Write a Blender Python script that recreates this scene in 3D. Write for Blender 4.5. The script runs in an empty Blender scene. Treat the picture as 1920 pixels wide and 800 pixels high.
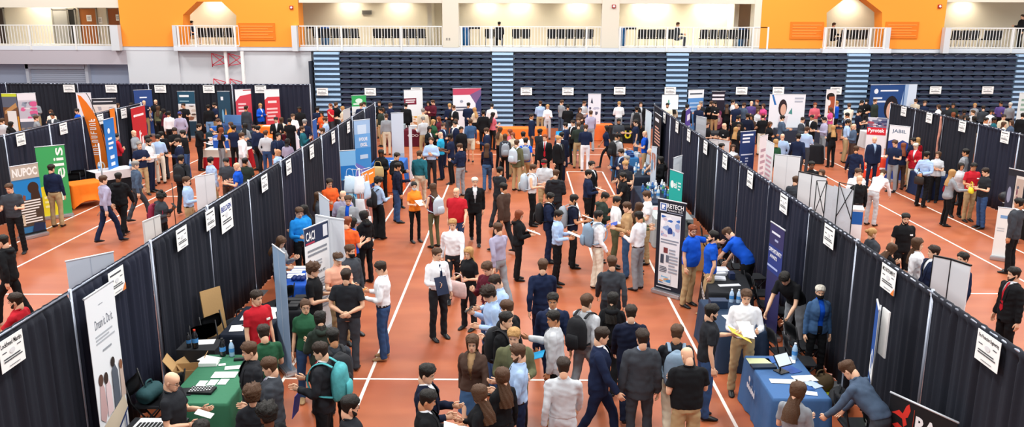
import bpy, bmesh, math, random
import numpy as np
from mathutils import Vector, Matrix, noise
random.seed(7)
PI=math.pi
SC=bpy.context.scene
COL=SC.collection
# ---------------------------------------------------------------- camera
F=1550.0; H=5.8
pit=math.atan((400-25)/F); yaw=math.atan(12/F); roll=math.radians(.17)
fwd=Vector((-math.sin(yaw)*math.cos(pit),math.cos(yaw)*math.cos(pit),-math.sin(pit)))
rgt=Vector((math.cos(yaw),math.sin(yaw),0)); upv=rgt.cross(fwd)
r2=rgt*math.cos(roll)+upv*math.sin(roll); u2=upv*math.cos(roll)-rgt*math.sin(roll)
cam=bpy.data.cameras.new('camera'); cam.sensor_width=36; cam.lens=36*F/1920; cam.clip_end=300
camo=bpy.data.objects.new('camera',cam); COL.objects.link(camo)
M=Matrix.Identity(4)
for i in range(3):
    M[i][0]=r2[i]; M[i][1]=u2[i]; M[i][2]=-fwd[i]
M[0][3]=0;M[1][3]=0;M[2][3]=H
camo.matrix_world=M
SC.camera=camo
def ray(px,py):
    return fwd+r2*((px-960)/F)+u2*((400-py)/F)
def at(px,py,Z=0.0):
    d=ray(px,py); t=(Z-H)/d.z; return Vector((d.x*t,d.y*t,Z))
def aty(px,py,Y):
    d=ray(px,py); t=Y/d.y; return Vector((d.x*t,Y,H+d.z*t))
def proj(p):
    q=Vector(p)-Vector((0,0,H)); z=q.dot(fwd)
    return 960+F*q.dot(r2)/z, 400-F*q.dot(u2)/z
# ---------------------------------------------------------------- materials
def lin(h):
    h=h.lstrip('#'); o=[]
    for i in (0,2,4):
        c=int(h[i:i+2],16)/255; o.append(c/12.92 if c<=.04045 else ((c+.055)/1.055)**2.4)
    return (o[0],o[1],o[2],1)
MC={}
def mat(hexc,rough=.6,bump=0,bscale=60,metal=0,emit=0,vary=0,spec=.3):
    k=(hexc,rough,bump,bscale,metal,emit,vary)
    if k in MC: return MC[k]
    m=bpy.data.materials.new('mat_'+hexc.lstrip('#')); m.use_nodes=True; nt=m.node_tree; b=nt.nodes['Principled BSDF']
    b.inputs['Base Color'].default_value=lin(hexc); b.inputs['Roughness'].default_value=rough; b.inputs['Metallic'].default_value=metal
    b.inputs['Specular IOR Level'].default_value=spec
    if emit:
        b.inputs['Emission Color'].default_value=lin(hexc); b.inputs['Emission Strength'].default_value=emit
    if bump or vary:
        tc=nt.nodes.new('ShaderNodeTexCoord'); nz=nt.nodes.new('ShaderNodeTexNoise'); nz.inputs['Scale'].default_value=bscale; nz.inputs['Detail'].default_value=3
        nt.links.new(tc.outputs['Object'],nz.inputs['Vector'])
        if bump:
            bp=nt.nodes.new('ShaderNodeBump'); bp.inputs['Strength'].default_value=bump; bp.inputs['Distance'].default_value=.02
            nt.links.new(nz.outputs['Fac'],bp.inputs['Height']); nt.links.new(bp.outputs['Normal'],b.inputs['Normal'])
        if vary:
            mx=nt.nodes.new('ShaderNodeMixRGB'); mx.blend_type='MULTIPLY'; mx.inputs[0].default_value=1
            mr=nt.nodes.new('ShaderNodeMapRange'); mr.inputs['To Min'].default_value=1-vary; mr.inputs['To Max'].default_value=1+vary
            nt.links.new(nz.outputs['Fac'],mr.inputs['Value'])
            mx.inputs[1].default_value=lin(hexc); nt.links.new(mr.outputs[0],mx.inputs[2]); nt.links.new(mx.outputs[0],b.inputs['Base Color'])
    MC[k]=m; return m
def cloth(h): return mat(h,.85,.35,9,spec=.15)
def plain(h): return mat(h,.6)
METAL=mat('b9bcc2',.35,metal=.8); DARKM=mat('1c1d20',.45); WHITE=mat('f2f2f0',.5); PAPER=mat('f6f6f4',.7)
# ---------------------------------------------------------------- helpers
def finish(bm,name,mats,parent=None,loc=None,rz=None,smooth=False,link=True):
    me=bpy.data.meshes.new(name); bm.to_mesh(me); bm.free()
    if not isinstance(mats,(list,tuple)): mats=[mats]
    for m in mats: me.materials.append(m)
    if smooth: me.polygons.foreach_set('use_smooth',[True]*len(me.polygons))
    o=bpy.data.objects.new(name,me)
    if link: COL.objects.link(o)
    if parent is not None: o.parent=parent
    if loc is not None: o.location=loc
    if rz is not None: o.rotation_euler=(0,0,rz)
    return o
def empty(name,loc=(0,0,0),rz=0):
    o=bpy.data.objects.new(name,None); COL.objects.link(o); o.location=loc; o.rotation_euler=(0,0,rz); o.empty_display_size=.1; return o
def tag(o,label,cat,group=None,kind=None):
    if label: o['label']=label
    if cat: o['category']=cat
    if group: o['group']=group
    if kind: o['kind']=kind
    return o
def copy_tree(o,parent=None):
    c=o.copy(); COL.objects.link(c)
    if parent is not None: c.parent=parent; c.matrix_parent_inverse=o.matrix_parent_inverse.copy()
    for ch in list(o.children): copy_tree(ch,c)
    return c
def box(bm,x0,y0,z0,x1,y1,z1,mi=0):
    v=[bm.verts.new((x,y,z)) for x in (x0,x1) for y in (y0,y1) for z in (z0,z1)]
    for f in ((0,1,3,2),(4,6,7,5),(0,4,5,1),(2,3,7,6),(0,2,6,4),(1,5,7,3)):
        fc=bm.faces.new([v[i] for i in f]); fc.material_index=mi
def obox(bm,c,half,R,mi=0):
    v=[]
    for x in (-1,1):
        for y in (-1,1):
            for z in (-1,1): v.append(bm.verts.new(c+R@Vector((x*half[0],y*half[1],z*half[2]))))
    for f in ((0,1,3,2),(4,6,7,5),(0,4,5,1),(2,3,7,6),(0,2,6,4),(1,5,7,3)):
        bm.faces.new([v[i] for i in f]).material_index=mi
def frame(d,ref):
    d=d.normalized(); s=ref-d*ref.dot(d)
    if s.length<1e-4: s=Vector((1,0,0))-d*d.x
    s.normalize(); return s,d.cross(s)
def tube(bm,pts,rad,n=8,ref=Vector((1,0,0)),mi=0,sub=1,cap=True,flat=1.0):
    """pts polyline; rad list of r or (rx,ry)"""
    P=[Vector(p) for p in pts]; Rr=[(r,r*flat) if not isinstance(r,(tuple,list)) else r for r in (rad if isinstance(rad,list) else [rad]*len(P))]
    if sub>1 and len(P)>2:
        Q=[];RR=[]
        for i in range(len(P)-1):
            p0=P[max(0,i-1)];p1=P[i];p2=P[i+1];p3=P[min(len(P)-1,i+2)]
            for k in range(sub):
                t=k/sub
                Q.append(.5*((2*p1)+(p2-p0)*t+(2*p0-5*p1+4*p2-p3)*t*t+(3*p1-p0-3*p2+p3)*t**3))
                q=(t*t*(3-2*t)); RR.append((Rr[i][0]*(1-q)+Rr[i+1][0]*q,Rr[i][1]*(1-q)+Rr[i+1][1]*q))
        Q.append(P[-1]);RR.append(Rr[-1]); P=Q;Rr=RR
    rings=[]
    for i,p in enumerate(P):
        d=(P[min(i+1,len(P)-1)]-P[max(i-1,0)])
        s,t=frame(d,ref)
        rings.append([bm.verts.new(p+s*math.cos(a)*Rr[i][0]+t*math.sin(a)*Rr[i][1]) for a in [2*PI*k/n for k in range(n)]])
    for a,b in zip(rings,rings[1:]):
        for k in range(n):
            f=bm.faces.new((a[k],a[(k+1)%n],b[(k+1)%n],b[k])); f.material_index=mi; f.smooth=True
    if cap:
        bm.faces.new(list(reversed(rings[0]))).material_index=mi; bm.faces.new(rings[-1]).material_index=mi
    return rings
def ellips(bm,c,r,R=None,nu=10,nv=7,mi=0):
    c=Vector(c); R=R or Matrix.Identity(3); rows=[]
    for j in range(1,nv):
        th=PI*j/nv
        rows.append([bm.verts.new(c+R@Vector((r[0]*math.sin(th)*math.cos(2*PI*k/nu),r[1]*math.sin(th)*math.sin(2*PI*k/nu),r[2]*math.cos(th)))) for k in range(nu)])
    t=bm.verts.new(c+R@Vector((0,0,r[2]))); b=bm.verts.new(c+R@Vector((0,0,-r[2])))
    for a,q in zip(rows,rows[1:]):
        for k in range(nu):
            f=bm.faces.new((a[k],q[k],q[(k+1)%nu],a[(k+1)%nu])); f.material_index=mi; f.smooth=True
    for k in range(nu):
        f=bm.faces.new((t,rows[0][k],rows[0][(k+1)%nu])); f.material_index=mi; f.smooth=True
        f=bm.faces.new((b,rows[-1][(k+1)%nu],rows[-1][k])); f.material_index=mi; f.smooth=True
def prism(bm,poly,y0,y1,mi=0):
    """poly list of (x,z) extruded from y0 to y1"""
    a=[bm.verts.new((x,y0,z)) for x,z in poly]; b=[bm.verts.new((x,y1,z)) for x,z in poly]; n=len(poly)
    bm.faces.new(a).material_index=mi; bm.faces.new(list(reversed(b))).material_index=mi
    for k in range(n): bm.faces.new((a[(k+1)%n],a[k],b[k],b[(k+1)%n])).material_index=mi
_tx={}
def textgeo(s,bold=0.0):
    k=(s,bold)
    if k in _tx: return _tx[k]
    c=bpy.data.curves.new('t','FONT'); c.body=s; c.size=1; c.offset=bold; c.resolution_u=2
    o=bpy.data.objects.new('t',c); COL.objects.link(o)
    dg=bpy.context.evaluated_depsgraph_get(); me=bpy.data.meshes.new_from_object(o.evaluated_get(dg))
    V=[tuple(v.co) for v in me.vertices]; Fs=[tuple(p.vertices) for p in me.polygons]
    bpy.data.objects.remove(o); bpy.data.curves.remove(c); bpy.data.meshes.remove(me)
    x0=min(v[0] for v in V);x1=max(v[0] for v in V);y0=min(v[1] for v in V);y1=max(v[1] for v in V)
    _tx[k]=(V,Fs,x0,x1,y0,y1); return _tx[k]
for s,b_ in (('Lockheed Martin',.02),('BELDEN',.03),('MKS INSTRUMENTS',.02),('Fire Protection Engineering',.02),('RETECH',.02),('Systems LLC',.01),('CACI',.02),('Dream it. Do it.',0),('FIND YOUR FIT',.02),('esi',.02),('Pyrotek',.03),('JABIL',.01),('NUPOC',.04),('elis',.01),('EVOLVE',.03),('EXCEL',.03),('OPPORTUNITY',.03),('AWAITS',.03),('RA',.04),('TU',.04)): textgeo(s,b_)
def graphic(bm,mats,w,h,items,y0,P=lambda u,v,y:(u,y,v)):
    """flat print layers on a sheet face; u in 0..w from -w/2, v in 0..h (normalised 0-1). front is -y"""
    def mi(c):
        m=c if not isinstance(c,str) else plain(c)
        if m not in mats: mats.append(m)
        return mats.index(m)
    y=y0
    for it in items:
        y-=.0012
        k=it[0]
        def pt(u,v): return bm.verts.new(P((u-.5)*w,v*h,y))
        if k=='r':
            _,u0,v0,u1,v1,c=it; bm.faces.new([pt(u0,v0),pt(u1,v0),pt(u1,v1),pt(u0,v1)]).material_index=mi(c)
        elif k=='p':
            bm.faces.new([pt(u,v) for u,v in it[1]]).material_index=mi(it[2])
        elif k=='e':
            _,cu,cv,ru,rv,c=it; bm.faces.new([pt(cu+ru*math.cos(2*PI*q/16),cv+rv*math.sin(2*PI*q/16)) for q in range(16)]).material_index=mi(c)
        elif k=='l':
            _,u0,v0,u1,v1,n,c=it[:7]; m=mi(c); rr=random.Random(int(u0*100+v0*977+n))
            for q in range(n):
                vv=v1-(q+.5)*(v1-v0)/n; th=(v1-v0)/n*.25; e=u1-(u1-u0)*rr.choice([0,0,.1,.3])
                bm.faces.new([pt(u0,vv-th),pt(e,vv-th),pt(e,vv+th),pt(u0,vv+th)]).material_index=m
        elif k=='t':   # text: ('t',str,bold,u0,v0,u1,v1,col[,rot90])
            _,s,bo,u0,v0,u1,v1,c=it[:8]; V,Fs,x0,x1,yy0,yy1=textgeo(s,bo); m=mi(c); rot=len(it)>8
            vs=[]
            for a in V:
                p=(a[0]-x0)/(x1-x0); q=(a[1]-yy0)/(yy1-yy0)
                if rot: p,q=1-q,p
                vs.append(pt(u0+(u1-u0)*p,v0+(v1-v0)*q))
            for f in Fs:
                try: bm.faces.new([vs[i] for i in f]).material_index=m
                except ValueError: pass
        elif k=='photo': # mottled print: patches
            _,u0,v0,u1,v1,cols,n,sd=it; rr=random.Random(sd); bm.faces.new([pt(u0,v0),pt(u1,v0),pt(u1,v1),pt(u0,v1)]).material_index=mi(cols[0])
            y-=.0008
            for q in range(n):
                cu=rr.uniform(u0,u1);cv=rr.uniform(v0,v1);ru=rr.uniform(.08,.3)*(u1-u0);rv=rr.uniform(.05,.2)*(v1-v0); y-=.00008
                m=mi(rr.choice(cols[1:])); pts=[]
                for a in range(9):
                    aa=2*PI*a/9; r_=rr.uniform(.6,1.1)
                    pts.append((min(u1,max(u0,cu+ru*r_*math.cos(aa))),min(v1,max(v0,cv+rv*r_*math.sin(aa)))))
                try: bm.faces.new([pt(*p) for p in pts]).material_index=m
                except ValueError: pass
# ---------------------------------------------------------------- people
SKIN={'1':'e8b898','2':'c98f68','3':'6e4630'}
HAIRC={'k':'17130f','d':'2a1c12','b':'4d3320','o':'b58a55','r':'7e3f22','g':'8a8580','w':'cfc9bd'}
CL={'navy':'1b2540','black':'17181b','white':'eef0f4','lblue':'a9c3e6','grey':'8d9197','dgrey':'3c4047','red':'b61f2c','maroon':'591c2b','orange':'f08a2c','rorange':'e8622c','teal':'1f5e6b','aqua':'28a3cf','green':'27543a','blue':'1452c4','sky':'2187d8','purple':'5b4a86','lilac':'a7a2bb','pink':'cf4f86','rose':'cf6472','beige':'cbbfa9','cream':'e6dfcd','olive':'5f6147','dgreen':'2c3630','brown':'4a3830','tan':'b08d66','khaki':'b39b74','peach':'e9ac93','denim':'3c5a80','jeans':'36507a','ljeans':'6f93bd','charcoal':'25272c','silver':'b8bcc4','dnavy':'161c30','lgrey':'c3c6cb','slate':'4a5a70'}
CN={'lblue':'light blue','dgrey':'dark grey','rorange':'red-orange','aqua':'bright aqua','blue':'royal blue','sky':'bright blue','rose':'rose red','dgreen':'dark green','ljeans':'pale denim','jeans':'blue jeans','dnavy':'dark navy','lgrey':'pale grey','slate':'slate blue'}
LODV=(.0125,.017,.024)
def smooth01(t): t=max(0,min(1,t)); return t*t*(3-2*t)
def bend(p,lean):
    if not lean: return Vector(p)
    a=lean*smooth01((p[2]-.86)/.34); y=p[1]; z=p[2]-.93
    return Vector((p[0],y*math.cos(a)-z*math.sin(a),.93+y*math.sin(a)+z*math.cos(a)))
TORSO={'m':[(.84,.135,.095,.0),(.92,.168,.118,.005),(1.02,.155,.11,0),(1.12,.15,.108,-.003),(1.22,.165,.118,-.005),(1.30,.176,.125,-.003),(1.37,.170,.112,.003),(1.425,.125,.086,.012),(1.462,.09,.072,.015),(1.485,.066,.064,.016)],
 'f':[(.84,.14,.10,.0),(.92,.175,.125,.008),(1.02,.145,.105,0),(1.10,.125,.095,-.003),(1.2,.14,.115,-.012),(1.27,.152,.135,-.022),(1.35,.150,.108,.0),(1.41,.105,.078,.012),(1.465,.062,.06,.015)],
 'h':[(.84,.16,.12,.0),(.92,.20,.15,-.01),(1.02,.20,.165,-.03),(1.12,.20,.165,-.03),(1.22,.20,.15,-.02),(1.31,.205,.14,-.01),(1.38,.20,.12,.003),(1.435,.15,.09,.012),(1.475,.08,.07,.015)]}
SHX={'m':.174,'f':.150,'h':.192}
# pose: (L upper, L fore, R upper, R fore, legs, head pitch, head yaw, lean); x positive = outward
def D(x,y,z): return (x,y,z)
POSES={
'st':(D(.16,.02,-1),D(.06,-.16,-1),D(.16,.02,-1),D(.06,-.2,-1),'st',4,0,0),
'fc':(D(.22,-.12,-1),D(-.3,-.95,.12),D(.22,-.12,-1),D(-.3,-.95,.12),'st',14,0,0),
'f1':(D(.2,-.1,-1),D(-.25,-1,.1),D(.16,.04,-1),D(.06,-.2,-1),'st',6,10,0),
'ax':(D(.3,-.2,-1),D(-1,-.42,.12),D(.3,-.2,-1),D(-1,-.5,.28),'st',2,0,0),
'bh':(D(.3,.22,-1),D(-.75,.4,-.42),D(.3,.22,-1),D(-.75,.45,-.3),'st',2,0,0),
'ph':(D(.18,-.2,-1),D(-.4,-.9,.55),D(.16,.0,-1),D(-.2,-.8,.1),'st',26,0,.05),
'tk':(D(.2,-.2,-1),D(-.1,-.8,.7),D(.16,.04,-1),D(.02,-.5,-.8),'st',0,0,0),
'pk':(D(.3,.14,-1),D(-.25,-.3,-1),D(.3,.14,-1),D(-.25,-.3,-1),'st',0,0,0),
'wk':(D(.14,-.4,-1),D(.0,-.6,-.9),D(.14,.4,-1),D(.05,.0,-1),'wk',4,0,.04),
'ln':(D(.1,-.5,-1),D(-.1,-.7,-.9),D(.1,-.4,-1),D(-.1,-.6,-.9),'st',18,0,.75),
'rc':(D(.25,-.5,-.8),D(.05,-1,.0),D(.16,.04,-1),D(.04,-.2,-1),'st',4,20,.08),
'sh':(D(.9,-.5,-.25),D(.75,-.6,-.05),D(.14,.04,-1),D(.02,-.15,-1),'st',12,-35,.06),
'si':(D(.18,-.3,-1),D(-.2,-.95,-.1),D(.18,-.3,-1),D(-.2,-.95,-.1),'si',10,0,.05),
'hc':(D(.3,-.55,-.75),D(-.55,-.4,.75),D(.2,-.1,-1),D(-.5,-.8,-.1),'st',10,0,0),
}
HEADP=[(0,.0,-.060,-.02),(.006,.026,-.078,-.006),(.02,.043,-.088,.01),(.038,.054,-.090,.035),(.06,.061,-.089,.062),(.085,.066,-.088,.080),(.105,.069,-.087,.088),(.122,.071,-.084,.093),(.14,.073,-.088,.096),(.16,.0745,-.090,.097),(.18,.0735,-.085,.095),(.2,.067,-.072,.085),(.217,.054,-.052,.068),(.229,.034,-.028,.044),(.235,.0,.005,.015)]
def hp(z):
    for a,b in zip(HEADP,HEADP[1:]):
        if z<=b[0]:
            t=(z-a[0])/(b[0]-a[0]); return [a[i]*(1-t)+b[i]*t for i in (1,2,3)]
    return HEADP[-1][1:]
def headpt(z,th,off=0.0):
    """th=0 front (-y), grows to +x"""
    w,f,b=hp(z); cy=(f+b)/2; ry=(b-f)/2; c=math.cos(th); s=math.sin(th)
    k=(abs(s)**2.3+abs(c)**2.3)**(-1/2.3)
    x=(w+off)*s*k; y=cy-(ry+off)*c*k
    if c>0:
        g=math.exp(-(x/.011)**2)
        if .07<z<.135: y-=g*(.027*(1-abs(z-.088)/.05) if z>=.088 else .027*max(0,1-(.088-z)/.016))
        y+=.009*math.exp(-((abs(x)-.031)/.014)**2-((z-.122)/.011)**2)
        y-=.005*math.exp(-(x/.022)**2-((z-.052)/.009)**2)
        y-=.004*math.exp(-((z-.14)/.008)**2)*math.exp(-(x/.05)**2)
    return Vector((x,y,z))
def add_head(bm,X,lod,sex):
    nz,nt=((30,36),(22,24),(14,16))[lod]
    zs=[.235*(1-math.cos(PI*(j+.0)/nz))/2 for j in range(1,nz)]
    rows=[[bm.verts.new(X@headpt(z,2*PI*k/nt)) for k in range(nt)] for z in zs]
    t=bm.verts.new(X@Vector((0,.01,.235))); b=bm.verts.new(X@Vector((0,-.035,.0)))
    for a,q,za in zip(rows,rows[1:],zs):
        for k in range(nt):
            f=bm.faces.new((a[k],a[(k+1)%nt],q[(k+1)%nt],q[k])); f.smooth=True
            th=2*PI*(k+.5)/nt; x=math.sin(th)*.06
            if .042<za+.004<.062 and math.cos(th)>0 and abs(x)<.024: f.material_index=1
    for k in range(nt):
        bm.faces.new((t,rows[-1][k],rows[-1][(k+1)%nt])).smooth=True; bm.faces.new((b,rows[0][(k+1)%nt],rows[0][k])).smooth=True
    R=X.to_3x3()
    for s in (-1,1):
        ellips(bm,X@Vector((s*.073,.008,.108)),(.008,.017,.030),R,8,6)
        if lod<2:
            ellips(bm,X@Vector((s*.031,-.0735,.122)),(.014,.008,.0075),R,8,6,2)
            ellips(bm,X@Vector((s*.031,-.0795,.122)),(.0062,.004,.0065),R,8,6,3)
            tube(bm,[X@Vector((s*.014,-.0905,.139)),X@Vector((s*.032,-.0915,.1435)),X@Vector((s*.05,-.079,.139))],[.0035,.004,.002],5,mi=4)
        else:
            ellips(bm,X@Vector((s*.031,-.079,.124)),(.012,.008,.007),R,6,4,3)
    # neck
def limb_pts(S,u,f,mir,LU=.285,LF=.255,lean=0):
    u=Vector((u[0]*mir,u[1],u[2])).normalized(); f=Vector((f[0]*mir,f[1],f[2])).normalized()
    E=S+u*LU; W=E+f*LF
    return E,W,u,f
def add_hand(bm,W,f,mir,lod,curl):
    ref=Vector((0,-1,.0)) if abs(f.z)>.75 else Vector((-.3*mir,0,1))
    s,n=frame(f,ref)                       # s across knuckles, toward the thumb
    n=f.cross(s)*(-mir)                    # palm normal
    if abs(f.z)>.75: n=Vector((-mir,0,0))-f*(f.x*-mir); n.normalize()
    pl=.085
    n1=(6,5,4)[lod]
    tube(bm,[W-f*.02,W+f*.02,W+f*.06,W+f*(pl+.004)],[(.026,.019),(.034,.018),(.041,.016),(.038,.013)],(10,8,6)[lod],s)
    L=(.072,.08,.074,.058)
    for i in range(4):
        o=(.030-.0195*i); p=W+f*(pl-.012+(-.006 if i==3 else 0))+s*o; d=f.copy(); pts=[p]; 
        for k in range(3):
            a=curl*(.6+.25*k+.06*i); d=(d*math.cos(a)+n*math.sin(a)).normalized(); p=p+d*L[i]*(.45,.32,.27)[k]; pts.append(p)
        tube(bm,pts,[.0095,.009,.008,.0062],n1,s)
    p=W+f*.02+s*.028; d=(f*.75+s*.6+n*.35).normalized(); pts=[p,p+d*.034]; d2=(f*.9+s*.1+n*.4).normalized(); pts+=[pts[-1]+d2*.028,pts[-1]+d2*.05]
    tube(bm,pts,[.012,.011,.0095,.007],n1,s)
def rig(pose,sex,seed):
    p=POSES[pose]; rr=random.Random(seed*77+3)
    j=lambda v,a=.07:(v[0]+rr.uniform(-a,a),v[1]+rr.uniform(-a,a),v[2]+rr.uniform(-a,a))
    swap=seed%2; A=p[0:2];B=p[2:4]
    if swap: A,B=B,A
    if not seed: jj=lambda v:v
    else: jj=j
    lean=p[7]; sx=SHX[sex]; R={}
    zS=1.392 if sex!='f' else 1.372
    R['S']=[bend((m*sx,.01,zS),lean) for m in (-1,1)]
    R['arm']=[]
    for m,(u,f) in zip((-1,1),(A,B)):
        S=R['S'][0 if m<0 else 1]; R['arm'].append((S,)+limb_pts(S,jj(u),jj(f),m))
    hipz=.90; dz=0
    Lg=[]
    for m in (-1,1):
        hx=m*.088; 
        if p[4]=='st':
            sp=rr.uniform(.09,.13); fy=rr.uniform(-.05,.05)*(1 if m>0 else -1)
            hipp=Vector((hx,0,hipz)); an=Vector((m*sp,fy+.02,.085)); kn=(hipp+an)/2+Vector((m*.008,-.025,.02))
        elif p[4]=='wk':
            fw=-.27 if (m>0)^bool(swap) else .27
            hipp=Vector((hx,0,hipz)); an=Vector((m*.08,fw,.10 if fw<0 else .14)); kn=(hipp+an)/2+Vector((0,-.055,.02))
        else:
            hipp=Vector((hx,0,.90)); kn=hipp+Vector((m*.05,-.42,.02)); an=kn+Vector((0,.02,-.43))
        Lg.append((hipp,kn,an))
    R['leg']=Lg; R['lean']=lean
    hy=p[6]+(rr.uniform(-18,18) if seed else 0); hpit=p[5]+(rr.uniform(-4,6) if seed else 0)
    base=bend((0,.02,1.492 if sex!='f' else 1.478),lean)
    X=Matrix.Translation(base)@Matrix.Rotation(math.radians(hy),4,'Z')@Matrix.Rotation(math.radians(hpit)+lean*.75,4,'X')@Matrix.Scale(.94,4)
    R['X']=X; R['sit']=-.44 if p[4]=='si' else 0; R['curl']=.35 if pose in('st','wk','pk','bh') else .5
    return R
TMP=[]  # (key, bm, voxel, post)
PM={}
def torso_tube(bm,sex,lean,off,z0,z1,n):
    T=TORSO[sex]; pts=[];rad=[]
    zs=[z0]+[t[0] for t in T if z0+.02<t[0]<z1-.015]+[z1]
    for z in zs:
        for a,b in zip(T,T[1:]):
            if z<=b[0] or b is T[-1]:
                t=max(-.6,min(1,(z-a[0])/(b[0]-a[0]))); rx,ry,cy=[a[i]*(1-t)+b[i]*t for i in (1,2,3)]; break
        pts.append(bend((0,cy,z),lean)); rad.append((rx+off,ry+off))
    tube(bm,pts,rad,n,Vector((1,0,0)),sub=2)
def build_part(kind,pose,sex,seed,lod):
    """kind: body, T,S,J,H,V,D shirts ; P,L,K,G,W bottoms; shoes"""
    R=rig(pose,sex,seed); bm=bmesh.new(); n=(16,12,10)[lod]; vox=LODV[lod]; lean=R['lean']; hv=1.15 if sex=='h' else 1.0; fm=.86 if sex=='f' else 1.0
    ref=Vector((1,0,0))
    if kind=='body':
        torso_tube(bm,sex,lean,-.02,.85,1.45,n)
        for hipp,kn,an in R['leg']:
            tube(bm,[hipp+Vector((0,0,.03)),(hipp+kn)/2,kn,(kn*.6+an*.4)+Vector((0,.012,0)),an,an-Vector((0,0,.04))],[.066,.058*hv,.036,.038,.028,.027],n,ref,sub=2)
            tube(bm,[an+Vector((0,.03,-.045)),an+Vector((0,-.05,-.05)),an+Vector((0,-.13,-.06))],[(.028,.025),(.034,.024),(.03,.014)],n,ref,sub=2)
        for S,E,W,u,f in R['arm']:
            tube(bm,[S,(S*.6+E*.4),E,(E*.65+W*.35),W],[.042*fm,.042*fm*hv,.034*fm,.036*fm*hv,.023*fm],n,ref,sub=3)
        X=R['X']
        tube(bm,[bend((0,.018,1.40),lean),bend((0,.02,1.46),lean),X@Vector((0,.03,.02)),X@Vector((0,.03,.09))],[(.07,.058),(.054*fm,.055*fm),(.052*fm,.056*fm),(.046,.055)],n,ref,sub=3)
        def post(b2,R=R,lod=lod,sex=sex):
            add_head(b2,R['X'],lod,sex)
            for m,(S,E,W,u,f) in zip((-1,1),R['arm']): add_hand(b2,W,f,m,lod,R['curl'])
        return bm,vox,post
    if kind[0] in 'TSJHVDWU' and kind not in('WP',):
        k=kind[0]; fat={'T':.012,'S':.009,'J':.022,'H':.026,'V':.004,'D':.006,'W':.02,'U':-.006}[k]
        z0={'T':.90,'S':.97,'J':.80,'H':.88,'V':.93,'D':.72,'W':.84,'U':.95}[k]
        if kind=='Su': z0=.88
        torso_tube(bm,sex,lean,fat,z0,1.452,n+4)
        if k in 'JD':
            # hip flare
            pts=[bend((0,.0,z),lean) for z in (z0-.0,.9,1.0)]; tube(bm,pts,[(.178 if k=='J' else .17,.135),(.182,.135),(.165,.125)],n+4,ref,sub=2)
        collar={'T':1.478,'S':1.492,'J':1.478,'H':1.485,'V':1.45,'D':1.455,'W':1.47,'U':1.496}[k]
        tube(bm,[bend((0,.014,1.42),lean),bend((0,.018,1.45),lean),bend((0,.02,collar),lean)],[(.11,.085),(.082*fm+fat*.4,.074*fm+fat*.4),(.064*fm+fat*.4,.066*fm+fat*.4)] if k!='U' else [(.075,.07),(.066*fm,.066*fm),(.062*fm,.064*fm)],n,ref)
        for S,E,W,u,f in R['arm']:
            a=fat+.004; Sin=S-Vector((S.x*.35,0,-.012))
            if k=='V' or k=='U': continue
            if k=='T' or k=='D': tube(bm,[Sin,S+Vector((0,0,.004)),S*.75+E*.25,S*.32+E*.68],[.05,.052*fm+a*.35,.054*fm*hv,.058*fm*hv],n,ref,sub=3)
            else: tube(bm,[Sin,S+Vector((0,0,.0)),S*.6+E*.4,E,E*.6+W*.4,W+f*.005],[.05,.052*fm+a*.35,.046*fm*hv+a*.75,.040*fm+a*.7,.038*fm+a*.7,.029*fm+a*.6],n,ref,sub=3)
        if k=='H': tube(bm,[bend((-.09,.07,1.46),lean),bend((-.05,.12,1.42),lean),bend((.05,.12,1.42),lean),bend((.09,.07,1.46),lean)],[.03,.045,.045,.03],8,Vector((0,0,1)),sub=3)
        if k=='J': pass
        def post(b2,k=k,lean=lean,kind=kind,lod=lod,fm=fm):
            if k in 'JWD' and k!='D':
                zb=1.10 if k=='J' else .7
                dead=[]
                for f in b2.faces:
                    c=f.calc_center_median()
                    a=lean; y=c.y; z=c.z-.93   # inverse bend approx
                    yy=y*math.cos(a)+z*math.sin(a) if a else y; zz=(-y*math.sin(a)+z*math.cos(a)+.93) if a else c.z
                    lim=(.055*(zz-zb)/(1.44-zb) if zz>zb else 0) if k=='J' else .045
                    if k=='J' and .84>zz: lim=.035*(.9-zz)/.1
                    if yy<-.03 and abs(c.x)<lim and f.normal.y<.3 and zz<1.5: dead.append(f)
                if k=='J' and not lean:
                    from mathutils.bvhtree import BVHTree
                    bv=BVHTree.FromBMesh(b2); NL=8
                    for sd in(-1,1):
                        ra=[];rb=[]
                        for q in range(NL+1):
                            t=q/NL; zz=1.105+(1.452-1.105)*t; lim=.055*(zz-zb)/(1.44-zb); wd=.052*math.sin(PI*min(1,.08+.8*t))**.7+.004
                            for lst,xx,of in((ra,lim-.006,.006),(rb,lim+wd,.009)):
                                h=bv.ray_cast(Vector((sd*xx,-.6,zz)),Vector((0,1,0)))[0]; lst.append(b2.verts.new((sd*xx,(h.y if h else -.05)-of,zz)))
                        for q in range(NL): b2.faces.new((ra[q],ra[q+1],rb[q+1],rb[q]))
                bmesh.ops.delete(b2,geom=dead,context='FACES')
            if k in 'TS' and lod<2:
                for sd in(-1,1):
                    pts=[bend((sd*.064*math.sin(a)*fm,.02-.066*math.cos(a)*fm-(.012 if a<.5 else 0),1.448+.040*smooth01(a/2.2)),lean) for a in(.12,.5,1.0,1.6,2.3,3.14)]
                    tube(b2,pts,[(.008,.016),(.008,.017),(.008,.016),(.008,.014),(.008,.014),(.008,.014)],6,Vector((sd,-.2,0)),sub=2)
        return bm,vox,post
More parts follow.
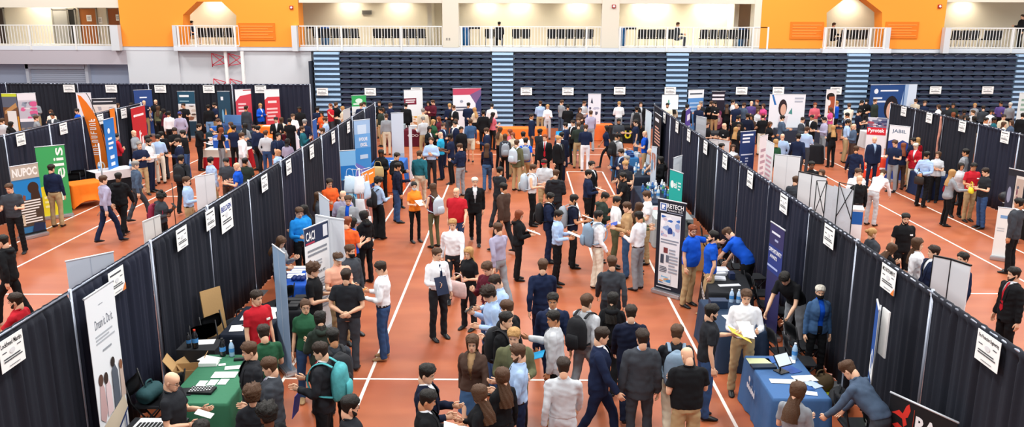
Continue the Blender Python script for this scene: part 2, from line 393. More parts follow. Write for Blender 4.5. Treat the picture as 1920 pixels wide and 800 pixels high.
    if kind in ('P','L','K','G','WP'):
        top=1.03
        torso_tube(bm,sex,lean,.0,.86,top,n+2)
        t={'P':(.092,.07,.066,.062),'L':(.08,.052,.053,.042),'K':(.098,.085,.08,.08),'WP':(.10,.09,.10,.115),'G':(.1,.1,.1,.1)}[kind]
        if kind=='G':
            kn=(R['leg'][0][1]+R['leg'][1][1])/2
            tube(bm,[Vector((0,0,.98)),Vector((0,0,.88)),Vector((0,kn.y*.4,.7)),Vector((0,kn.y*.6,.56))],[(.16,.12),(.185,.14),(.20,.15),(.215,.165)],n+4,ref,sub=2)
        else:
            for hipp,kn,an in R['leg']:
                end=an-Vector((0,-.008,.035)) if kind!='K' else kn-Vector((0,0,.02))
                if kind=='K': tube(bm,[hipp+Vector((0,0,.05)),hipp-Vector((0,0,.06)),(hipp+kn)/2,end],[.08,t[0],t[1]+.006,t[2]+.004],n,ref,sub=2)
                else: tube(bm,[hipp+Vector((0,0,.05)),hipp-Vector((0,0,.06)),(hipp+kn)/2,kn,(kn+an)/2+Vector((0,.01,0)),end],[.08*hv,t[0]*hv,(t[0]*.5+t[1]*.5)*hv,t[1]-.004,t[2]-.004,t[3]],n,ref,sub=2)
        return bm,vox,None
    if kind in ('shoe0','shoe1','shoes'):
        for i,(hipp,kn,an) in enumerate(R['leg']):
            if kind!='shoes' and kind!='shoe%d'%i: continue
            tube(bm,[an+Vector((0,.058,-.055)),an+Vector((0,.045,-.045)),an+Vector((0,.01,-.035)),an+Vector((0,-.06,-.045)),an+Vector((0,-.14,-.062)),an+Vector((0,-.19,-.068))],[(.02,.015),(.036,.036),(.042,.045),(.045,.036),(.048,.022),(.02,.008)],(12,10,8)[lod],ref,sub=2)
        return bm,None,None
HM={}
def hair_mesh(style,lod):
    """returns mesh in head-local coordinates"""
    k=(style,lod)
    if k in HM: return HM[k]
    bm=bmesh.new(); nt=(40,28,18)[lod]; nz=(16,12,8)[lod]; rr=random.Random(hash(style)%97 if False else sum(map(ord,style)))
    s=style
    def hl(th):  # hairline z by angle from the front (0..pi)
        a=abs(th)
        if a<.75: z=.188-.018*(a/.75)
        elif a<1.05: z=.17-.055*(a-.75)/.3
        elif a<1.35: z=.115-.0*(a-1.05)
        elif a<1.75: z=.115+.012*math.sin((a-1.35)/.4*PI)
        else: z=.115-.07*smooth01((a-1.75)/.5)
        return z
    th0={'s':.014,'c':.030,'l':.018,'m':.020,'p':.012,'u':.012,'a':.05,'h':.008,'z':.006,'j':.04}[s]
    rows=[]
    angs=[2*PI*k/nt for k in range(nt)]
    def wrap(t): return t if t<=PI else t-2*PI
    for j in range(nz+1):
        t=j/nz; row=[]
        for a in angs:
            w=wrap(a); z0=hl(w)
            if s in'lmj': z0=min(z0,.185 if abs(w)<.8 else max(.03,.185-.5*(abs(w)-.8)))
            if s=='h' : z1=.19 if abs(w)>1.2 else z0+.012
            else: z1=.2345
            z=z0+(z1-z0)*t; zz=min(z,.2345)
            off=th0*smooth01(t*4+.25) if s!='h' else th0*(math.sin(PI*min(1,t*.9+.1)))
            if s=='s': off=(.006+.016*smooth01((z-.13)/.07)+.008*smooth01((z-.17)/.04)*max(0,math.cos(w)))*smooth01(t*4+.3)
            elif s in 'cmlj': off+=th0*.6*smooth01((z-.15)/.07)
            nse=noise.noise(Vector((math.sin(w)*4,math.cos(w)*4,z*30))*(2.2 if s in'caj' else 1.6))
            off*=1+nse*(.75 if s in'caj' else .4)
            p=headpt(zz,a,off)
            if t==1 or z>.225: p.z+=off*.9
            else: p.z+=off*.5*smooth01((z-.17)/.06)
            row.append(bm.verts.new(p))
        rows.append(row)
    for a,b in zip(rows,rows[1:]):
        for q in range(nt): bm.faces.new((a[q],a[(q+1)%nt],b[(q+1)%nt],b[q])).smooth=True
    if s!='h': bm.faces.new(rows[-1]).smooth=True
    # inner lip
    low=[bm.verts.new(headpt(max(.02,v.co.z),a,-.004)) for v,a in zip(rows[0],angs)]
    for q in range(nt): bm.faces.new((low[q],low[(q+1)%nt],rows[0][(q+1)%nt],rows[0][q]))
    if s in 'lmj':
        L={'l':.27,'m':.06,'j':.12}[s]; nk=(26,18,12)[lod]; nr=(9,7,5)[lod]
        for shell in (0,1):
            prev=None
            for j in range(nr+1):
                t=j/nr; row=[]
                for q in range(nk+1):
                    a=(1.42+(2*PI-2.84)*q/nk); z=.15-(L+.15)*t
                    e=1-abs(wrap(a))/PI
                    if z>.03: p=headpt(z,a,(.016 if not shell else .002)*(1+.3*noise.noise(Vector((a*3,z*9,shell)))))
                    else:
                        q3=headpt(.03,a,.0); g=smooth01((.03-z)/.2); ang=a
                        rx=.075+.03*g; ry=.075+.035*g
                        p=Vector((rx*math.sin(ang)+0,.02+.01*g-ry*math.cos(ang)*(1 if math.cos(ang)<0 else .75),z))
                        if shell: p*=1; p.x*=.86; p.y=.02+(p.y-.02)*.86
                    wv=.009*math.sin(a*9+z*35)*smooth01((.1-z)/.1); p.x+=wv*math.sin(a); p.y-=wv*math.cos(a)
                    row.append(bm.verts.new(p))
                if prev:
                    for q in range(nk): bm.faces.new((prev[q],prev[q+1],row[q+1],row[q])).smooth=True
                prev=row
    if s=='p':
        tube(bm,[(0,.10,.165),(0,.15,.17),(0,.17,.10),(0,.15,.0),(0,.14,-.09)],[.018,.032,.034,.028,.008],(12,8,6)[lod],sub=3)
    if s=='u': ellips(bm,(0,.135,.17),(.042,.034,.04),None,(14,10,8)[lod],(9,7,5)[lod])
    if s=='a': ellips(bm,(0,.06,.28),(.055,.055,.05),None,14,9)
    me=bpy.data.meshes.new('hair'); bm.to_mesh(me); bm.free(); HM[k]=me; return me
def acc_mesh(kind):
    k=('acc',kind)
    if k in HM: return HM[k]
    bm=bmesh.new()
    if kind=='beard':
        nt,nz=16,7; rows=[]
        for j in range(nz+1):
            row=[]
            for q in range(nt+1):
                a=-1.5+3*q/nt; ztop=.036+.07*abs(a/1.5)**1.5; z=.002+(ztop-.002)*j/nz
                row.append(bm.verts.new(headpt(z,a,.009*math.sin(PI*min(1,(j+.7)/(nz+1))))))
            rows.append(row)
        for a,b in zip(rows,rows[1:]):
            for q in range(nt): bm.faces.new((a[q],a[q+1],b[q+1],b[q])).smooth=True
        tube(bm,[headpt(.07,-.35,.004),headpt(.068,0,.008),headpt(.07,.35,.004)],.005,6,Vector((0,0,1)))
    elif kind=='mask':
        nt,nz=14,7; rows=[]
        for j in range(nz+1):
            z=.006+.085*j/nz; rows.append([bm.verts.new(headpt(z,-1.15+2.3*q/nt,.006+.016*math.sin(PI*j/nz)*math.cos((-1.15+2.3*q/nt)))) for q in range(nt+1)])
        for a,b in zip(rows,rows[1:]):
            for q in range(nt): bm.faces.new((a[q],a[q+1],b[q+1],b[q])).smooth=True
        for s in(-1,1): tube(bm,[headpt(.075,s*1.15,.006),headpt(.11,s*1.5,.006)],.0015,4)
    elif kind=='glasses':
        for s in(-1,1):
            pts=[Vector((s*.032+.02*math.cos(2*PI*q/12),-.098,.120+.015*math.sin(2*PI*q/12))) for q in range(13)]
            tube(bm,pts,.0022,5,Vector((0,1,0)),cap=False)
            tube(bm,[(s*.052,-.098,.122),(s*.076,-.05,.122),(s*.078,.01,.118)],.002,5)
        tube(bm,[(-.012,-.099,.122),(.012,-.099,.122)],.002,5,Vector((0,1,0)))
    elif kind in('cap','capback'):
        nt,nz=28,9; rows=[]
        for j in range(nz+1):
            z=.170+(.2345-.170)*j/nz; rows.append([bm.verts.new(headpt(z,2*PI*q/nt,.016)+Vector((0,0,.018*j/nz))) for q in range(nt)])
        for a,b in zip(rows,rows[1:]):
            for q in range(nt): bm.faces.new((a[q],a[(q+1)%nt],b[(q+1)%nt],b[q])).smooth=True
        bm.faces.new(rows[-1]).smooth=True
        sg=1 if kind=='cap' else -1; r0=[];r1=[];r2=[]
        for q in range(11):
            a=-1.0+2*q/10; c=headpt(.170,a if sg>0 else a+PI,.014); r0.append(bm.verts.new(c)); e=c+Vector((0,-sg*.062*math.cos(a*1.35),-.004)); r1.append(bm.verts.new(e)); r2.append(bm.verts.new(e-Vector((0,0,.004))))
        for q in range(10):
            bm.faces.new((r0[q],r0[q+1],r1[q+1],r1[q])); bm.faces.new((r1[q],r1[q+1],r2[q+1],r2[q]))
        ellips(bm,(0,.012,.254),(.008,.008,.005))
    elif kind=='tie':
        pts=[(1.474,.014),(1.45,.02),(1.43,.015),(1.3,.022),(1.15,.028),(1.03,.034),(.99,.004)]; A=[];B=[]
        for z,w in pts:
            y=-.052-(1.474-z)*.9 if z>1.40 else -.128-.012*math.sin((1.4-z)*4)
            if z<1.40: y=-.142
            A.append([bm.verts.new((sx*w,y,z)) for sx in(-1,1)]); B.append([bm.verts.new((sx*w,y+.01,z)) for sx in(-1,1)])
        for a_,b_ in zip(A,A[1:]): bm.faces.new((a_[0],b_[0],b_[1],a_[1]))
        for a_,b_ in zip(B,B[1:]): bm.faces.new((a_[1],b_[1],b_[0],a_[0]))
        for q in range(len(A)-1):
            for sx in(0,1): bm.faces.new((A[q][sx],A[q+1][sx],B[q+1][sx],B[q][sx]))
    elif kind=='lanyard':
        tube(bm,[(-.07,.03,1.47),(-.06,-.09,1.40),(-.01,-.14,1.2),(0,-.145,1.14)],.005,5,sub=3); tube(bm,[(.07,.03,1.47),(.06,-.09,1.40),(.01,-.14,1.2),(0,-.145,1.14)],.005,5,sub=3)
    me=bpy.data.meshes.new(kind); bm.to_mesh(me); bm.free()
    HM[k]=me; return me
def badge_mesh():
    if 'badge' in HM: return HM['badge']
    bm=bmesh.new(); box(bm,.055,-.150,1.27,.115,-.138,1.30); me=bpy.data.meshes.new('name_badge'); bm.to_mesh(me); bm.free(); HM['badge']=me; return me
def belt_mesh(sex):
    k='belt'+sex
    if k in HM: return HM[k]
    bm=bmesh.new(); T={'m':(.164,.119),'f':(.155,.115),'h':(.214,.18)}[sex]; tube(bm,[(0,0 if sex!='h' else -.03,.965),(0,0 if sex!='h' else -.03,1.0)],[T,T],24); me=bpy.data.meshes.new(k); bm.to_mesh(me); bm.free(); HM[k]=me; return me
def pack_object(col,accent='444444'):
    """backpack in wearer coordinates"""
    root=empty('backpack')
    bm=bmesh.new()
    prof=[(.0,.12,.07),(.03,.155,.10),(.16,.165,.12),(.30,.16,.11),(.40,.135,.09),(.46,.07,.05),(.475,.02,.015)]
    tube(bm,[(0,.235-.01*(k%2)+.0,.985+p[0]) for k,p in enumerate(prof)],[(p[1],p[2]) for p in prof],16,sub=2)
    pbod=finish(bm,'pack_body',mat(col,.8,.3,14,vary=.45) if col=='4fa6ac' else mat(col,.8,.3,14),root,smooth=True)
    bm=bmesh.new(); tube(bm,[(0,.335,1.01),(0,.35,1.05),(0,.352,1.17),(0,.335,1.22)],[(.08,.015),(.115,.03),(.11,.03),(.08,.012)],12,sub=2)
    finish(bm,'front_pocket',mat(accent if accent!='444444' else col,.8,.3,14),pbod,smooth=True)
    for s in(-1,1):
        bm=bmesh.new(); tube(bm,[(s*.09,.17,1.43),(s*.10,.05,1.485),(s*.11,-.08,1.44),(s*.125,-.15,1.30),(s*.15,-.12,1.16),(s*.17,.0,1.07),(s*.13,.17,1.04)],[(.024,.008)]*7,8,Vector((1,0,0)),sub=3)
        finish(bm,'shoulder_strap',mat(col,.8),root,smooth=True)
    return root
def eval_parts(keys):
    objs=[]
    for key in keys:
        kind,pose,sex,seed,lod=key
        bm,vox,post=build_part(*key)
        me=bpy.data.meshes.new('p'); bm.to_mesh(me); bm.free()
        if vox is None: PM[key]=me; me.polygons.foreach_set('use_smooth',[True]*len(me.polygons)); continue
        o=bpy.data.objects.new('tmp',me); COL.objects.link(o)
        m=o.modifiers.new('r','REMESH'); m.mode='VOXEL'; m.voxel_size=vox; m.adaptivity=0; m.use_smooth_shade=True
        s=o.modifiers.new('s','SMOOTH'); s.factor=.5; s.iterations=(4,3,2)[lod]
        objs.append((key,o,post))
    dg=bpy.context.evaluated_depsgraph_get(); dg.update()
    for key,o,post in objs:
        kind,pose,sex,seed,lod=key
        me=bpy.data.meshes.new_from_object(o.evaluated_get(dg))
        if kind[0] in 'TSJHVDWPKGL' and kind!='body' and lod<2:
            # cloth folds: small displacement along the normal
            nv=len(me.vertices); co=np.empty(nv*3); me.vertices.foreach_get('co',co); co=co.reshape(-1,3); no=np.empty(nv*3); me.vertices.foreach_get('normal',no); no=no.reshape(-1,3)
            amp=(.0030 if kind in('P','K','WP','G','S','J','H') else .0022); z=co[:,2]
            rg=np.random.RandomState(seed*7+len(kind)); w=np.zeros(nv)
            for q in range(9):
                d=rg.normal(size=3); d/=np.linalg.norm(d); fq=rg.uniform(25,75); d2=rg.normal(size=3); d2/=np.linalg.norm(d2)
                w+=np.sin(co@d*fq+rg.uniform(0,6)+1.6*np.sin(co@d2*22+rg.uniform(0,6)))*rg.uniform(.3,.6)
            co=co+no*(w*amp)[:,None]; me.vertices.foreach_set('co',co.astype(np.float32).ravel())
        if post:
            bm=bmesh.new(); bm.from_mesh(me); bm.normal_update(); post(bm); bm.to_mesh(me); bm.free()
        me.polygons.foreach_set('use_smooth',[True]*len(me.polygons)); me.name=kind; PM[key]=me
    for key,o,post in objs:
        m0=o.data; bpy.data.objects.remove(o); bpy.data.meshes.remove(m0)
def put(name,me,mats,parent,mx=None):
    while len(me.materials)<len(mats): me.materials.append(WHITE)
    o=bpy.data.objects.new(name,me); COL.objects.link(o)
    for i,m in enumerate(mats): o.material_slots[i].link='OBJECT'; o.material_slots[i].material=m
    if parent is not None: o.parent=parent
    if mx is not None: o.matrix_local=mx
    return o
LIP='b5705f'
TOPN={'T':'polo_shirt','S':'shirt','J':'shirt','H':'hoodie','V':'tank_top','D':'dress','W':'shirt'}
BOTN={'P':'trousers','L':'leggings','K':'shorts','G':'skirt','WP':'trousers'}
FACE={'F':0,'R':90,'B':180,'L':-90,'FR':45,'BR':135,'FL':-45,'BL':-135}
def person_keys(s):
    ks=[('body',)]
    t=s['top'][0]
    tk=t if t not in 'JW' else 'U'
    ks.append((tk,))
    if t in 'JW': ks.append((t,))
    if t!='D': ks.append((s['bot'][0],))
    ks+= [('shoe0',),('shoe1',)] if s['lod']<2 else [('shoes',)]
    return [(k[0],s['pose'],s['sex'],s['seed'],s['lod']) for k in ks]
def make_person(s):
    K=(s['pose'],s['sex'],s['seed'],s['lod']); sk=SKIN[s['skin']]; hc=HAIRC[s['hair'][1]] if len(s['hair'])>1 else 'c8a080'
    sm=mat(sk,.5,spec=.35); lip=plain(LIP if s['skin']!='3' else '5a2f28')
    body=put('person',PM[('body',)+K],[sm,lip,plain('e9e6e2'),plain('2a1a12'),plain(HAIRC[s['hair'][1]] if len(s['hair'])>1 and s['hair'][1] not in'ow' else '6a4a30')],None)
    R=rig(s['pose'],s['sex'],s['seed'])
    body.location=(s['X'],s['Y'],R['sit']*s['h']/1.75+s.get('z',0)); body.rotation_euler=(0,0,math.radians(s['face'])); sc=s['h']/1.75; body.scale=(sc,sc,sc)
    t=s['top']; tk=t[0] if t[0] not in'JW' else 'U'
    scol=t[1] if t[0] not in 'JW' else (t[2] if len(t)>2 else 'white')
    nm=TOPN[t[0]] if not(t[0]=='T' and s.get('tee')) else 't_shirt'
    shirt=put(nm,PM[(tk,)+K],[cloth(CL[scol])],body)
    if t[0] in 'JW': put('suit_jacket' if t[0]=='J' else 'open_jacket',PM[(t[0],)+K],[cloth(CL[t[1]])],body)
    if t[0]!='D': pants=put(BOTN[s['bot'][0]],PM[(s['bot'][0],)+K],[cloth(CL[s['bot'][1]])],body)
    lean=R['lean']
    if len(t)>3 and abs(lean)<.2: put('tie',acc_mesh('tie'),[cloth(CL[t[3]])],shirt)
    shc=mat(CL.get(s.get('shoe','black'),'17181b'),.4)
    if s['lod']<2:
        for q in(0,1): put('shoe',PM[('shoe%d'%q,)+K],[shc],body)
    else: put('shoes',PM[('shoes',)+K],[shc],body)
    hs=s['hair'][0]; X=R['X']
    if hs!='x': put('hair',hair_mesh(hs,s['lod']),[mat(hc,.55,.5,90)],body,X)
    ex=s['ex']
    if 'beard' in ex: put('beard',acc_mesh('beard'),[mat(hc,.8,.5,90)],body,X)
    for e in ex:
        if e.startswith('mask'): put('face_mask',acc_mesh('mask'),[cloth(CL[e.split('=')[1]])],body,X)
        if e.startswith('cap='): put('cap',acc_mesh('cap'),[cloth(CL[e.split('=')[1]])],body,X)
        if e=='glasses': put('glasses',acc_mesh('glasses'),[plain('1a1a1c')],body,X)
        if e=='badge' and not lean: put('name_badge',badge_mesh(),[PAPER],shirt)
        if e=='lan' and not lean: put('lanyard',acc_mesh('lanyard'),[plain('d8dade')],body)
    if t[0]=='S' and s['lod']<2 and not lean and s['bot'][0] in'P': put('belt',belt_mesh(s['sex']),[mat('2a1e18',.4)],pants)
    tag(body,s['label'],'person')
    return body,R
# ---------------------------------------------------------------- setting
def struct(o): o['kind']='structure'; return o
YW=43.5
def wx(px,py=60,Y=YW): return aty(px,py,Y).x
def floor_mat():
    m=bpy.data.materials.new('track_rubber'); m.use_nodes=True; nt=m.node_tree; b=nt.nodes['Principled BSDF']; b.inputs['Roughness'].default_value=.42; b.inputs['Specular IOR Level'].default_value=.45
    tc=nt.nodes.new('ShaderNodeTexCoord'); n1=nt.nodes.new('ShaderNodeTexNoise'); n1.inputs['Scale'].default_value=90; n2=nt.nodes.new('ShaderNodeTexNoise'); n2.inputs['Scale'].default_value=.9; n2.inputs['Detail'].default_value=6
    mp=nt.nodes.new('ShaderNodeMapping'); mp.inputs['Scale'].default_value=(.35,1.6,1); nt.links.new(tc.outputs['Object'],mp.inputs['Vector']); nt.links.new(mp.outputs[0],n2.inputs['Vector'])
    nt.links.new(tc.outputs['Object'],n1.inputs['Vector'])
    r=nt.nodes.new('ShaderNodeValToRGB'); r.color_ramp.elements[0].position=.3; r.color_ramp.elements[0].color=lin('9c4e2f'); r.color_ramp.elements[1].position=.75; r.color_ramp.elements[1].color=lin('b3653f')
    nt.links.new(n2.outputs['Fac'],r.inputs[0]); nt.links.new(r.outputs[0],b.inputs['Base Color'])
    bp=nt.nodes.new('ShaderNodeBump'); bp.inputs['Strength'].default_value=.25; bp.inputs['Distance'].default_value=.004; nt.links.new(n1.outputs['Fac'],bp.inputs['Height']); nt.links.new(bp.outputs[0],b.inputs['Normal'])
    return m
bm=bmesh.new(); box(bm,-34,1,-.12,34,YW+.4,0); fl=struct(finish(bm,'floor',floor_mat()))
LINE=mat('f3e6dc',.6)
def fline(x0,y0,x1,y1,w=.052,z=.004):
    bm=bmesh.new()
    if abs(x1-x0)<abs(y1-y0): box(bm,x0-w/2,y0,0.0005,x0+w/2,y1,z)
    else: box(bm,x0,y0-w/2,0.0005,x1,y0+w/2,z+.001)
    return struct(finish(bm,'floor_line',LINE))
for x,y0,y1 in((-3.81,2,37),(-2.43,2,28.4),(1.83,13.5,30.72),(3.17,2,30.72),(-12.98,14,37),(-11.72,14,37),(11.34,14,37),(12.68,14,37)): fline(x,y0,x,y1)
for x0,x1,y in((-3.81,3.17,12.45),(1.83,3.17,30.72),(-14,-5.9,16.5),(5.6,14,16.88),(-11.7,-8.6,26.1),(6.6,9.4,30.7),(-12.9,-5.9,33.0),(-4,5,34.6),(-4,5,36.2)): fline(x0,y,x1,y)
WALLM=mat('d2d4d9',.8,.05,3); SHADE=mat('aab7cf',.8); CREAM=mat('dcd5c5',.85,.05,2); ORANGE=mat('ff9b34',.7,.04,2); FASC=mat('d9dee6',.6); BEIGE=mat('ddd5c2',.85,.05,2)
zlow=3.88; zfl=4.08; ztop=6.36
# lower wall with recesses
bm=bmesh.new()
xr=wx(583,120)
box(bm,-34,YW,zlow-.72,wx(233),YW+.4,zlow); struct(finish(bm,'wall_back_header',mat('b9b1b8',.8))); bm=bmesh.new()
box(bm,wx(233),YW,0,wx(330),YW+.4,zlow)               # pilaster
box(bm,wx(330),YW+.12,0,xr,YW+.5,zlow); box(bm,xr,YW+.5,0,34,YW+.9,zlow)
struct(finish(bm,'wall_back_lower',WALLM))
bm=bmesh.new(); box(bm,-34,YW+.9,0,wx(233),YW+1.1,zlow-.72); struct(finish(bm,'wall_back_recess',SHADE))  # shadow inside the recess is put into this bluish wall colour
rd=empty('rollup_door',(0,0,0))
bm=bmesh.new()
for k in range(28): box(bm,wx(30),YW+.82,.11*k,wx(136),YW+.895,.11*k+.10)
finish(bm,'slat_curtain',mat('b3bdd0',.5),rd)
bm=bmesh.new(); box(bm,wx(24),YW+.6,3.0-.12,wx(140),YW+.9,3.14); finish(bm,'coil_housing',mat('c6cedd',.5),rd)
for px in(28,142):
    bm=bmesh.new(); box(bm,wx(px)-.08,YW+.6,0,wx(px)+.08,YW+.9,3.14); finish(bm,'guide_rail',mat('c8cfdb',.5),rd)
tag(rd,'grey roll-up door set in the recess under the left balcony','door')
# fascia, slabs
bm=bmesh.new(); box(bm,-34,YW-.02,zlow,34,YW+.25,zfl+.02); struct(finish(bm,'trim_balcony_edge',FASC))
bm=bmesh.new(); box(bm,-34,YW+.25,zlow,34,47.4,zfl); struct(finish(bm,'floor_balcony',mat('c9c6c0',.6)))
bm=bmesh.new(); box(bm,-34,47.2,zfl,34,47.4,8.6); struct(finish(bm,'wall_balcony_back',BEIGE))
bm=bmesh.new(); box(bm,-34,YW+.4,7.0,34,47.2,7.2); struct(finish(bm,'ceiling_balcony',mat('e8e4da',.8)))
bm=bmesh.new(); box(bm,-34,YW,6.02,wx(224,5),YW+.4,8.6); box(bm,wx(560,4),YW,ztop-.06,wx(1424,4),YW+.4,8.6); box(bm,wx(1771,4),YW,ztop+.06,34,YW+.4,8.6); struct(finish(bm,'wall_upper_beam',CREAM))
for i,(a,b_) in enumerate(((830,860),(1128,1160),(1412,1426))):
    bm=bmesh.new(); box(bm,wx(a),YW-.03,zfl,wx(b_),YW+.7,8.6); struct(finish(bm,'wall_pillar',CREAM))
# partition at back of upper halls
for a in (793,1395): 
    bm=bmesh.new(); box(bm,wx(a),YW+2.2,zfl,wx(a)+.25,47.2,7.0); struct(finish(bm,'wall_partition',CREAM))
def orange_wall(x0,x1,poly,name):
    # wall face as polygon with a notch, extruded
    o=[(x0,zfl),(x0,8.6),(x1,8.6),(x1,zfl)]
    pts=[(x1,zfl),(x1,8.6),(x0,8.6),(x0,zfl)]+poly
    bm=bmesh.new(); prism(bm,pts[::-1],YW-.05,YW+.9)
    bmesh.ops.recalc_face_normals(bm,faces=bm.faces)
    bmesh.ops.triangulate(bm,faces=[f for f in bm.faces if len(f.verts)>4])
    return struct(finish(bm,name,ORANGE))
def q(px,py): p=aty(px,py,YW-.05); return (p.x,p.z)
orange_wall(wx(228),wx(562),[(q(343,90)[0],zfl),q(343,28),q(369,3),q(415,3),q(443,29),(q(443,90)[0],zfl)],'wall_orange_left')
orange_wall(wx(1425),wx(1768),[(q(1550,90)[0],zfl),q(1550,24),q(1592,-9),q(1613,-9),q(1654,23),(q(1654,90)[0],zfl)],'wall_orange_right')
for a,b_,c,d,lab in((449,43,515,75,'orange wall plaque beside the left octagonal opening'),(1480,41,1545,73,'orange wall plaque left of the right octagonal opening'),(1658,41,1723,72,'orange wall plaque right of the right octagonal opening')):
    p0=q(a,d);p1=q(c,b_); r=empty('wall_plaque',((p0[0]+p1[0])/2,YW-.05,p0[1]))
    w=(p1[0]-p0[0]);h=p1[1]-p0[1]
    bm=bmesh.new(); box(bm,-w/2,-.05,0,w/2,0,h); finish(bm,'plaque_board',mat('e8791f',.35),r)
    bm=bmesh.new()
    for k in range(5): box(bm,-w/2+.1,-.065,h*(.14+.16*k),w/2-.25*(k%2)-.1,-.05,h*(.14+.16*k)+.05)
    finish(bm,'raised_strips',mat('f59440',.4),r); tag(r,lab,'plaque','orange wall plaques')
# downlight pools: real ceiling lights in the balcony hall
def ceil_light(x,y,z,en,sz=.35,col=(1,.9,.74)):
    r=empty('recessed_downlight',(x,y,z))
    bm=bmesh.new(); tube(bm,[(0,0,-.03),(0,0,0)],[.13,.13],16); finish(bm,'light_trim',WHITE,r)
    l=bpy.data.lights.new('lamp','SPOT'); l.energy=en; l.spot_size=2.6; l.spot_blend=.8; l.shadow_soft_size=.12; l.color=col
    o=bpy.data.objects.new('downlight_lamp',l); COL.objects.link(o); o.parent=r; o.location=(0,0,-.06)
    tag(r,'round recessed downlight in the balcony hall ceiling','ceiling light','balcony hall downlights')
for px in(60,95,310,395,650,745,910,975,1085,1210,1240,1330,1350,1600,1820): ceil_light(wx(px,30,46.2),46.6,6.98,300)
# doors on balcony
def door(n,a,b_,top,col,lab,ypl=47.2):
    x0=wx(a,50,ypl);x1=wx(b_,50,ypl); z1=aty(a,top,ypl).z
    bm=bmesh.new(); box(bm,x0,ypl-.06,zfl,x1,ypl,z1,0); box(bm,x0-.07,ypl-.09,zfl,x0,ypl,z1+.07,1); box(bm,x1,ypl-.09,zfl,x1+.07,ypl,z1+.07,1); box(bm,x0-.07,ypl-.09,z1,x1+.07,ypl,z1+.07,1)
    o=struct(finish(bm,'door_%d'%n,[mat(col,.4,0,4),mat('8f8b82',.5)])); 
    bm=bmesh.new(); tube(bm,[(x1-.12,ypl-.12,zfl+1.0),(x1-.25,ypl-.12,zfl+1.0)],.02,8); finish(bm,'door_handle',METAL,o)
    return x0,x1,z1
door(1,103,130,18,'9a9892',''); door(2,131,143,18,'26241f',''); x0,x1,z1=door(3,153,183,16,'a5622c',''); door(4,206,226,16,'94552a',''); door(5,-20,10,16,'4a3a30','')
def paperstuck(px,py,w,h,Y,lab,name='notice_sign'):
    p=aty(px,py,Y); bm=bmesh.new(); mm=[PAPER]; box(bm,-w/2,-.006,-h/2,w/2,0,h/2)
    graphic(bm,mm,w,h,[('l',.15,.2,.85,.8,5,'8a8d92')],-.006,lambda u,v,y:(u,y,v-h/2)); o=finish(bm,name,mm,None,p); tag(o,lab,'notice'); return o
paperstuck(167,34,.28,.34,47.12,'white notice taped to the brown wooden balcony door'); paperstuck(188,38,.22,.34,47.18,'small grey notice on the wall right of the wooden door'); paperstuck(221,33,.22,.34,47.12,'white notice on the wooden door beside the orange wall')
# railings
RAIL=mat('e4e4e2',.45)
def railing(a,b_,posts,lab,Y=YW-.02):
    x0=wx(a,60,Y);x1=wx(b_,60,Y); r=empty('balcony_railing',(x0,Y,zfl)); L=x1-x0
    bm=bmesh.new(); box(bm,0,-.03,1.03,L,.03,1.08); finish(bm,'top_rail',RAIL,r)
    bm=bmesh.new(); box(bm,0,-.02,.06,L,.02,.1); finish(bm,'bottom_rail',RAIL,r)
    bm=bmesh.new(); n=int(L/.155)
    for k in range(n+1): x=L*k/n; box(bm,x-.014,-.012,.1,x+.014,.012,1.03)
    finish(bm,'pickets',RAIL,r)
    for pp in posts:
        x=wx(pp,60,Y)-x0; bm=bmesh.new(); box(bm,x-.045,-.035,-.18,x+.045,.035,1.08); finish(bm,'post',RAIL,r)
    tag(r,lab,'railing')
railing(-30,213,(55,140,213),'white picket balcony railing in front of the left corridor doors')
railing(329,447,(334,366,440),'white picket railing across the left octagonal opening',YW-.35)
railing(550,829,(552,594,640,752),'white picket balcony railing between the orange wall and first pillar')
railing(861,1127,(865,921,1100),'white picket balcony railing between the two middle pillars')
railing(1161,1442,(1163,1251,1300,1412,1440),'white picket balcony railing right of the second pillar')
railing(1545,1664,(1548,1584,1632,1660),'white picket railing across the right octagonal opening',YW-.35)
railing(1765,1990,(1768,1900),'white picket balcony railing at the far right')
for a,b_,n in((213,228,'left corridor railing'),(329,336,'left octagonal opening'),(550,560,'middle railing'),(1656,1664,'right octagonal opening'),(1765,1776,'far right railing')):
    bm=bmesh.new(); box(bm,wx(a),YW-.4,zfl-.2,wx(b_),YW-.06,zfl+1.08); tag(finish(bm,'railing_end_screen',mat('cfd2d6',.5)),'solid grey end panel of the '+n,'panel')
for a,b_ in((329,447),(1540,1668)):
    bm=bmesh.new(); box(bm,wx(a),YW-.42,zlow,wx(b_),YW-.02,zfl+.02); struct(finish(bm,'trim_bay_edge',FASC))
# red wall brackets
for a in(393,424):
    x=wx(a+3,120,43.2); r=empty('wall_bracket',(x,43.35,0))
    bm=bmesh.new(); RED=mat('c73a4c',.5)
    for z in (3.75,2.45):
        xe=.66
        for p0,p1 in(((0,0,z),(xe,0,z-.18)),((0,0,z-.62),(xe,0,z-.62+.1)),((0,0,z),(0,0,z-.7)),((0,0,z-.6),(xe,0,z-.18)),((xe,0,z-.18),(xe,0,z-.6)),((0,0,z),(xe,0,z-.55))): tube(bm,[p0,p1],.022,6,Vector((0,1,0)))
    finish(bm,'red_truss',RED,r); bm=bmesh.new(); box(bm,.66,-.06,0,.8,.08,3.86); finish(bm,'white_post',WHITE,r)
    tag(r,'red steel truss bracket on white post, '+('left' if a==393 else 'right')+' of the pair under the balcony','bracket')
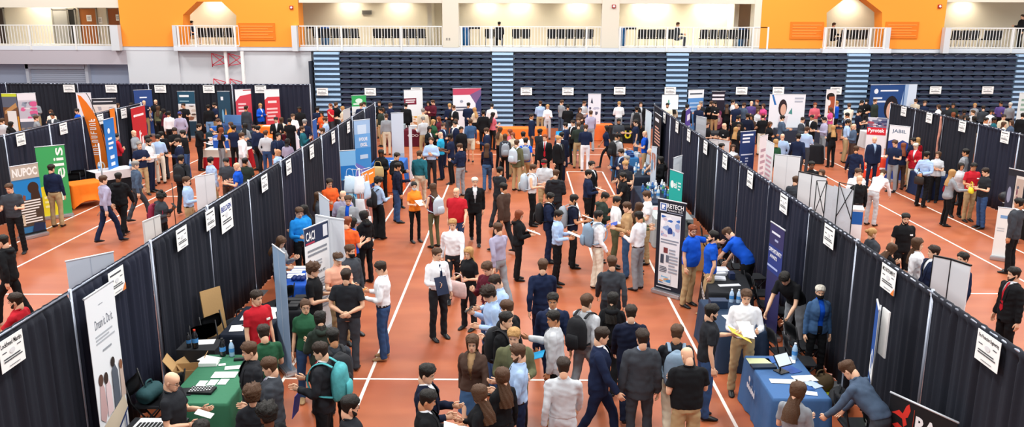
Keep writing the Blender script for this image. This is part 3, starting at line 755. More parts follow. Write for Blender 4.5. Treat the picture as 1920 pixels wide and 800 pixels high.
# bleachers (retracted)
BL=(590,640,921,964,1246,1290,1583,1627,1898,1935)
SLATE=mat('46566a',.6); SEAT=mat('141f38',.35,spec=.6); LIPM=mat('a9cdee',.45); DKB=mat('10131a',.7)
NR=15; z0b=-.05; PR=(3.86-z0b)/NR; YB=42.9
def bleacher(a,b_,aisle,lab):
    x0=wx(a,170,YB);x1=wx(b_,170,YB);L=x1-x0; r=empty('retracted_bleacher' if not aisle else 'bleacher_aisle',(x0,YB,0))
    bm=bmesh.new(); box(bm,.02,.25,.0,L-.02,.5,3.86); finish(bm,'back_frame',DKB,r)
    for k in range(NR):
        z=z0b+PR*k
        bm=bmesh.new(); box(bm,0,0 if not aisle else .03,max(.0,z),L,.28,z+PR*(.36 if not aisle else .46)); finish(bm,'riser_board',SLATE,r)
        if aisle:
            bm=bmesh.new(); box(bm,.05,-.03,z+PR*.50,L-.05,.28,z+PR*.93); finish(bm,'step_board',LIPM,r)
        else:
            bm=bmesh.new(); w=.53; n=max(1,round(L/w)); w=L/n
            for s in range(n):
                N=7; top=[];bot=[]
                for q2 in range(N+1):
                    u=q2/N; x=s*w+.02+u*(w-.04); top.append((x,z+PR*(.66+.22*math.sin(PI*u)**.7))); bot.append((x,z+PR*.40))
                prism(bm,bot+top[::-1],-.035+.02*((s+k)%2),.16)
            bmesh.ops.recalc_face_normals(bm,faces=bm.faces); finish(bm,'seat_row',SEAT,r)
            bm=bmesh.new(); box(bm,0,-.03,z+PR*.36,L,.28,z+PR*.41); finish(bm,'nosing_strip',mat('6f8fb5',.45),r)  # nosing edge; its pale blue paints in the light it reflects
    tag(r,lab,'bleacher' if not aisle else 'bleacher steps')
nm=['leftmost','second from left','third from left','fourth from left','fifth from left, at the right frame edge']
for i in range(9):
    a,b_=BL[i],BL[i+1]
    if i%2==0: bleacher(a,b_,True,'pale blue aisle steps of the folded bleachers, '+nm[i//2])
    else: bleacher(a,b_,False,'folded navy seat section of the bleachers, '+['left end one under the first balcony hall','below the two middle pillars','under the second pillar and orange wall','right end one under the orange wall'][i//2])
r=empty('bleacher_end_frame',(wx(585,170,42.6),42.9,0))
bm=bmesh.new(); box(bm,-.12,-.25,0,.0,.4,3.4); finish(bm,'side_panel',mat('2c3340',.6),r); tag(r,'dark side frame at the left end of the bleachers','frame')
# balcony chairs
def fold_chair(seatc='202226',frame='1d1e21',backc=None,rake=.12):
    r=empty('folding_chair'); FM=mat(frame,.4)
    bm=bmesh.new(); tube(bm,[(-.19,-.2,.44),(-.19,.18,.43)],.01,6); box(bm,-.2,-.21,.435,.2,.19,.46); bmesh.ops.bevel(bm,geom=[e for e in bm.edges if abs(e.verts[0].co.z-e.verts[1].co.z)>.02],offset=.03,segments=2,affect='EDGES'); finish(bm,'seat',mat(seatc,.5),r)
    bm=bmesh.new(); N=8; vs=[]
    for j in range(4):
        row=[]
        for i in range(N+1):
            u=i/N; ed=abs(u-.5)*2; x=(u-.5)*.42; z=.60+.24*j/3-(.035*ed**4 if j==3 else 0)+(.03*ed**4 if j==0 else 0); row.append(bm.verts.new((x,.22+.09*(z-.45)-.03*math.cos(PI*(u-.5)),z)))
        vs.append(row)
    for a,b_ in zip(vs,vs[1:]):
        for i in range(N): bm.faces.new((a[i],a[i+1],b_[i+1],b_[i]))
    g=bmesh.ops.solidify(bm,geom=bm.faces[:],thickness=.018); finish(bm,'backrest',mat(backc or seatc,.5),r,smooth=True)
    for s in(-1,1):
        bm=bmesh.new(); tube(bm,[(s*.215,-.24,0),(s*.215,.19,.52),(s*.21,.27,.86)],.013,6,sub=1); finish(bm,'leg',FM,r)
        bm=bmesh.new(); tube(bm,[(s*.2,.24,0),(s*.2,-.17,.44)],.013,6); finish(bm,'leg',FM,r)
    bm=bmesh.new(); tube(bm,[(-.2,.18,.11),(.2,.18,.11)],.01,6,Vector((0,0,1))); finish(bm,'stretcher',FM,r)
    bm=bmesh.new(); tube(bm,[(-.21,-.2,.06),(.21,-.2,.06)],.01,6,Vector((0,0,1))); finish(bm,'stretcher',FM,r)
    return r
CH=fold_chair(); first=[True]
def chair(x,y,rz,lab,grp=None,z=0,src=None,tilt=0):
    if src is None: src=CH
    if src is CH and first[0]: c=CH; first[0]=False
    else: c=copy_tree(src)
    c.location=(x,y,z); c.rotation_euler=(tilt,0,math.radians(rz)); tag(c,lab,'chair',grp)
    if not grp and 'group' in c: del c['group']
    return c
cl=[(374,440,'row inside the left octagonal opening'),(592,636,'row behind railing left of first pillar, left half'),(637,678,'row behind railing left of first pillar, left half'),(704,749,'row behind railing left of first pillar, right half'),(751,796,'row behind railing left of first pillar, right half'),(905,948,'row behind railing between middle pillars, left half'),(960,994,'row behind railing between middle pillars, left half'),(1026,1112,'row behind railing between middle pillars, right half'),(1197,1262,'row behind railing right of second pillar, left half'),(1314,1410,'row behind railing right of second pillar, right half'),(1570,1628,'row inside the right octagonal opening'),(1777,1834,'row on the far right balcony'),(1836,1878,'row on the far right balcony')]
def pad_chair():
    r=empty('stacking_chair'); FM=mat('8d9096',.35,metal=.6); BK_=mat('18191c',.7)
    bm=bmesh.new(); box(bm,-.22,-.22,.43,.22,.2,.49); bmesh.ops.bevel(bm,geom=bm.edges[:],offset=.02,segments=2,affect='EDGES'); finish(bm,'seat',BK_,r)
    bm=bmesh.new(); box(bm,-.235,-.025,.50,.235,.025,.93); bmesh.ops.bevel(bm,geom=bm.edges[:],offset=.022,segments=2,affect='EDGES'); bmesh.ops.rotate(bm,cent=(0,0,.5),matrix=Matrix.Rotation(-.12,3,'X'),verts=bm.verts[:]); bmesh.ops.translate(bm,vec=(0,.2,0),verts=bm.verts[:]); finish(bm,'backrest',BK_,r)
    for sx in(-1,1):
        for yy in(-.2,.2):
            bm=bmesh.new(); tube(bm,[(sx*.21,yy*1.1,0),(sx*.2,yy,.44)],.012,6); finish(bm,'leg',FM,r)
    return r
PC=pad_chair(); pfirst=[True]
for a,b_,lab in cl:
    yy=44.6 if 'opening' not in lab else 45.0
    xa=wx(a,70,yy);xb=wx(b_,70,yy); n=max(2,round((xb-xa)/.485)); x0_=(xa+xb)/2-(n-1)*.2425
    for k in range(n):
        c=PC if pfirst[0] else copy_tree(PC); pfirst[0]=False
        c.location=(x0_+.485*k,yy,zfl); c.rotation_euler=(0,0,PI); tag(c,'black padded chair in '+lab,'chair','chairs: '+lab)
# recycling bins, carts on balcony
for px,lab in((607,'left of the first pillar'),(873,'just right of the first pillar'),(1168,'just right of the second pillar'),(1394,'beside the third pillar')):
    x=wx(px,70,45.3); r=empty('recycling_bin',(x,45.6,zfl)); bm=bmesh.new(); tube(bm,[(0,0,0),(0,0,.85)],[(.24,.22),(.30,.26)],4,Vector((1,1,0))); finish(bm,'bin_body',mat('2b6fae',.5),r); bm=bmesh.new(); tube(bm,[(0,0,.85),(0,0,.93),(0,0,.98)],[(.32,.28),(.32,.28),(.22,.2)],4,Vector((1,1,0))); finish(bm,'bin_lid',mat('2a66b8',.4),r); tag(r,'blue recycling bin on the balcony '+lab,'bin')
for px,lab in((586,'left of the blue bin near the orange wall'),(890,'right of the first pillar'),(1182,'right of the second pillar')):
    x=wx(px,70,45.3); r=empty('garment_rack',(x,45.4,zfl))
    bm=bmesh.new()
    for s in(-.28,.28):
        tube(bm,[(s,0,0),(s,0,1.02)],.018,6); tube(bm,[(s,-.2,.04),(s,.2,.04)],.018,6)
    finish(bm,'rack_frame',METAL,r); bm=bmesh.new(); box(bm,-.3,-.06,.9,.3,.06,1.04); finish(bm,'rack_top',mat('2a2b30',.5),r); tag(r,'grey wheeled rack with dark top on the balcony '+lab,'rack')
for px,py,lab in((205*1477/1477/3.077+480,14,'left orange wall near its right end'),(1440+990/3.077,12,'right orange wall near its right edge')):
    p=aty(px,py,YW-.06); r=empty('wall_mount_alarm',p); bm=bmesh.new(); box(bm,-.09,-.05,-.09,.09,0,.09); finish(bm,'alarm_body',mat('a8242c',.4),r); bm=bmesh.new(); tube(bm,[(0,-.05,0),(0,-.09,0)],[.06,.05],10); finish(bm,'alarm_strobe',WHITE,r); tag(r,'small red fire alarm on the '+lab,'fire alarm')
p=aty(1151,12,YW-.04); r=empty('wall_mount_alarm',p); bm=bmesh.new(); box(bm,-.09,-.05,-.09,.09,0,.09); finish(bm,'alarm_body',mat('a8242c',.4),r); bm=bmesh.new(); tube(bm,[(0,-.05,0),(0,-.09,0)],[.06,.05],10); finish(bm,'alarm_strobe',WHITE,r); tag(r,'small red fire alarm high on the second cream pillar','fire alarm')
p=aty(688,23,47.18); r=empty('air_vent',p); bm=bmesh.new(); box(bm,-.28,-.03,-.12,.28,0,.12); finish(bm,'vent_frame',mat('a9a69e',.5),r); bm=bmesh.new()
for k in range(5): box(bm,-.25,-.05,-.1+.042*k,.25,-.03,-.08+.042*k)
finish(bm,'vent_slats',mat('6f6d68',.5),r); tag(r,'grey louvred air vent on the balcony hall wall','vent')
p=aty(840,73,YW-.06)
for dx,nmx in((-.06,'left'),(.07,'right')):
    r=empty('wall_outlet',(p.x+dx,YW-.03,p.z)); bm=bmesh.new(); box(bm,-.035,-.015,-.06,.035,0,.06); finish(bm,'cover_plate',mat('a7a49c',.5),r); bm=bmesh.new(); box(bm,-.015,-.02,.01,.015,-.015,.035); box(bm,-.015,-.02,-.035,.015,-.015,-.01); finish(bm,'sockets',mat('5a5854',.5),r); tag(r,nmx+' one of two outlets low on the first cream pillar','outlet')
# ---------------------------------------------------------------- drape rows
DRM=mat('20232d',.75,.15,14,spec=.25); DRM2=mat('212536',.7,.15,14,spec=.25)
def drape_mesh(L,seed,Hh=2.42):
    bm=bmesh.new(); rr=random.Random(seed); nx=int(L/.018); rows=[]
    ph=[rr.uniform(0,6.3) for _ in range(5)]; fr=[rr.uniform(24,34),rr.uniform(40,58),rr.uniform(9,15)]
    zs=[.015,.5,1.1,1.7,2.15,2.30,2.345,2.37,2.40,2.43,2.45]
    for j,z in enumerate(zs):
        row=[]; top=z>2.34
        for i in range(nx+1):
            x=L*i/nx; s=(z/2.4)
            warp=x+.03*math.sin(x*3+ph[3])+.02*(1-s)*math.sin(x*5+ph[4])
            y=.030*math.sin(warp*fr[0]+ph[0])*(.7+.4*math.sin(x*fr[2]+ph[2]))+.014*math.sin(warp*fr[1]+ph[1])
            if z>2.3: y*=.5 if z<2.35 else .22
            if top: y+=.022*math.sin((z-2.34)/.11*PI)
            e=min(x,L-x); 
            row.append(bm.verts.new((x,y,z)))
        rows.append(row)
    back=[[bm.verts.new((v.co.x,v.co.y+.012,v.co.z)) for v in r_] for r_ in rows]
    for a,b_ in zip(rows,rows[1:]):
        for i in range(nx): bm.faces.new((a[i],a[i+1],b_[i+1],b_[i])).smooth=True
    for a,b_ in zip(back,back[1:]):
        for i in range(nx): bm.faces.new((a[i+1],a[i],b_[i],b_[i+1])).smooth=True
    for i in range(nx): bm.faces.new((rows[-1][i],rows[-1][i+1],back[-1][i+1],back[-1][i])); bm.faces.new((rows[0][i+1],rows[0][i],back[0][i],back[0][i+1]))
    me=bpy.data.meshes.new('drape'); bm.to_mesh(me); bm.free(); return me
DV={}
POLE=mat('a9b0bf',.35,metal=.6)
def drape_row(pts,rowname,grp):
    """pts: list of (x,y) pole positions"""
    for i,(x,y) in enumerate(pts):
        r=empty('drape_upright',(x,y,0)); bm=bmesh.new(); tube(bm,[(0,0,.02),(0,0,2.46)],.022,10); finish(bm,'pole',POLE,r); bm=bmesh.new(); box(bm,-.2,-.2,0,.2,.2,.012); finish(bm,'base_plate',METAL,r)
        tag(r,'slim silver upright between black drapes in the '+rowname,'drape pole',grp+' uprights')
    for i in range(len(pts)-1):
        a=Vector(pts[i]+(0,));b_=Vector(pts[i+1]+(0,)); d=b_-a; L=d.length-.07
        key=(round(L,1),i%3)
        if key not in DV: DV[key]=drape_mesh(round(L,1),i*7+3)
        r=empty('pleated_drape',a+d.normalized()*.035,math.atan2(d.y,d.x)); o=bpy.data.objects.new('curtain',DV[key]); COL.objects.link(o); o.parent=r
        if not DV[key].materials: DV[key].materials.append(DRM if i%2 else DRM2)
        o.scale=(L/round(L,1),1,1)
        bm=bmesh.new(); tube(bm,[(-.03,.012,2.42),(L+.03,.012,2.42)],.016,8,Vector((0,0,1))); finish(bm,'cross_rail',POLE,r)
        tag(r,'%s pleated black drape panel from the near end of the %s'%(['first','second','third','fourth','fifth','sixth','seventh','eighth','ninth','tenth','eleventh','twelfth','thirteenth'][i],rowname),'drape')
YL=[5.1,7.4,9.7,12.0,14.34,16.64,19.0,21.0,23.1,25.3,27.5,29.75,32.0]
drape_row([(-5.56,y) for y in YL],'long left drape row','left drape row')
YR=[5.3,7.6,9.88,12.26,14.36,16.8,19.1,21.4,23.7,26.0,28.3,30.1,31.8]
drape_row([(5.2,y) for y in YR],'long right drape row','right drape row')
drape_row([(-14.45,y) for y in(18.4,20.7,22.96,25.25,27.2,29.6,31.6)],'far left drape row','far left drape row')
drape_row([(14.62,y) for y in(19.5,21.8,24.1,26.3,28.5,30.6,32.7)],'far right drape row','far right drape row')
drape_row([(x,40.25) for x in(-10.1,-13.9,-17.95,-21.4,-24.9,-28.4)],'back drape row','back drape row')
# paper booth signs
def paper_sign(p,rz,w,h,title=None,lab='',grp=None,titlecol='1a1a1a',orange=False,bold=.02,tv=(.74,.9)):
    r=None; bm=bmesh.new(); mm=[PAPER]; box(bm,-w/2,-.004,-h,w/2,.0,0)
    it=[]
    it.append(('t',title,bold,.07,tv[0],.93,tv[1],titlecol) if title else ('l',.1,.76,.9,.9,1,'4a4c50'))
    it+=[('l',.1,.55,.28,.62,1,'55575c'),('l',.72,.6,.9,.67,1,'55575c'),('e',.5,.55,.11,.09,'dcdde0'),('l',.12,.26,.88,.42,2,'45474c'),('l',.3,.08,.8,.13,1,'7a7c80')]
    if orange: it.append(('p',[(.78,0),(1,0),(1,.3)],'e8813a'))
    graphic(bm,mm,w,h,it,-.0045,lambda u,v,y:(u,y,v-h))
    o=finish(bm,'paper_sign',mm,None,p,math.radians(rz)); tag(o,lab,'sign',grp)
XL=-5.56+.075; XR=5.2-.075
for y,t,c,orr,lab in((8.32,'Lockheed Martin','1a1a1a',False,'white paper booth sign reading Lockheed Martin on left drape'),(10.72,None,'',True,'white paper booth sign with orange corner beside the tall white banner'),(12.97,None,'',False,'white paper booth sign left of the first floor lamp like pole, above cardboard sheet'),(14.25,None,'',False,'smaller white paper booth sign immediately left of the BELDEN sign'),(17.47,None,'',False,'white paper booth sign on left drape above the seated brown haired woman'),(19.4,None,'',False,'white paper booth sign on left drape above the pair in bright blue'),(21.66,None,'',False,'white paper booth sign on left drape left of the orange shirt man'),(24.26,None,'',False,'white paper booth sign on left drape left of the blue shark poster'),(26.5,None,'',False,'white paper booth sign on left drape beside the EVOLVE EXCEL banner')):
    if 'lamp' in lab: lab='white paper booth sign on left drape above the cardboard sheet'
    if 'shark' in lab: lab='white paper booth sign on left drape left of the blue poster'
    paper_sign((XL,y,2.4),90,.43,.35,t,lab,None,c or '1a1a1a',orr)
paper_sign((XL+.005,15.05,2.37),90,.62,.56,'BELDEN','larger white paper sign reading BELDEN in blue on left drape',None,'223c8f',False,.03,(.7,.88))
for y,t,orr,lab in((8.45,'Fire Protection Engineering',False,'white paper booth sign reading Fire Protection Engineering on right drape'),(10.95,'MKS INSTRUMENTS',True,'white paper booth sign reading MKS INSTRUMENTS on right drape'),(13.2,None,False,'white paper booth sign on right drape above the tall purple banner'),(15.6,None,False,'white paper booth sign on right drape, second beyond the MKS one'),(18.0,None,False,'white paper booth sign on right drape, third beyond the MKS one'),(20.3,None,False,'white paper booth sign on right drape above the teal esi banner'),(22.5,None,False,'white paper booth sign on right drape, next after the esi banner'),(24.8,None,False,'white paper booth sign on right drape, fourth from its far end'),(26.7,None,False,'white paper booth sign on right drape, third from its far end'),(29.1,None,False,'white paper booth sign on right drape nearest its far end')):
    paper_sign((XR,y,2.42),-90,.45,.35,t,lab,None,'1a1a1a',orr)
for y,lab in((23.6,'above the NUPOC banner'),(25.9,'above the green elis banner'),(28.26,'behind the blue banner and orange flag'),(30.0,'left of the red banner')): paper_sign((-14.45+.07,y,2.4),90,.43,.35,None,'white paper booth sign on far left drape '+lab)
for y,lab in((31.4,'nearest its far end'),(29.4,'above the JABIL banner, second from far end'),(27.15,'above the woman with folded arms'),(24.7,'above the white display board')): paper_sign((14.62-.07,y,2.42),-90,.43,.35,None,'white paper booth sign on far right drape '+lab)
for px,lab in((129,'above the bearded man in grey'),(208,'above the wide photo banner'),(300,'right of the blue banner top'),(391,'left of the dark blue banner'),(488,'left of the white and red banner')):
    p=aty(px,161,40.15); paper_sign((p.x,40.15,2.38),0,.55,.36,None,'white paper booth sign on back drape '+lab)
for px,py,lab in((604,165,'left end steps'),(694,165,'above green banner'),(781,164,'above maroon banner'),(987,164,'left of centre, above the orange table'),(1065,164,'above the bright blue table'),(1162,163,'right of the white and purple banner'),(1257,163,'above the white screen'),(1391,163,'above the man with white shirt'),(1460,163,'above the white photo backdrop'),(1568,163,'behind the slim photo sign'),(1755,162,'right of the big blue backdrop'),(1853,162,'rightmost on the bleachers')):
    p=aty(px,py,YB-.1); paper_sign((p.x,YB-.1,p.z),0,.58,.38,None,'white paper booth sign hung on bleachers, '+lab)
# ---------------------------------------------------------------- banners
def banner(tl,tr,h,base,items,lab,cat='banner',name='banner_stand',z0=.1,X=None,pole=True,w=None,rail='c9ccd2'):
    """retractable stand; tl,tr: where the two top corners are seen, h: their height in metres"""
    a=at(tl[0],tl[1],h); b_=at(tr[0],tr[1],h)
    return banner_w(a.xy,b_.xy,h,base,items,lab,cat,name,z0,pole,rail)
def banner_w(a,b_,h,base,items,lab,cat='banner',name='banner_stand',z0=.1,pole=True,rail='c9ccd2'):
    a=Vector((a[0],a[1],0)); b_=Vector((b_[0],b_[1],0)); d=b_-a; W=d.length; rz=math.atan2(d.y,d.x)
    r=empty(name,(a+b_)/2,rz)
    bm=bmesh.new(); mm=[plain(base)]; box(bm,-W/2,-.006,z0,W/2,0,h)
    graphic(bm,mm,W,h-z0,items,-.0065,lambda u,v,y:(u,y,v+z0)); finish(bm,'banner_panel',mm,r)
    bm=bmesh.new(); tube(bm,[(-W/2-.01,0,h),(W/2+.01,0,h)],.014,8,Vector((0,0,1))); finish(bm,'top_rail',mat(rail,.4,metal=.3),r)
    bm=bmesh.new(); box(bm,-W/2-.02,-.11,0,W/2+.02,.1,z0); bmesh.ops.bevel(bm,geom=bm.edges[:],offset=.02,segments=2,affect='EDGES'); finish(bm,'base_cassette',METAL,r)
    if pole:
        bm=bmesh.new(); tube(bm,[(0,.03,z0),(0,.03,h)],.011,8); finish(bm,'support_pole',METAL,r)
    tag(r,lab,cat); return r
def back_banner(tl,tr,h,base,lab,items=(),**k): return banner(tl,tr,h,base,list(items),lab,**k)
# -- near left row
def drapeb(px1,px2,X,h,ytop,base,items,lab):
    a=None
    def yon(px,py):
        d=ray(px,py); t=X/d.x; return d.y*t
    ya=yon(px1,ytop[0]); yb=yon(px2,ytop[1])
    return banner_w((X,ya),(X,yb),h,base,items,lab)
# Dream it. Do it.
drapeb(154,208,-5.32,2.38,(535,502),'eceff4',[('l',.4,.915,.62,.925,1,'9a9ea6'),('t','Dream it. Do it.',0,.22,.79,.84,.845,'6d7380'),('l',.2,.70,.85,.76,3,'b4b8c0'),('l',.38,.64,.82,.665,1,'9a9ea6'),
 ('p',[(.05,.28),(.13,.46),(.2,.5),(.28,.44),(.3,.3),(.2,.24)],'c9a6a6'),('e',.19,.5,.08,.035,'5c3f36'),('p',[(.3,.26),(.32,.44),(.4,.5),(.5,.42),(.5,.27)],'e3c9cc'),('e',.36,.49,.07,.035,'3d2c28'),('p',[(.55,.25),(.57,.5),(.68,.54),(.78,.48),(.78,.27)],'5a616e'),('e',.64,.55,.07,.03,'2f2523'),('p',[(.82,.3),(.85,.48),(.96,.48),(.98,.3)],'c8b0a4'),('e',.9,.5,.06,.03,'8a5a40'),
 ('p',[(.1,.23),(.9,.31),(.98,.22),(.45,.12)],'d7c7b0'),('p',[(.1,.23),(.45,.12),(.98,.22),(.98,.205),(.45,.10),(.1,.215)],'2f3f6e'),('r',.16,.0,.2,.2,'34467a'),('r',.3,.0,.34,.16,'34467a'),('r',.84,.05,.88,.2,'34467a')],'tall white banner reading Dream it. Do it. against the left drape')
# silver banner seen from behind
banner((511,458),(534,475),2.1,'8fa9c8',[('r',.45,0,.49,1,'b9c8dc')],'grey blue back of banner stand behind man in red polo')
# CACI
banner((569,430),(614,412),2.1,'f1f2f4',[('r',0,.84,1,1,'23304f'),('t','CACI',.02,.06,.875,.42,.96,'f4f4f6'),('r',.04,.845,.4,.862,'b43a50'),('r',.76,.865,.95,.975,'e6e8ee'),('l',.1,.72,.9,.8,2,'8b9099'),('l',.1,.62,.9,.68,2,'a4a8b0'),('t','FIND YOUR FIT',.02,.22,.545,.78,.572,'3a3f4a'),('l',.08,.2,.92,.5,12,'9aa0aa'),('l',.1,.04,.7,.16,4,'a9aeb6')],'white CACI banner with navy header, beside the blue cloth table')
# white multi panel behind CACI
def panels(pts,h,col,lab,name='display_board',edge='17181b',items=None,z0=.02,cat='display board',h0=None):
    """folding board through plan points"""
    P=[Vector((p[0],p[1],0)) for p in pts]; r=empty(name,P[0])
    for i in range(len(P)-1):
        a=P[i]-P[0];b_=P[i+1]-P[0];d=(b_-a);L=d.length; an=math.atan2(d.y,d.x)
        bm=bmesh.new(); mm=[mat(col,.6)]; box(bm,0.012,-.012,z0,L-.012,.012,h)
        if items and i<len(items) and items[i]:
            graphic(bm,mm,L,h-z0,items[i],-.0125,lambda u,v,y:(u+L/2,y,v+z0))
        finish(bm,'panel',mm,r,a,an)
        bm=bmesh.new(); box(bm,0,-.02,h-.0,L,.02,h+.025); box(bm,0,-.018,.0,.014,.018,h); finish(bm,'panel_frame',mat(edge,.4),r,a,an)
    tag(r,lab,cat); return r
a=at(592,404,2.1);b_=at(617,409,2.1);c=at(645,413,2.1)
panels([a.xy,b_.xy,c.xy],2.1,'e4e7ee','white folding panel display behind the CACI banner',edge='d8dbe2')
banner((598,362),(617,376),2.1,'d3dbe6',[],'pale back of a narrow banner beside the woman in grey, left of orange shirt man')
# posters on the left row
banner((637,283),(666,281),2.05,'2f8fd0',[('r',0,.78,1,1,'7db7e6'),('r',0,.6,1,.78,'1d74c4'),('p',[(.1,.57),(.45,.61),(.5,.58),(.25,.55)],'e8eef4'),('r',0,.4,1,.57,'263c5c'),('p',[(.55,.58),(.9,.62),(.8,.57)],'dce8f2'),('p',[(0,.2),(.5,.36),(1,.3),(1,.12),(0,.1)],'54c4e8'),('p',[(.1,.28),(.6,.4),(.9,.3),(.5,.24)],'a9e2f4'),('r',0,0,1,.1,'164f86')],'tall blue water picture poster on left drape, left of the hanging bags')
banner((663,226),(693,223),2.4,'3f8fd6',[('r',0,.8,1,1,'9fc0e6'),('r',0,.6,1,.8,'6ea8e2'),('r',.2,.8,.75,.93,'c9ddf2'),('t','EVOLVE',.03,.28,.70,.8,.75,'f3f6fa'),('t','EXCEL',.03,.36,.62,.78,.67,'f3f6fa'),('r',.3,.44,.8,.5,'b9d4ee'),('p',[(0,0),(1,0),(1,.25),(0,.4)],'6f74c8')],'tall blue banner reading EVOLVE EXCEL beside the hanging bags')
# hanging bags rack
p=at(674,330,1.9); r=empty('bag_rack',(p.x,p.y,0))
bm=bmesh.new(); tube(bm,[(0,0,.03),(0,0,2.1)],.02,8); 
for k in range(4): tube(bm,[(0,0,.03),(.3*math.cos(k*PI/2),.3*math.sin(k*PI/2),.02)],.015,6)
for k in range(6): tube(bm,[(0,0,2.05-.2*(k%2)),(.28*math.cos(k*1.05),.28*math.sin(k*1.05),2.12-.2*(k%2))],.01,6)
finish(bm,'rack_pole',METAL,r); tag(r,'pole rack hung with giveaway bags beside the blue posters','rack')
rx,ry=p.x,p.y
for k,(dx,dy,z,c,w) in enumerate(((-.22,-.1,1.72,'cfe3f2',.3),(.05,-.28,1.75,'e6eef5',.3),(.2,-.15,1.6,'bcd3ea',.28),(-.12,-.26,1.25,'3d4a4f',.26),(-.25,-.2,.9,'6d7468',.26),(.05,-.34,1.2,'d9dde2',.28),(.18,-.3,.75,'e4e4e6',.32),(.1,-.36,.4,'d0d2d8',.3))):
    bm=bmesh.new(); tube(bm,[(0,0,-.22),(0,-.01,-.1),(0,0,.12),(0,0,.2)],[(w/2,.05),(w/2,.07),(w/2*.85,.04),(w/2*.8,.012)],14,sub=2); tube(bm,[(-w*.3,0,.18),(-w*.2,0,.36),(w*.2,0,.36),(w*.3,0,.18)],.006,5,Vector((0,1,0)),sub=3)
    tag(finish(bm,'gift_bag',mat(c,.4,.5,12),None,(rx+dx,ry+dy,z),k*.6,smooth=True),['pale blue bag high on the bag rack, left','white bag high on the bag rack, front','light blue bag on the right of the bag rack','dark grey bag halfway down the bag rack','olive grey bag low on the bag rack, left','silver bag mid height on the bag rack front','white bag low on the bag rack, right','pale grey bag lowest on the bag rack'][k],'bag')
# orange sign on stand
a=at(677,325,1.75);b_=at(702,313,1.75); r=banner_w(a.xy,b_.xy,1.75,'f08a2c',[('l',.55,.6,.9,.8,1,'fff3e6')],'tilted plain orange sign on a stand in front of the bag rack','sign','sign_stand',1.35,False)
for ch in list(r.children):
    if ch.name.startswith('base_cassette'): bpy.data.objects.remove(ch)
bm=bmesh.new(); tube(bm,[(0,.02,0.01),(0,.02,1.4)],.015,8); box(bm,-.18,-.14,0,.18,.18,.015); finish(bm,'stand_pole',METAL,r)
banner((733,212),(756,211),2.15,'cdd6e4',[('r',.0,0,1,.25,'a9bdd8')],'white grey back of a slim banner at the far end of left row')
# clear sign pole near
banner((766,236),(772,236),2.1,'d0d4dc',[],'very narrow pale banner edge beside the blue and white table')
banner((586,226),(593,222),1.9,'2b62b8',[('r',0,.3,1,.6,'e9eef5')],'narrow blue and white banner behind left drape near the man in teal')
banner((643,207),(656,202),2.0,'c2c5c9',[],'grey banner back beyond the left drape, by the black sweater man')
banner((554,247),(561,262),1.8,'e9e4ee',[],'thin white board edge standing behind left drape by the purple shirt person')
# -- left aisle
banner((17,313),(70,305),1.95,'2f6f9f',[('r',0,.8,1,1,'b9ada0'),('t','NUPOC',.04,.06,.84,.94,.96,'f0efec'),('r',0,.5,1,.78,'1c7ec4'),('e',.72,.66,.2,.085,'3a241a'),('p',[(.6,.5),(.62,.62),(.9,.62),(.95,.5)],'3a241a'),('p',[(.28,.5),(.34,.58),(.42,.56),(.4,.5)],'8a4a30'),('r',0,.12,1,.5,'4a3c30'),('l',.2,.16,.92,.5,9,'e9e7e2'),('r',0,.14,.3,.3,'cdbda6'),('p',[(.5,.03),(.95,.03),(.98,.14),(.6,.16)],'1e2c4c'),('r',0,0,1,.03,'0f1216')],'NUPOC recruiting banner with photo of a person saluting, far left')
banner((65,276),(120,271),2.1,'3fa35c',[('p',[(0,.0),(.0,.42),(.25,.44),(.62,.0)],'e6d428'),('t','elis',.01,.55,.52,.92,.97,'eef6ee','rot'),('r',.6,.2,.8,.45,'d7efda'),('l',.1,.1,.35,.3,3,'f3ec9a')],'tall green and yellow banner with vertical white letters elis')
banner((365,331),(402,325),1.95,'e9ebf0',[('r',.48,0,.52,1,'d5d8de')],'white display panel beside the man in light blue shirt, left aisle',rail='dfe2e8')
a=at(268,417,1.55);b_=at(287,409,1.55);c=at(300,404,1.55)
panels([a.xy,b_.xy,c.xy],1.55,'e6e8e6','white panel board below the woman with a red backpack',edge='c8cacb')
banner((123,490),(212,472),2.1,'c9d3e2',[('r',.49,0,.51,1,'b4c0d2')],'wide pale blue panel standing behind the left drape',rail='dfe3ea')
# feather flag
p=at(190,312,0.0); p=Vector((-14.3,27.4,0)); r=empty('feather_flag',p,math.radians(8))
bm=bmesh.new(); prof=[(-.30,3.15,.0),( -.29,3.1,.1),(-.26,2.9,.22),(-.2,2.6,.33),(-.12,2.2,.42),(-.05,1.7,.46),(0,1.2,.46),(.03,.7,.42),(.05,.35,.36)]
L_=[(x-.0,z) for x,z,w in prof]; R_=[(x+w,z) for x,z,w in prof]
mm=[mat('ef8f2e',.6)]
poly=L_+R_[::-1]
L2=[bm.verts.new((x,0,z)) for x,z in L_];R2=[bm.verts.new((x,0,z)) for x,z in R_]
for k in range(len(L_)-1): bm.faces.new((L2[k],R2[k],R2[k+1],L2[k+1]))
bmesh.ops.solidify(bm,geom=bm.faces[:],thickness=.008)
wm=plain('f5efe6'); mm.append(wm)
rr=random.Random(5)
for k in range(9):
    z=2.25-k*.14; x0=-.03+.005*k
    for (dx0,dz0,dx1,dz1) in ((0,0,.2,.03),(0,.0,.03,.09) if k%2 else (.16,0,.2,.09),(0,.06,.2,.09) if k%3 else (0.08,0.03,.11,.09)):
        vs=[bm.verts.new((x0+x,-.012,z+zz)) for x,zz in((dx0,dz0),(dx1,dz0),(dx1,dz1),(dx0,dz1))]; bm.faces.new(vs).material_index=1
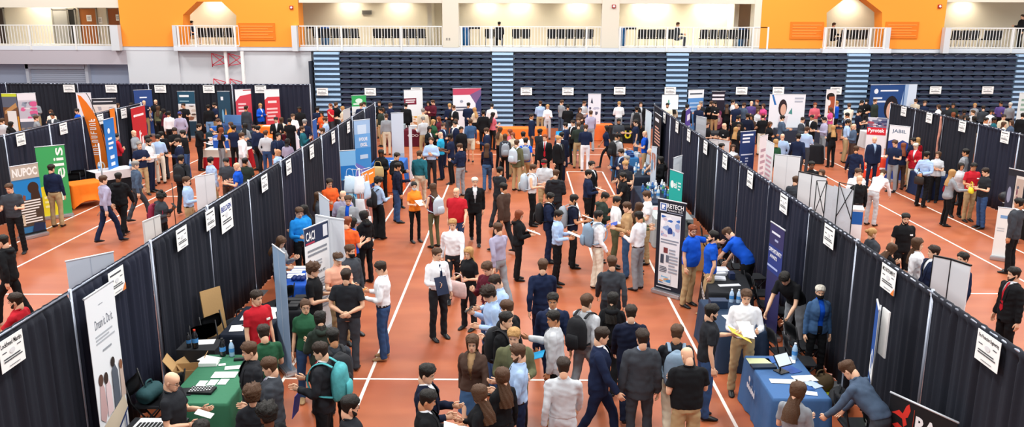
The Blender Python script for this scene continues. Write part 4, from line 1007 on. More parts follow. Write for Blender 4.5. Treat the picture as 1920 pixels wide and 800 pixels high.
vs=[bm.verts.new((.2+.13*math.cos(a_),-.012,.75+.16*math.sin(a_))) for a_ in[2*PI*k/14 for k in range(14)]]; bm.faces.new(vs).material_index=1
vs=[bm.verts.new((.2+.09*math.cos(a_),-.0135,.75+.11*math.sin(a_))) for a_ in[2*PI*k/14 for k in range(14)]]; bm.faces.new(vs).material_index=0
finish(bm,'flag_cloth',mm,r); bm=bmesh.new(); tube(bm,[(-.02,0,3.2),(.08,0,3.0),(.2,0,2.55),(.34,0,1.9),(.42,0,1.1),(.42,0,.3),(.42,0,0.02)],.012,6,sub=2); finish(bm,'flag_pole',DARKM,r); bm=bmesh.new(); tube(bm,[(.42,0,0),(.42,0,.05)],[.22,.2],14); finish(bm,'flag_base',DARKM,r)
tag(r,'tall orange feather flag with vertical white lettering by left drape','flag')
banner((193,225),(212,220),2.4,'2a78c8',[('l',.25,.55,.8,.75,3,'f0f4f8'),('e',.4,.83,.12,.04,'f0f4f8'),('l',.3,.3,.7,.5,2,'e4ecf6')],'blue banner with white lettering right of orange feather flag')
banner((205,204),(214,202),2.5,'f07f22',[('l',.3,.2,.7,.35,2,'fff')] if False else [('l',.3,.2,.7,.35,2,'fff2e2')],'slim orange banner behind the blue banner, left')
drapeb(245,271,-14.2,2.38,(206,198),'c2272e',[('l',.2,.83,.85,.9,1,'f6e6e6'),('e',.18,.865,.05,.02,'ffffff'),('p',[(.4,.0),(.42,.6),(.5,.62),(.52,.1)],'f2eeee'),('p',[(.56,.0),(.58,.5),(.68,.52),(.7,.05)],'f2eeee'),('p',[(.72,.0),(.76,.42),(.84,.4),(.86,.0)],'f2eeee'),('e',.53,.56,.04,.02,'f2eeee')],'red banner with white figure shapes at far end of left aisle')
# tripod pole near the blur
r=empty('speaker_pole',(at(200,400,0).x,at(200,400,0).y,0)); bm=bmesh.new(); tube(bm,[(0,0,.02),(0,0,2.1)],.022,8); finish(bm,'pole',METAL,r); bm=bmesh.new()
for k in range(3): tube(bm,[(0,0,.3),(.3*math.cos(k*2.1),.3*math.sin(k*2.1),.0)],.012,6)
finish(bm,'leg',METAL,r); tag(r,'thin silver pole stand in front of blue banner, left aisle','stand')
# -- back booths
banner((2,175),(30,175),2.2,'6b4a34',[('r',0,.93,1,1,'c8d63a'),('r',0,.7,1,.93,'5a6274'),('p',[(.1,.62),(.9,.8),(.95,.7),(.1,.55)],'b98d5a'),('r',.25,.1,.85,.62,'dfe3e2'),('r',.88,.1,1,.5,'c98a2a')],'brown photo banner with yellow green top at far back left')
banner((31,175),(66,174),2.2,'e4e2e8',[('r',0,.62,1,.85,'c7c3cc'),('photo',0,.45,1,.82,('b9b6c2','cf5b8c','8a93a4','d9d6dc','6b7280'),16,3),('r',0,.25,1,.38,'5a6070'),('photo',0,0,1,.25,('8c7f76','c97a3a','5f6470','d6cfc8'),10,4)],'white and pink photo collage banner against back drape')
banner((142,174),(170,174),2.2,'eceaf0',[('p',[(.4,.42),(.6,.6),(.78,.42)],'c22a48'),('p',[(.52,.46),(.6,.54),(.68,.46)],'eceaf0'),('e',.6,.25,.18,.06,'aeb6dc')],'white banner with red triangle emblem at the back left')
banner((172,185),(217,184),1.95,'ddd8d4',[('r',0,.85,1,1,'2a2c34'),('l',.05,.9,.95,.95,1,'cfd2d8'),('photo',0,.3,1,.8,('d8cfca','c69a84','a7a3a8','e9e4e0'),14,6)],'wide photo backdrop with dark header by the back drape')
banner((250,169),(284,168),2.2,'2a4684',[('l',.3,.8,.7,.86,1,'e9edf6'),('p',[(.2,.35),(.8,.55),(.9,.4)],'c5d0e8'),('r',0,.3,1,.34,'dfe5f2')],'royal blue banner with white slanted shape, back left')
banner((332,171),(364,171),2.2,'e1e5ea',[('r',0,.72,1,1,'1f4e66'),('l',.1,.85,.9,.94,1,'f0f4f6'),('l',.1,.76,.7,.8,1,'9ac0d0'),('photo',0,.35,1,.68,('ded8d2','8a5a44','c8b8ac','f0ece6','5a4438'),12,8),('r',0,0,1,.33,'1c3a4e')],'teal and white banner with people photo, back drape')
banner((407,171),(430,171),2.2,'24455a',[('r',.25,.8,.45,.88,'e6eaee'),('p',[(.4,.3),(.6,.62),(.7,.4)],'e8a86a'),('e',.35,.45,.08,.15,'7ab0d4'),('r',.3,.02,.9,.16,'cdd5da')],'dark teal banner with orange and blue shapes, back drape')
banner((440,168),(470,167),2.27,'cf4050',[('p',[(0,1),(1,1),(1,.9),(.3,.86),(0,.74)],'f2eef0'),('l',.15,.5,.85,.72,3,'f1c9cc'),('r',.5,.97,1,.99,'b0303c')],'red and white banner at the back, left of the pole')
banner((495,168),(523,167),2.27,'cf3f48',[('p',[(0,1),(1,1),(1,.84),(.2,.84),(0,.78)],'f3f1f2'),('l',.2,.68,.85,.78,1,'f6dcdc'),('l',.1,.3,.9,.62,4,'eec0c2')],'red and white banner right of the orange table, back drape end')
banner((659,179),(686,178),1.97,'e9eef0',[('r',0,.72,1,1,'39a85e'),('e',.5,.86,.25,.06,'dcefe2'),('r',.1,.76,.9,.8,'dcefe2'),('l',.1,.3,.9,.6,4,'b3c0c4')],'green topped white banner in front of the bleachers')
banner((757,169),(792,168),2.25,'e6ecef',[('r',0,.68,.66,.82,'7a2338'),('l',.08,.71,.6,.8,2,'f0e6ea'),('photo',.25,.2,1,.42,('e8dccb','c98a5a','e0a640','f0e6d8'),9,12)],'white banner with maroon title box before the bleachers')
banner((849,166),(902,165),2.3,'ecedf3',[('p',[(0,1),(1,1),(.97,.9),(.7,.86),(0,.86)],'c44866'),('p',[(.6,.86),(1,.98),(1,.86),(.8,.66)],'7a5c8a'),('p',[(.8,.66),(1,.86),(1,0),(.8,0)],'343f6b'),('e',.3,.72,.06,.03,'9aa0b0'),('l',.1,.5,.7,.62,2,'5a6070'),('l',.83,.1,.96,.5,8,'9aa3c6')],'large white, pink and navy banner at bleacher centre')
banner((1103,176),(1127,176),2.15,'e6e8f2',[('p',[(.2,.8),(.3,.92),(.4,.78)],'3a3f52'),('photo',.1,.35,.9,.7,('e6e8f2','b9bcd0','4a4860','d2d4e4'),8,15),('r',0,.0,1,.28,'6a63a8'),('l',.1,.05,.9,.22,3,'b3aee0')],'slim white and purple banner beside the bright blue table')
banner((1291,169),(1320,168),2.25,'5a92d2',[('r',0,.82,1,1,'eef1f5'),('l',.1,.88,.9,.95,1,'5a606c'),('l',.1,.5,.9,.75,3,'a5c4ea')],'light blue banner with white header, right of the white screen')
banner((1335,171),(1360,171),2.2,'231c2c',[('l',.05,.78,.95,.95,2,'efe6ee'),('e',.6,.35,.38,.22,'8a3a62'),('e',.65,.35,.22,.12,'e9a6b8'),('e',.65,.35,.1,.05,'ffeef0')],'black banner with pink starburst before the bleachers')
# white screen
def screen(tl,tr,h,dz,lab,col='eef4fb'):
    a=at(tl[0],tl[1],h);b_=at(tr[0],tr[1],h);d=b_-a;W=d.length; r=empty('display_screen',((a+b_)/2).xy.to_3d(),math.atan2(d.y,d.x))
    bm=bmesh.new(); box(bm,-W/2,0,h-dz,W/2,.05,h); finish(bm,'screen_housing',DARKM,r)
    bm=bmesh.new(); mm=[mat(col,.4,emit=.6)]; box(bm,-W/2+.02,-.005,h-dz+.02,W/2-.02,0,h-.02); graphic(bm,mm,W,dz,[('e',.42,.55,.05,.12,'5fa88a'),('e',.48,.4,.04,.08,'7fb8d8')],-.006,lambda u,v,y:(u,y,v+h-dz)); finish(bm,'screen_face',mm,r)
    bm=bmesh.new(); tube(bm,[(0,.06,.02),(0,.06,h-dz*.5)],.03,8); box(bm,-.3,-.15,0,.3,.3,.02); finish(bm,'screen_stand',DARKM,r); tag(r,lab,'screen'); return r
screen((1241,177),(1273,177),2.1,.72,'white glowing screen on a stand below a paper sign')
# wide backdrops
banner((1444,177),(1511,177),2.25,'eceef5',[('p',[(.05,1),(.1,1),(.2,.78),(.14,.78)],'2b6fb8'),('e',.38,.72,.12,.18,'2f2026'),('e',.4,.68,.08,.12,'dcae98'),('p',[(.25,.3),(.5,.3),(.55,.55),(.3,.55)],'dcd4dc'),('p',[(.55,.6),(.64,.72),(.66,.58)],'4a8f8a'),('l',.7,.82,.95,.95,2,'b4bac8')],'white photo backdrop with smiling face, right of centre')
banner((1550,168),(1569,167),2.35,'eceaea',[('e',.45,.85,.4,.08,'241c1a'),('r',.3,.5,.9,.85,'b0583a'),('e',.35,.72,.15,.06,'f2efec'),('r',0,.0,.4,.35,'2b8fc4')],'slim photo banner with rust and white shapes, back right')
banner((1633,159),(1720,158),2.4,'254a86',[('e',.13,.86,.045,.055,'e8edf6'),('l',.22,.84,.6,.9,1,'f0f4fa'),('l',.08,.6,.35,.75,2,'dce6f4'),('p',[(.6,0),(.74,1),(1,1),(1,0)],'9fb9da'),('p',[(.8,.45),(.82,1),(1,1),(1,.5)],'d4e2f2'),('e',.48,.5,.15,.26,'1f1a22'),('e',.48,.44,.095,.19,'dcae98'),('p',[(.3,0),(.34,.25),(.62,.25),(.68,0)],'b9c3d4'),('r',.72,0,.74,1,'2b5a98')],'large dark blue backdrop with woman photo beside far right row')
banner((1912,174),(1938,174),2.3,'e2eaea',[('l',.2,.6,.7,.9,3,'8fb0a0')],'white banner at the far right frame edge, back')
# -- right row, centre side
drapeb(1228,1240,5.0,2.3,(222,232),'17181c',[('l',.1,.5,.9,.8,6,'d9a08a'),('l',.1,.85,.9,.95,1,'e6e6ea')],'narrow black banner with pale text near far end of right row')
banner((1222,274),(1232,276),1.95,'c9d6e4',[('photo',.1,.1,.9,.9,('c9d6e4','b07a6a','6b8aa8'),8,21)],'narrow pale photo banner edge beside the man in blue polo')
banner((1211,205),(1222,212),2.1,'cddfe9',[],'thin pale banner edge at the far end of right row')
banner((1263,296),(1279,291),2.1,'c6cdd6',[('l',.02,.02,.98,.98,3,'d8dde4')],'plain grey banner back behind the teal esi banner')
banner((1257,317),(1281,325),2.05,'1da79f',[('e',.22,.82,.13,.05,'e4f4f2'),('t','esi',.02,.36,.78,.6,.87,'f0faf8'),('l',.68,.76,.9,.88,3,'c8ece8'),('l',.12,.4,.7,.56,2,'f0faf8'),('l',.1,.18,.6,.24,2,'b8e4de'),('r',0,.0,1,.06,'e9f3f2')],'teal banner reading esi behind the RETECH banner')
# RETECH
a=(2.93,16.92);b_=(3.42,16.42)
banner_w(a,b_,2.05,'1b1f2c',[('r',.09,.875,.33,.965,'dfe6f4'),('r',.115,.885,.305,.955,'2c5ca8'),('p',[(.15,.895),(.15,.945),(.27,.945),(.27,.92),(.22,.915),(.27,.895),(.23,.895),(.19,.91),(.19,.895)],'f2f4f8'),('t','RETECH',.02,.35,.915,.93,.965,'f2f3f6'),('t','Systems LLC',.01,.37,.88,.9,.908,'e6e8ee'),('l',.36,.862,.92,.876,1,'9aa4ba'),
 ('r',.14,.06,.86,.85,'e8ebf1'),('photo',.17,.60,.83,.83,('dfe4ee','3a6ab8','8aa4d2','27458c','c9b8c8','f2f4f8'),16,31),('l',.18,.52,.82,.58,2,'8a92a0'),('r',.3,.42,.45,.48,'7a3a3c'),('r',.2,.3,.32,.4,'40485a'),('r',.4,.32,.5,.4,'6a7484'),('l',.5,.2,.82,.48,8,'9aa2b0'),('l',.18,.2,.45,.27,4,'4a5060'),('photo',.17,.08,.6,.19,('dfe6ec','4a8fc8','d0a070','8ac0e0'),8,33),('l',.1,.02,.7,.04,1,'c9ced8')],'black RETECH Systems LLC banner with machine photo')
# purple tall banner near
banner((1446,415),(1472,432),2.1,'33315f',[('r',0,.55,1,.8,'283a80'),('l',.15,.9,.75,.94,1,'e3e6f2'),('l',.4,.84,.75,.88,1,'aab0d0'),('t','OPPORTUNITY',.03,.04,.735,.95,.775,'eef0fa'),('t','AWAITS',.03,.15,.68,.65,.715,'eef0fa'),('l',.02,.58,.75,.62,1,'aebce8')],'tall purple banner reading OPPORTUNITY AWAITS at the right drape')
# green/blue banner seen edge on
banner_w((4.80,10.5),(4.66,10.1),2.1,'f0f2f2',[('r',0,.62,1,1,'1f4f9c'),('e',.5,.6,.25,.09,'dfe9f4'),('e',.5,.6,.15,.05,'1f4f9c'),('r',0,.3,1,.5,'1d3f7c'),('l',.1,.32,.9,.48,4,'7fb2e0'),('p',[(0,.2),(.5,.3),(1,.18),(.5,.22)],'6fb23a'),('p',[(0,.13),(.5,.24),(1,.12),(.5,.14)],'3e8a34')],'white blue and green banner seen almost edge on, near right')
p=at(1650,600,1.9); bm=bmesh.new(); box(bm,-.01,-.1,-.32,.01,.1,.32); tag(finish(bm,'white_card',PAPER,None,(4.80,10.2,1.75)),'white card sheet on the drape behind the edge on banner','card')
# RA banner
a=at(1671,735,1.3);b_=at(1797,792,1.3)
r=banner_w(a.xy,b_.xy,1.3,'17171a',[('p',[(.2,.80),(.26,.93),(.30,.965),(.33,.9),(.30,.82),(.26,.8)],'d8352c'),('p',[(.05,.80),(.16,.86),(.26,.82),(.3,.74),(.25,.7),(.22,.78),(.12,.8)],'d8352c'),('p',[(.08,.68),(.16,.72),(.22,.7),(.3,.66),(.34,.7),(.3,.62),(.2,.62)],'d8352c'),('r',.385,.35,.392,.93,'b8402f'),('t','RA',.04,.42,.72,.74,.88,'f0f0f2'),('p',[(.78,.88),(.83,.88),(.87,.8),(.91,.88),(.95,.88),(.89,.76),(.89,.72),(.85,.72),(.85,.76)],'f0f0f2'),('l',.42,.55,.95,.66,1,'d8d8dc')],'low black banner with red flame logo and letters RA, front right')
# -- right aisle
banner((1389,247),(1417,245),2.1,'1e3468',[('l',.15,.8,.85,.97,3,'e9edf5'),('l',.1,.6,.9,.64,1,'c9d2e6'),('l',.4,.3,.6,.58,6,'b9c4dc'),('l',.1,.05,.9,.28,6,'b9c4dc')],'navy banner with white centred text beyond the right drape')
banner((1286,207),(1295,201),2.2,'54419a',[('l',.3,.5,.9,.95,2,'e8e2f4')],'purple banner edge behind the right drape, near far end')
banner((1306,217),(1325,221),2.05,'aeb3ba',[('l',0,0,1,1,5,'b9bec5')],'silver grey banner back beyond the far end of right drape')
banner((1438,262),(1452,270),2.05,'eceef2',[('l',.1,.3,.8,.8,7,'d3a8b8')],'white banner with faint pink text behind right drape')
banner_w(at(1425,256,2.0).xy,at(1440,252,2.0).xy,2.0,'e9e4e8',[('l',.2,.2,.8,.8,6,'b89aa8')],'pale text banner right of the navy text banner')
banner((1453,289),(1501,294),2.1,'e6e7ea',[('r',.49,0,.51,1,'cfd1d6')],'wide white panel beyond the right drape, with grey centre seam')
a=at(1498,322,2.0);b_=at(1523,327,2.0);c=at(1550,333,2.0)
panels([a.xy,b_.xy,c.xy],2.0,'e9ebee','white folding board with black frame beyond the right drape')
a=at(1330,262,1.3);b_=at(1368,266,1.3)
panels([(a.x,a.y),((a.x+b_.x)/2,(a.y+b_.y)/2+.1),(b_.x,b_.y)],1.3,'dfe1e4','low white panel below the seated bald man, behind right drape',edge='c9cbd0')
# pop-up frame
a=at(1535,337,2.1);b_=at(1606,346,2.1); d=b_-a; W=d.length; r=empty('popup_display',((a+b_)/2).xy.to_3d(),math.atan2(d.y,d.x))
bm=bmesh.new()
for x in(-W/2,-W*.28,W*.05,W/2): tube(bm,[(x,-.12*(1 if x in(-W/2,W/2) else 0),0),(x,-.12*(1 if x in(-W/2,W/2) else 0),2.1)],.012,6)
for (p0,p1) in(((-W/2,-.12,2.1),(-W*.28,0,2.1)),((-W*.28,0,2.1),(W*.05,0,2.1)),((W*.05,0,2.1),(W/2,-.12,2.1)),((-W/2,-.12,2.1),(-W*.28,0,1.3)),((-W*.28,0,2.1),(-W/2,-.12,1.3)),((W*.05,0,1.3),(W/2,-.12,2.1)),((W*.05,0,2.1),(W/2,-.12,1.3))): tube(bm,[p0,p1],.010,6)
finish(bm,'truss_frame',DARKM,r)
bm=bmesh.new(); 
P0=[(-W*.28,.03),(-W*.1,.06),(W*.05,.03),(W*.3,-.04),(W*.48,-.1)]
for (x0,y0),(x1,y1) in zip(P0,P0[1:]):
    v=[bm.verts.new(t_) for t_ in((x0,y0,.1),(x1,y1,.1),(x1,y1,1.98),(x0,y0,2.02))]; bm.faces.new(v)
bmesh.ops.solidify(bm,geom=bm.faces[:],thickness=.01); finish(bm,'fabric_back',mat('dfe4ea',.6,.5,8),r)
tag(r,'black truss pop-up frame with pale fabric, beside man in black vest','display frame')
bm=bmesh.new(); rr=random.Random(9); N=10
vs=[[bm.verts.new((-.55+1.1*i/N,-.32+.05*math.sin(j*1.3+i)+.03*rr.random(),.15+1.25*j/N-(.25*(i/N) if j==N else 0))) for i in range(N+1)] for j in range(N+1)]
for j in range(N):
    for i in range(N): bm.faces.new((vs[j][i],vs[j][i+1],vs[j+1][i+1],vs[j+1][i])).smooth=True
bmesh.ops.solidify(bm,geom=bm.faces[:],thickness=.012); p=at(1567,372,1.4); tag(finish(bm,'hanging_sheet',mat('dfe6ee',.5,.6,6),None,(p.x,p.y+.2,0),-.6),'crumpled pale sheet draped in front of the pop-up frame','sheet')
p=at(1592,388,1.25); r=empty('counter_stand',(p.x,p.y-.1,0),-.3); bm=bmesh.new(); mm=[mat('eef0f3',.5),plain('1f5fae')]; box(bm,-.27,-.2,0,.27,.2,1.25); graphic(bm,mm,.54,1.25,[('r',0,.72,1,.97,'1f5fae')],-.201); finish(bm,'counter_body',mm,r); bm=bmesh.new(); box(bm,-.29,-.22,1.25,.29,.22,1.28); finish(bm,'counter_top',WHITE,r); tag(r,'white counter stand with blue front panel beside pop-up frame','counter')
# trifold near right
a=at(1750,480,1.85);b_=at(1784,487,1.85);c=at(1821,499,1.85)
panels([a.xy,b_.xy,c.xy],1.85,'e3e7ed','large white two panel board with black edge behind right drape')
# Pyrotek, Jabil
banner((1628,220),(1664,222),2.0,'e6e6ea',[('photo',0,.81,1,1,('6a6f8a','c9ccd8','3a3f66','e0e2ea','a04a58'),16,41),('r',0,.66,1,.81,'cf2231'),('t','Pyrotek',.03,.06,.69,.92,.79,'f6f2f2'),('l',.1,.1,.8,.4,4,'cfd2d8')],'red and white Pyrotek banner with photo top')
banner((1669,234),(1707,238),2.0,'eceef2',[('t','JABIL',.01,.14,.85,.84,.93,'24476e'),('p',[(0,0),(0,.7),(.3,.745),(.5,.69),(.7,.745),(1,.7),(1,0)],'1f3a86')],'white and navy JABIL banner by the far right drape')
a=at(1893,315,1.9);b_=at(1925,322,1.9)
banner_w(a.xy,b_.xy,1.9,'22242c',[('r',.02,.3,.44,.9,'2c3040'),('e',.2,.62,.12,.12,'8a90a8'),('r',.5,.25,.98,.92,'d9d4cc'),('photo',.54,.5,.96,.88,('b9a89c','7a4a5a','5a5f6c','dcd4cc'),8,51),('l',.55,.28,.95,.45,3,'4a4c55')],'dark poster display with photos at right edge','poster','poster_stand')
a=at(1872,388,1.3);b_=at(1905,392,1.3)
banner_w(a.xy,b_.xy,1.3,'e9ecea',[('l',.2,.75,.75,.88,1,'7aa3d0'),('l',.1,.5,.7,.6,2,'c2c8cc')],'white banner beside the black cloth table at right edge')
# ---------------------------------------------------------------- tables
def table(cx,cy,L,W,rz,col,lab,h=.745,drop=None,items_front=None,items_side=None,top=None,skirt=True,arch=0):
    r=empty('exhibit_table',(cx,cy,0),math.radians(rz)); bm=bmesh.new(); rr=random.Random(int(cx*31+cy*17)); n=64
    mm=[mat(col,.75,.25,10,spec=.2)]
    def ring(z,fl,wv):
        out=[]
        for k in range(n):
            t=4*k/n; s=int(t); u=t-s; x,y=[(-L/2+L*u,-W/2),(L/2,-W/2+W*u),(L/2-L*u,W/2),(-L/2,W/2-W*u)][s]
            c=1-min(1,min(u,1-u)*6); nx,ny=[(0,-1),(1,0),(0,1),(-1,0)][s]
            w=wv*(math.sin(k*1.9+ph)*.5+math.sin(k*.9)*.5)*(.4+.8*abs(math.sin(k*.37)))
            out.append(bm.verts.new((x+nx*(fl+w)+(fl*.6*c*(1 if x>0 else -1)),y+ny*(fl+w)+(fl*.6*c*(1 if y>0 else -1)),z+(arch*math.sin(PI*u)**.7 if z<.1 and arch else 0))))
        return out
    ph=rr.uniform(0,6); R_=[ring(h,-.012,0),ring(h-.006,.0,0),ring(h-.05,.008,.002),ring(h-.3,.018,.012),ring(h-.55,.03,.022),ring(.015,.04,.03)]
    for a,b_ in zip(R_,R_[1:]):
        for k in range(n): bm.faces.new((a[k],b_[k],b_[(k+1)%n],a[(k+1)%n])).smooth=True
    bm.faces.new(R_[0])
    if items_front: graphic(bm,mm,L,h,items_front,-W/2-.045)
    if items_side: graphic(bm,mm,W,h,items_side,-L/2-.045,lambda u,v,y:(y,-u,v))
    bmesh.ops.recalc_face_normals(bm,faces=[f for f in bm.faces if f.smooth])
    finish(bm,'tablecloth',mm,r)
    bm=bmesh.new(); box(bm,-L/2+.01,-W/2+.01,h-.04,L/2-.01,W/2-.01,h-.012); finish(bm,'table_top',mat('c9c5bb',.5),r)
    if top:
        bm=bmesh.new(); box(bm,-L/2-.01,-W/2-.012,h-.001,L/2+.01,W/2+.012,h+.004); box(bm,-L/2-.01,-W/2-.03,h-.28,L/2+.01,-W/2-.022,h+.004); finish(bm,'table_runner',mat(top,.7,.2,10),r)
    tag(r,lab,'table'); return r
TZ=.75
def flat(x,y,w,h,rz,col,lab,cat='paper',name='paper_sheet',z=TZ,t=.004,items=None):
    bm=bmesh.new(); mm=[plain(col) if isinstance(col,str) else col]; box(bm,-w/2,-h/2,0,w/2,h/2,t)
    if items: graphic(bm,mm,w,h,items,0,lambda u,v,y:(u,v-h/2,t-y))
    o=finish(bm,name,mm,None,(x,y,z),math.radians(rz)); return tag(o,lab,cat)
def bottle(x,y,z,col,lab,s=1.0,capc='f0f2f4',name='water_bottle'):
    r=empty(name,(x,y,z)); r.scale=(s,s,s)
    bm=bmesh.new(); tube(bm,[(0,0,0),(0,0,.01),(0,0,.13),(0,0,.165),(0,0,.19)],[.03,.033,.033,.022,.012],12,sub=2); finish(bm,'bottle_body',mat(col,.15,spec=.6),r)
    bm=bmesh.new(); tube(bm,[(0,0,.19),(0,0,.21)],.014,10); finish(bm,'cap',plain(capc),r)
    bm=bmesh.new(); tube(bm,[(0,0,.06),(0,0,.11)],.0345,12,cap=False); finish(bm,'label_band',plain('4a8fd0'),r)
    tag(r,lab,'bottle'); return r
# green table (foreground left)
table(-4.28,10.88,.84,1.62,0,'3b7759','green cloth table in the left foreground',items_front=None)
# its lettering faces the aisle (+x side)
bm=bmesh.new(); mm=[plain('e8efe8')]
graphic(bm,mm,1.5,.7,[('e',.30,.74,.035,.08,'e8efe8'),('r',.38,.72,.42,.9,'e8efe8'),('r',.36,.84,.5,.9,'e8efe8'),('r',.52,.7,.58,.9,'e8efe8'),('e',.47,.55,.07,.09,'e8efe8'),('e',.36,.4,.05,.07,'e8efe8'),('l',.2,.1,.5,.25,2,'cfe0d4')],0,lambda u,v,y:(-y,u,v)); tag(finish(bm,'cloth_print',mm,None,(-3.80,10.88,0)),'white printed lettering on the aisle side of the green cloth','lettering')
flat(-4.56,11.33,.26,.2,5,PAPER,'white paper stack on the green table, far left corner',t=.05,name='paper_stack'); flat(-4.62,11.5,.3,.2,-20,PAPER,'white sheets lying beyond the white stack on green table')
flat(-4.36,11.3,.1,.08,20,PAPER,'small white card by the paper stack on green table'); flat(-4.16,11.2,.24,.12,15,PAPER,'white leaflets near the far edge of green table')
flat(-4.2,10.95,.34,.2,2,PAPER,'long white sheet across the middle of green table')
for k in range(3): flat(-4.42+.14*k,10.66+.03*k,.12,.18,0,PAPER,['left','middle','right'][k]+' of three small white leaflets on green table')
flat(-4.33,10.42,.34,.2,-3,'16171a','black tray with rows of white pins on green table','tray','pin_tray',t=.03,items=[('e',.08+.12*i,.15+.23*j,.035,.05,'eceef0') for i in range(8) for j in range(4)])
flat(-4.55,10.4,.2,.24,6,'24262a','dark closed folder left of the pin tray','folder','folder')
flat(-4.66,10.35,.06,.05,0,PAPER,'tiny white card at left edge of green table')
flat(-4.12,11.48,.24,.06,12,'1b1c1f','black pen case at far right of green table','case','pen_case',t=.03)
bottle(-4.32,11.62,TZ,'a7c9e8','clear water bottle at far end of green table',1.2); bottle(-4.46,11.63,TZ,'1c1d20','black flask beside the clear bottle on green table',1.35,'1c1d20','flask')
# table behind red polo
table(-4.45,13.15,.75,1.35,0,'1b2230','dark navy cloth table behind the man in red polo')
for k,(x,y,a) in enumerate(((-4.62,12.75,10),(-4.45,12.95,-15),(-4.25,13.3,20),(-4.6,13.25,5),(-4.3,13.6,-8))): flat(x,y,.22,.28,a,PAPER,'white leaflet on the dark table behind red polo man, '+['front left','middle left','right','left back','far end'][k],)
table(-3.95,13.95,.66,.75,0,'1a1b1f','black cloth table with round white logo behind the silver banner')
bm=bmesh.new(); mm=[plain('e9ebee')]; graphic(bm,mm,.9,.7,[('e',.35,.6,.14,.2,'e9ebee'),('e',.35,.6,.09,.14,'1a1b1f'),('r',.6,.4,.66,.8,'e9ebee'),('r',.0,.1,.9,.16,'d84a2c')],0,lambda u,v,y:(-y,u,v)); tag(finish(bm,'cloth_print',mm,None,(-3.57,13.92,0)),'round white logo printed on the black cloth behind the banner','lettering')
for k in range(4): flat(-4.0+.1*(k%2),13.7+.17*k,.28,.14,5,'17181b','black merchandise box on the round logo table, '+['front','second','third','back'][k],'box','merch_box',t=.06)
# blue table
table(-4.25,15.6,.7,1.25,0,'1b4fae','royal blue cloth table left of the CACI banner')
for k in range(5): flat(-4.5+.1*(k%2),15.45+.17*k,.34,.13,4,PAPER,'white brochure on the royal blue table, '+['nearest','second','third','fourth','farthest'][k])
for k in range(6): 
    bm=bmesh.new(); ellips(bm,(0,0,.04),(.05,.05,.045)); tag(finish(bm,'stress_ball',mat('1c2f6e',.4),None,(-4.35+.09*(k%3),15.25+.1*(k//3),TZ)),'navy and white giveaway ball on the near corner of blue table','giveaway','giveaway balls on the blue table')
# cardboard, boxes
CB=mat('c09a68',.8,.1,20)
a=at(398,600,0); r=tag(finish((lambda b: (box(b,-.02,-.2,0,0,.2,1.2),b)[1])(bmesh.new()),'cardboard_sheet',CB,None,(-5.15,13.35,0)),'tall brown cardboard sheet leaning against the left drape','cardboard'); r.rotation_euler=(0,math.radians(-8),math.radians(-35))
def carton(x,y,w,d,h,rz,lab,op=True,z=0):
    r=empty('cardboard_box',(x,y,z),math.radians(rz)); bm=bmesh.new(); t=.008
    box(bm,-w/2,-d/2,0,w/2,d/2,t); box(bm,-w/2,-d/2,0,-w/2+t,d/2,h); box(bm,w/2-t,-d/2,0,w/2,d/2,h); box(bm,-w/2,-d/2,0,w/2,-d/2+t,h); box(bm,-w/2,d/2-t,0,w/2,d/2,h)
    if not op: box(bm,-w/2,-d/2,h-t,w/2,d/2,h)
    finish(bm,'carton_body',CB,r)
    if op:
        for s in(-1,1):
            bm=bmesh.new(); R3=Matrix.Rotation(math.radians(s*-55),3,'Y'); obox(bm,Vector((s*(w/2+.06),0,h+.09)),(.003,d/2,.11),Matrix.Rotation(math.radians(s*35),3,'Y')); finish(bm,'flap',CB,r)
    tag(r,lab,'box'); return r
carton(-4.95,12.9,.4,.3,.3,20,'open brown box on floor beside the leaning cardboard sheet'); carton(-4.85,11.75,.42,.4,.45,-15,'open brown box behind the far end of green table'); carton(-5.0,11.55,.35,.3,.6,10,'taller open box against drape behind green table')
bottle(-5.0,11.95,.75,'1d1e22','black bottle with red cap near the left drape',1.4,'d8442c','flask')
flat(-4.98,12.1,.6,.45,0,'2a2c30','dark crate under the black bottles by left drape','crate','storage_crate',z=0,t=.73); flat(-4.95,12.2,.3,.2,10,PAPER,'white papers on the dark crate by left drape',z=.731)
bottle(-5.12,12.0,.735,'2b2c30','small black bottle on the dark crate',1.1,'2b2c30','flask')
def duffel(x,y,w,d,h,rz,col,lab,cat='bag',name='duffel_bag',z=0):
    r=empty(name,(x,y,z),math.radians(rz)); bm=bmesh.new(); tube(bm,[(-w/2,0,h*.45),(-w*.46,0,h*.48),(-w*.3,0,h*.5),(w*.3,0,h*.5),(w*.46,0,h*.48),(w/2,0,h*.45)],[(d*.2,h*.25),(d*.42,h*.44),(d*.5,h*.5),(d*.5,h*.5),(d*.42,h*.44),(d*.2,h*.25)],14,Vector((0,1,0)),sub=2); finish(bm,'bag_body',mat(col,.8,.5,10),r,smooth=True)
    bm=bmesh.new(); tube(bm,[(-w*.2,0,h*.95),(-w*.15,0,h*1.25),(w*.15,0,h*1.25),(w*.2,0,h*.95)],.014,6,Vector((0,1,0)),sub=3); finish(bm,'carry_handle',mat(col,.8),r,smooth=True); tag(r,lab,cat); return r
pz=at(285,752,.45); duffel(pz.x-.02,pz.y,.36,.26,.24,80,'2e5257','teal duffel bag on the folding chair seat, front left',z=.465)
duffel(-4.95,13.95,.5,.42,.5,30,'26282d','black rucksack on floor beyond the cardboard sheet'); duffel(-4.7,14.3,.4,.38,.48,-20,'2c2e33','second black rucksack beside the silver water bottle, left drape'); duffel(-4.65,13.75,.4,.3,.35,0,'34373c','dark grey rucksack in front of two black rucksacks')
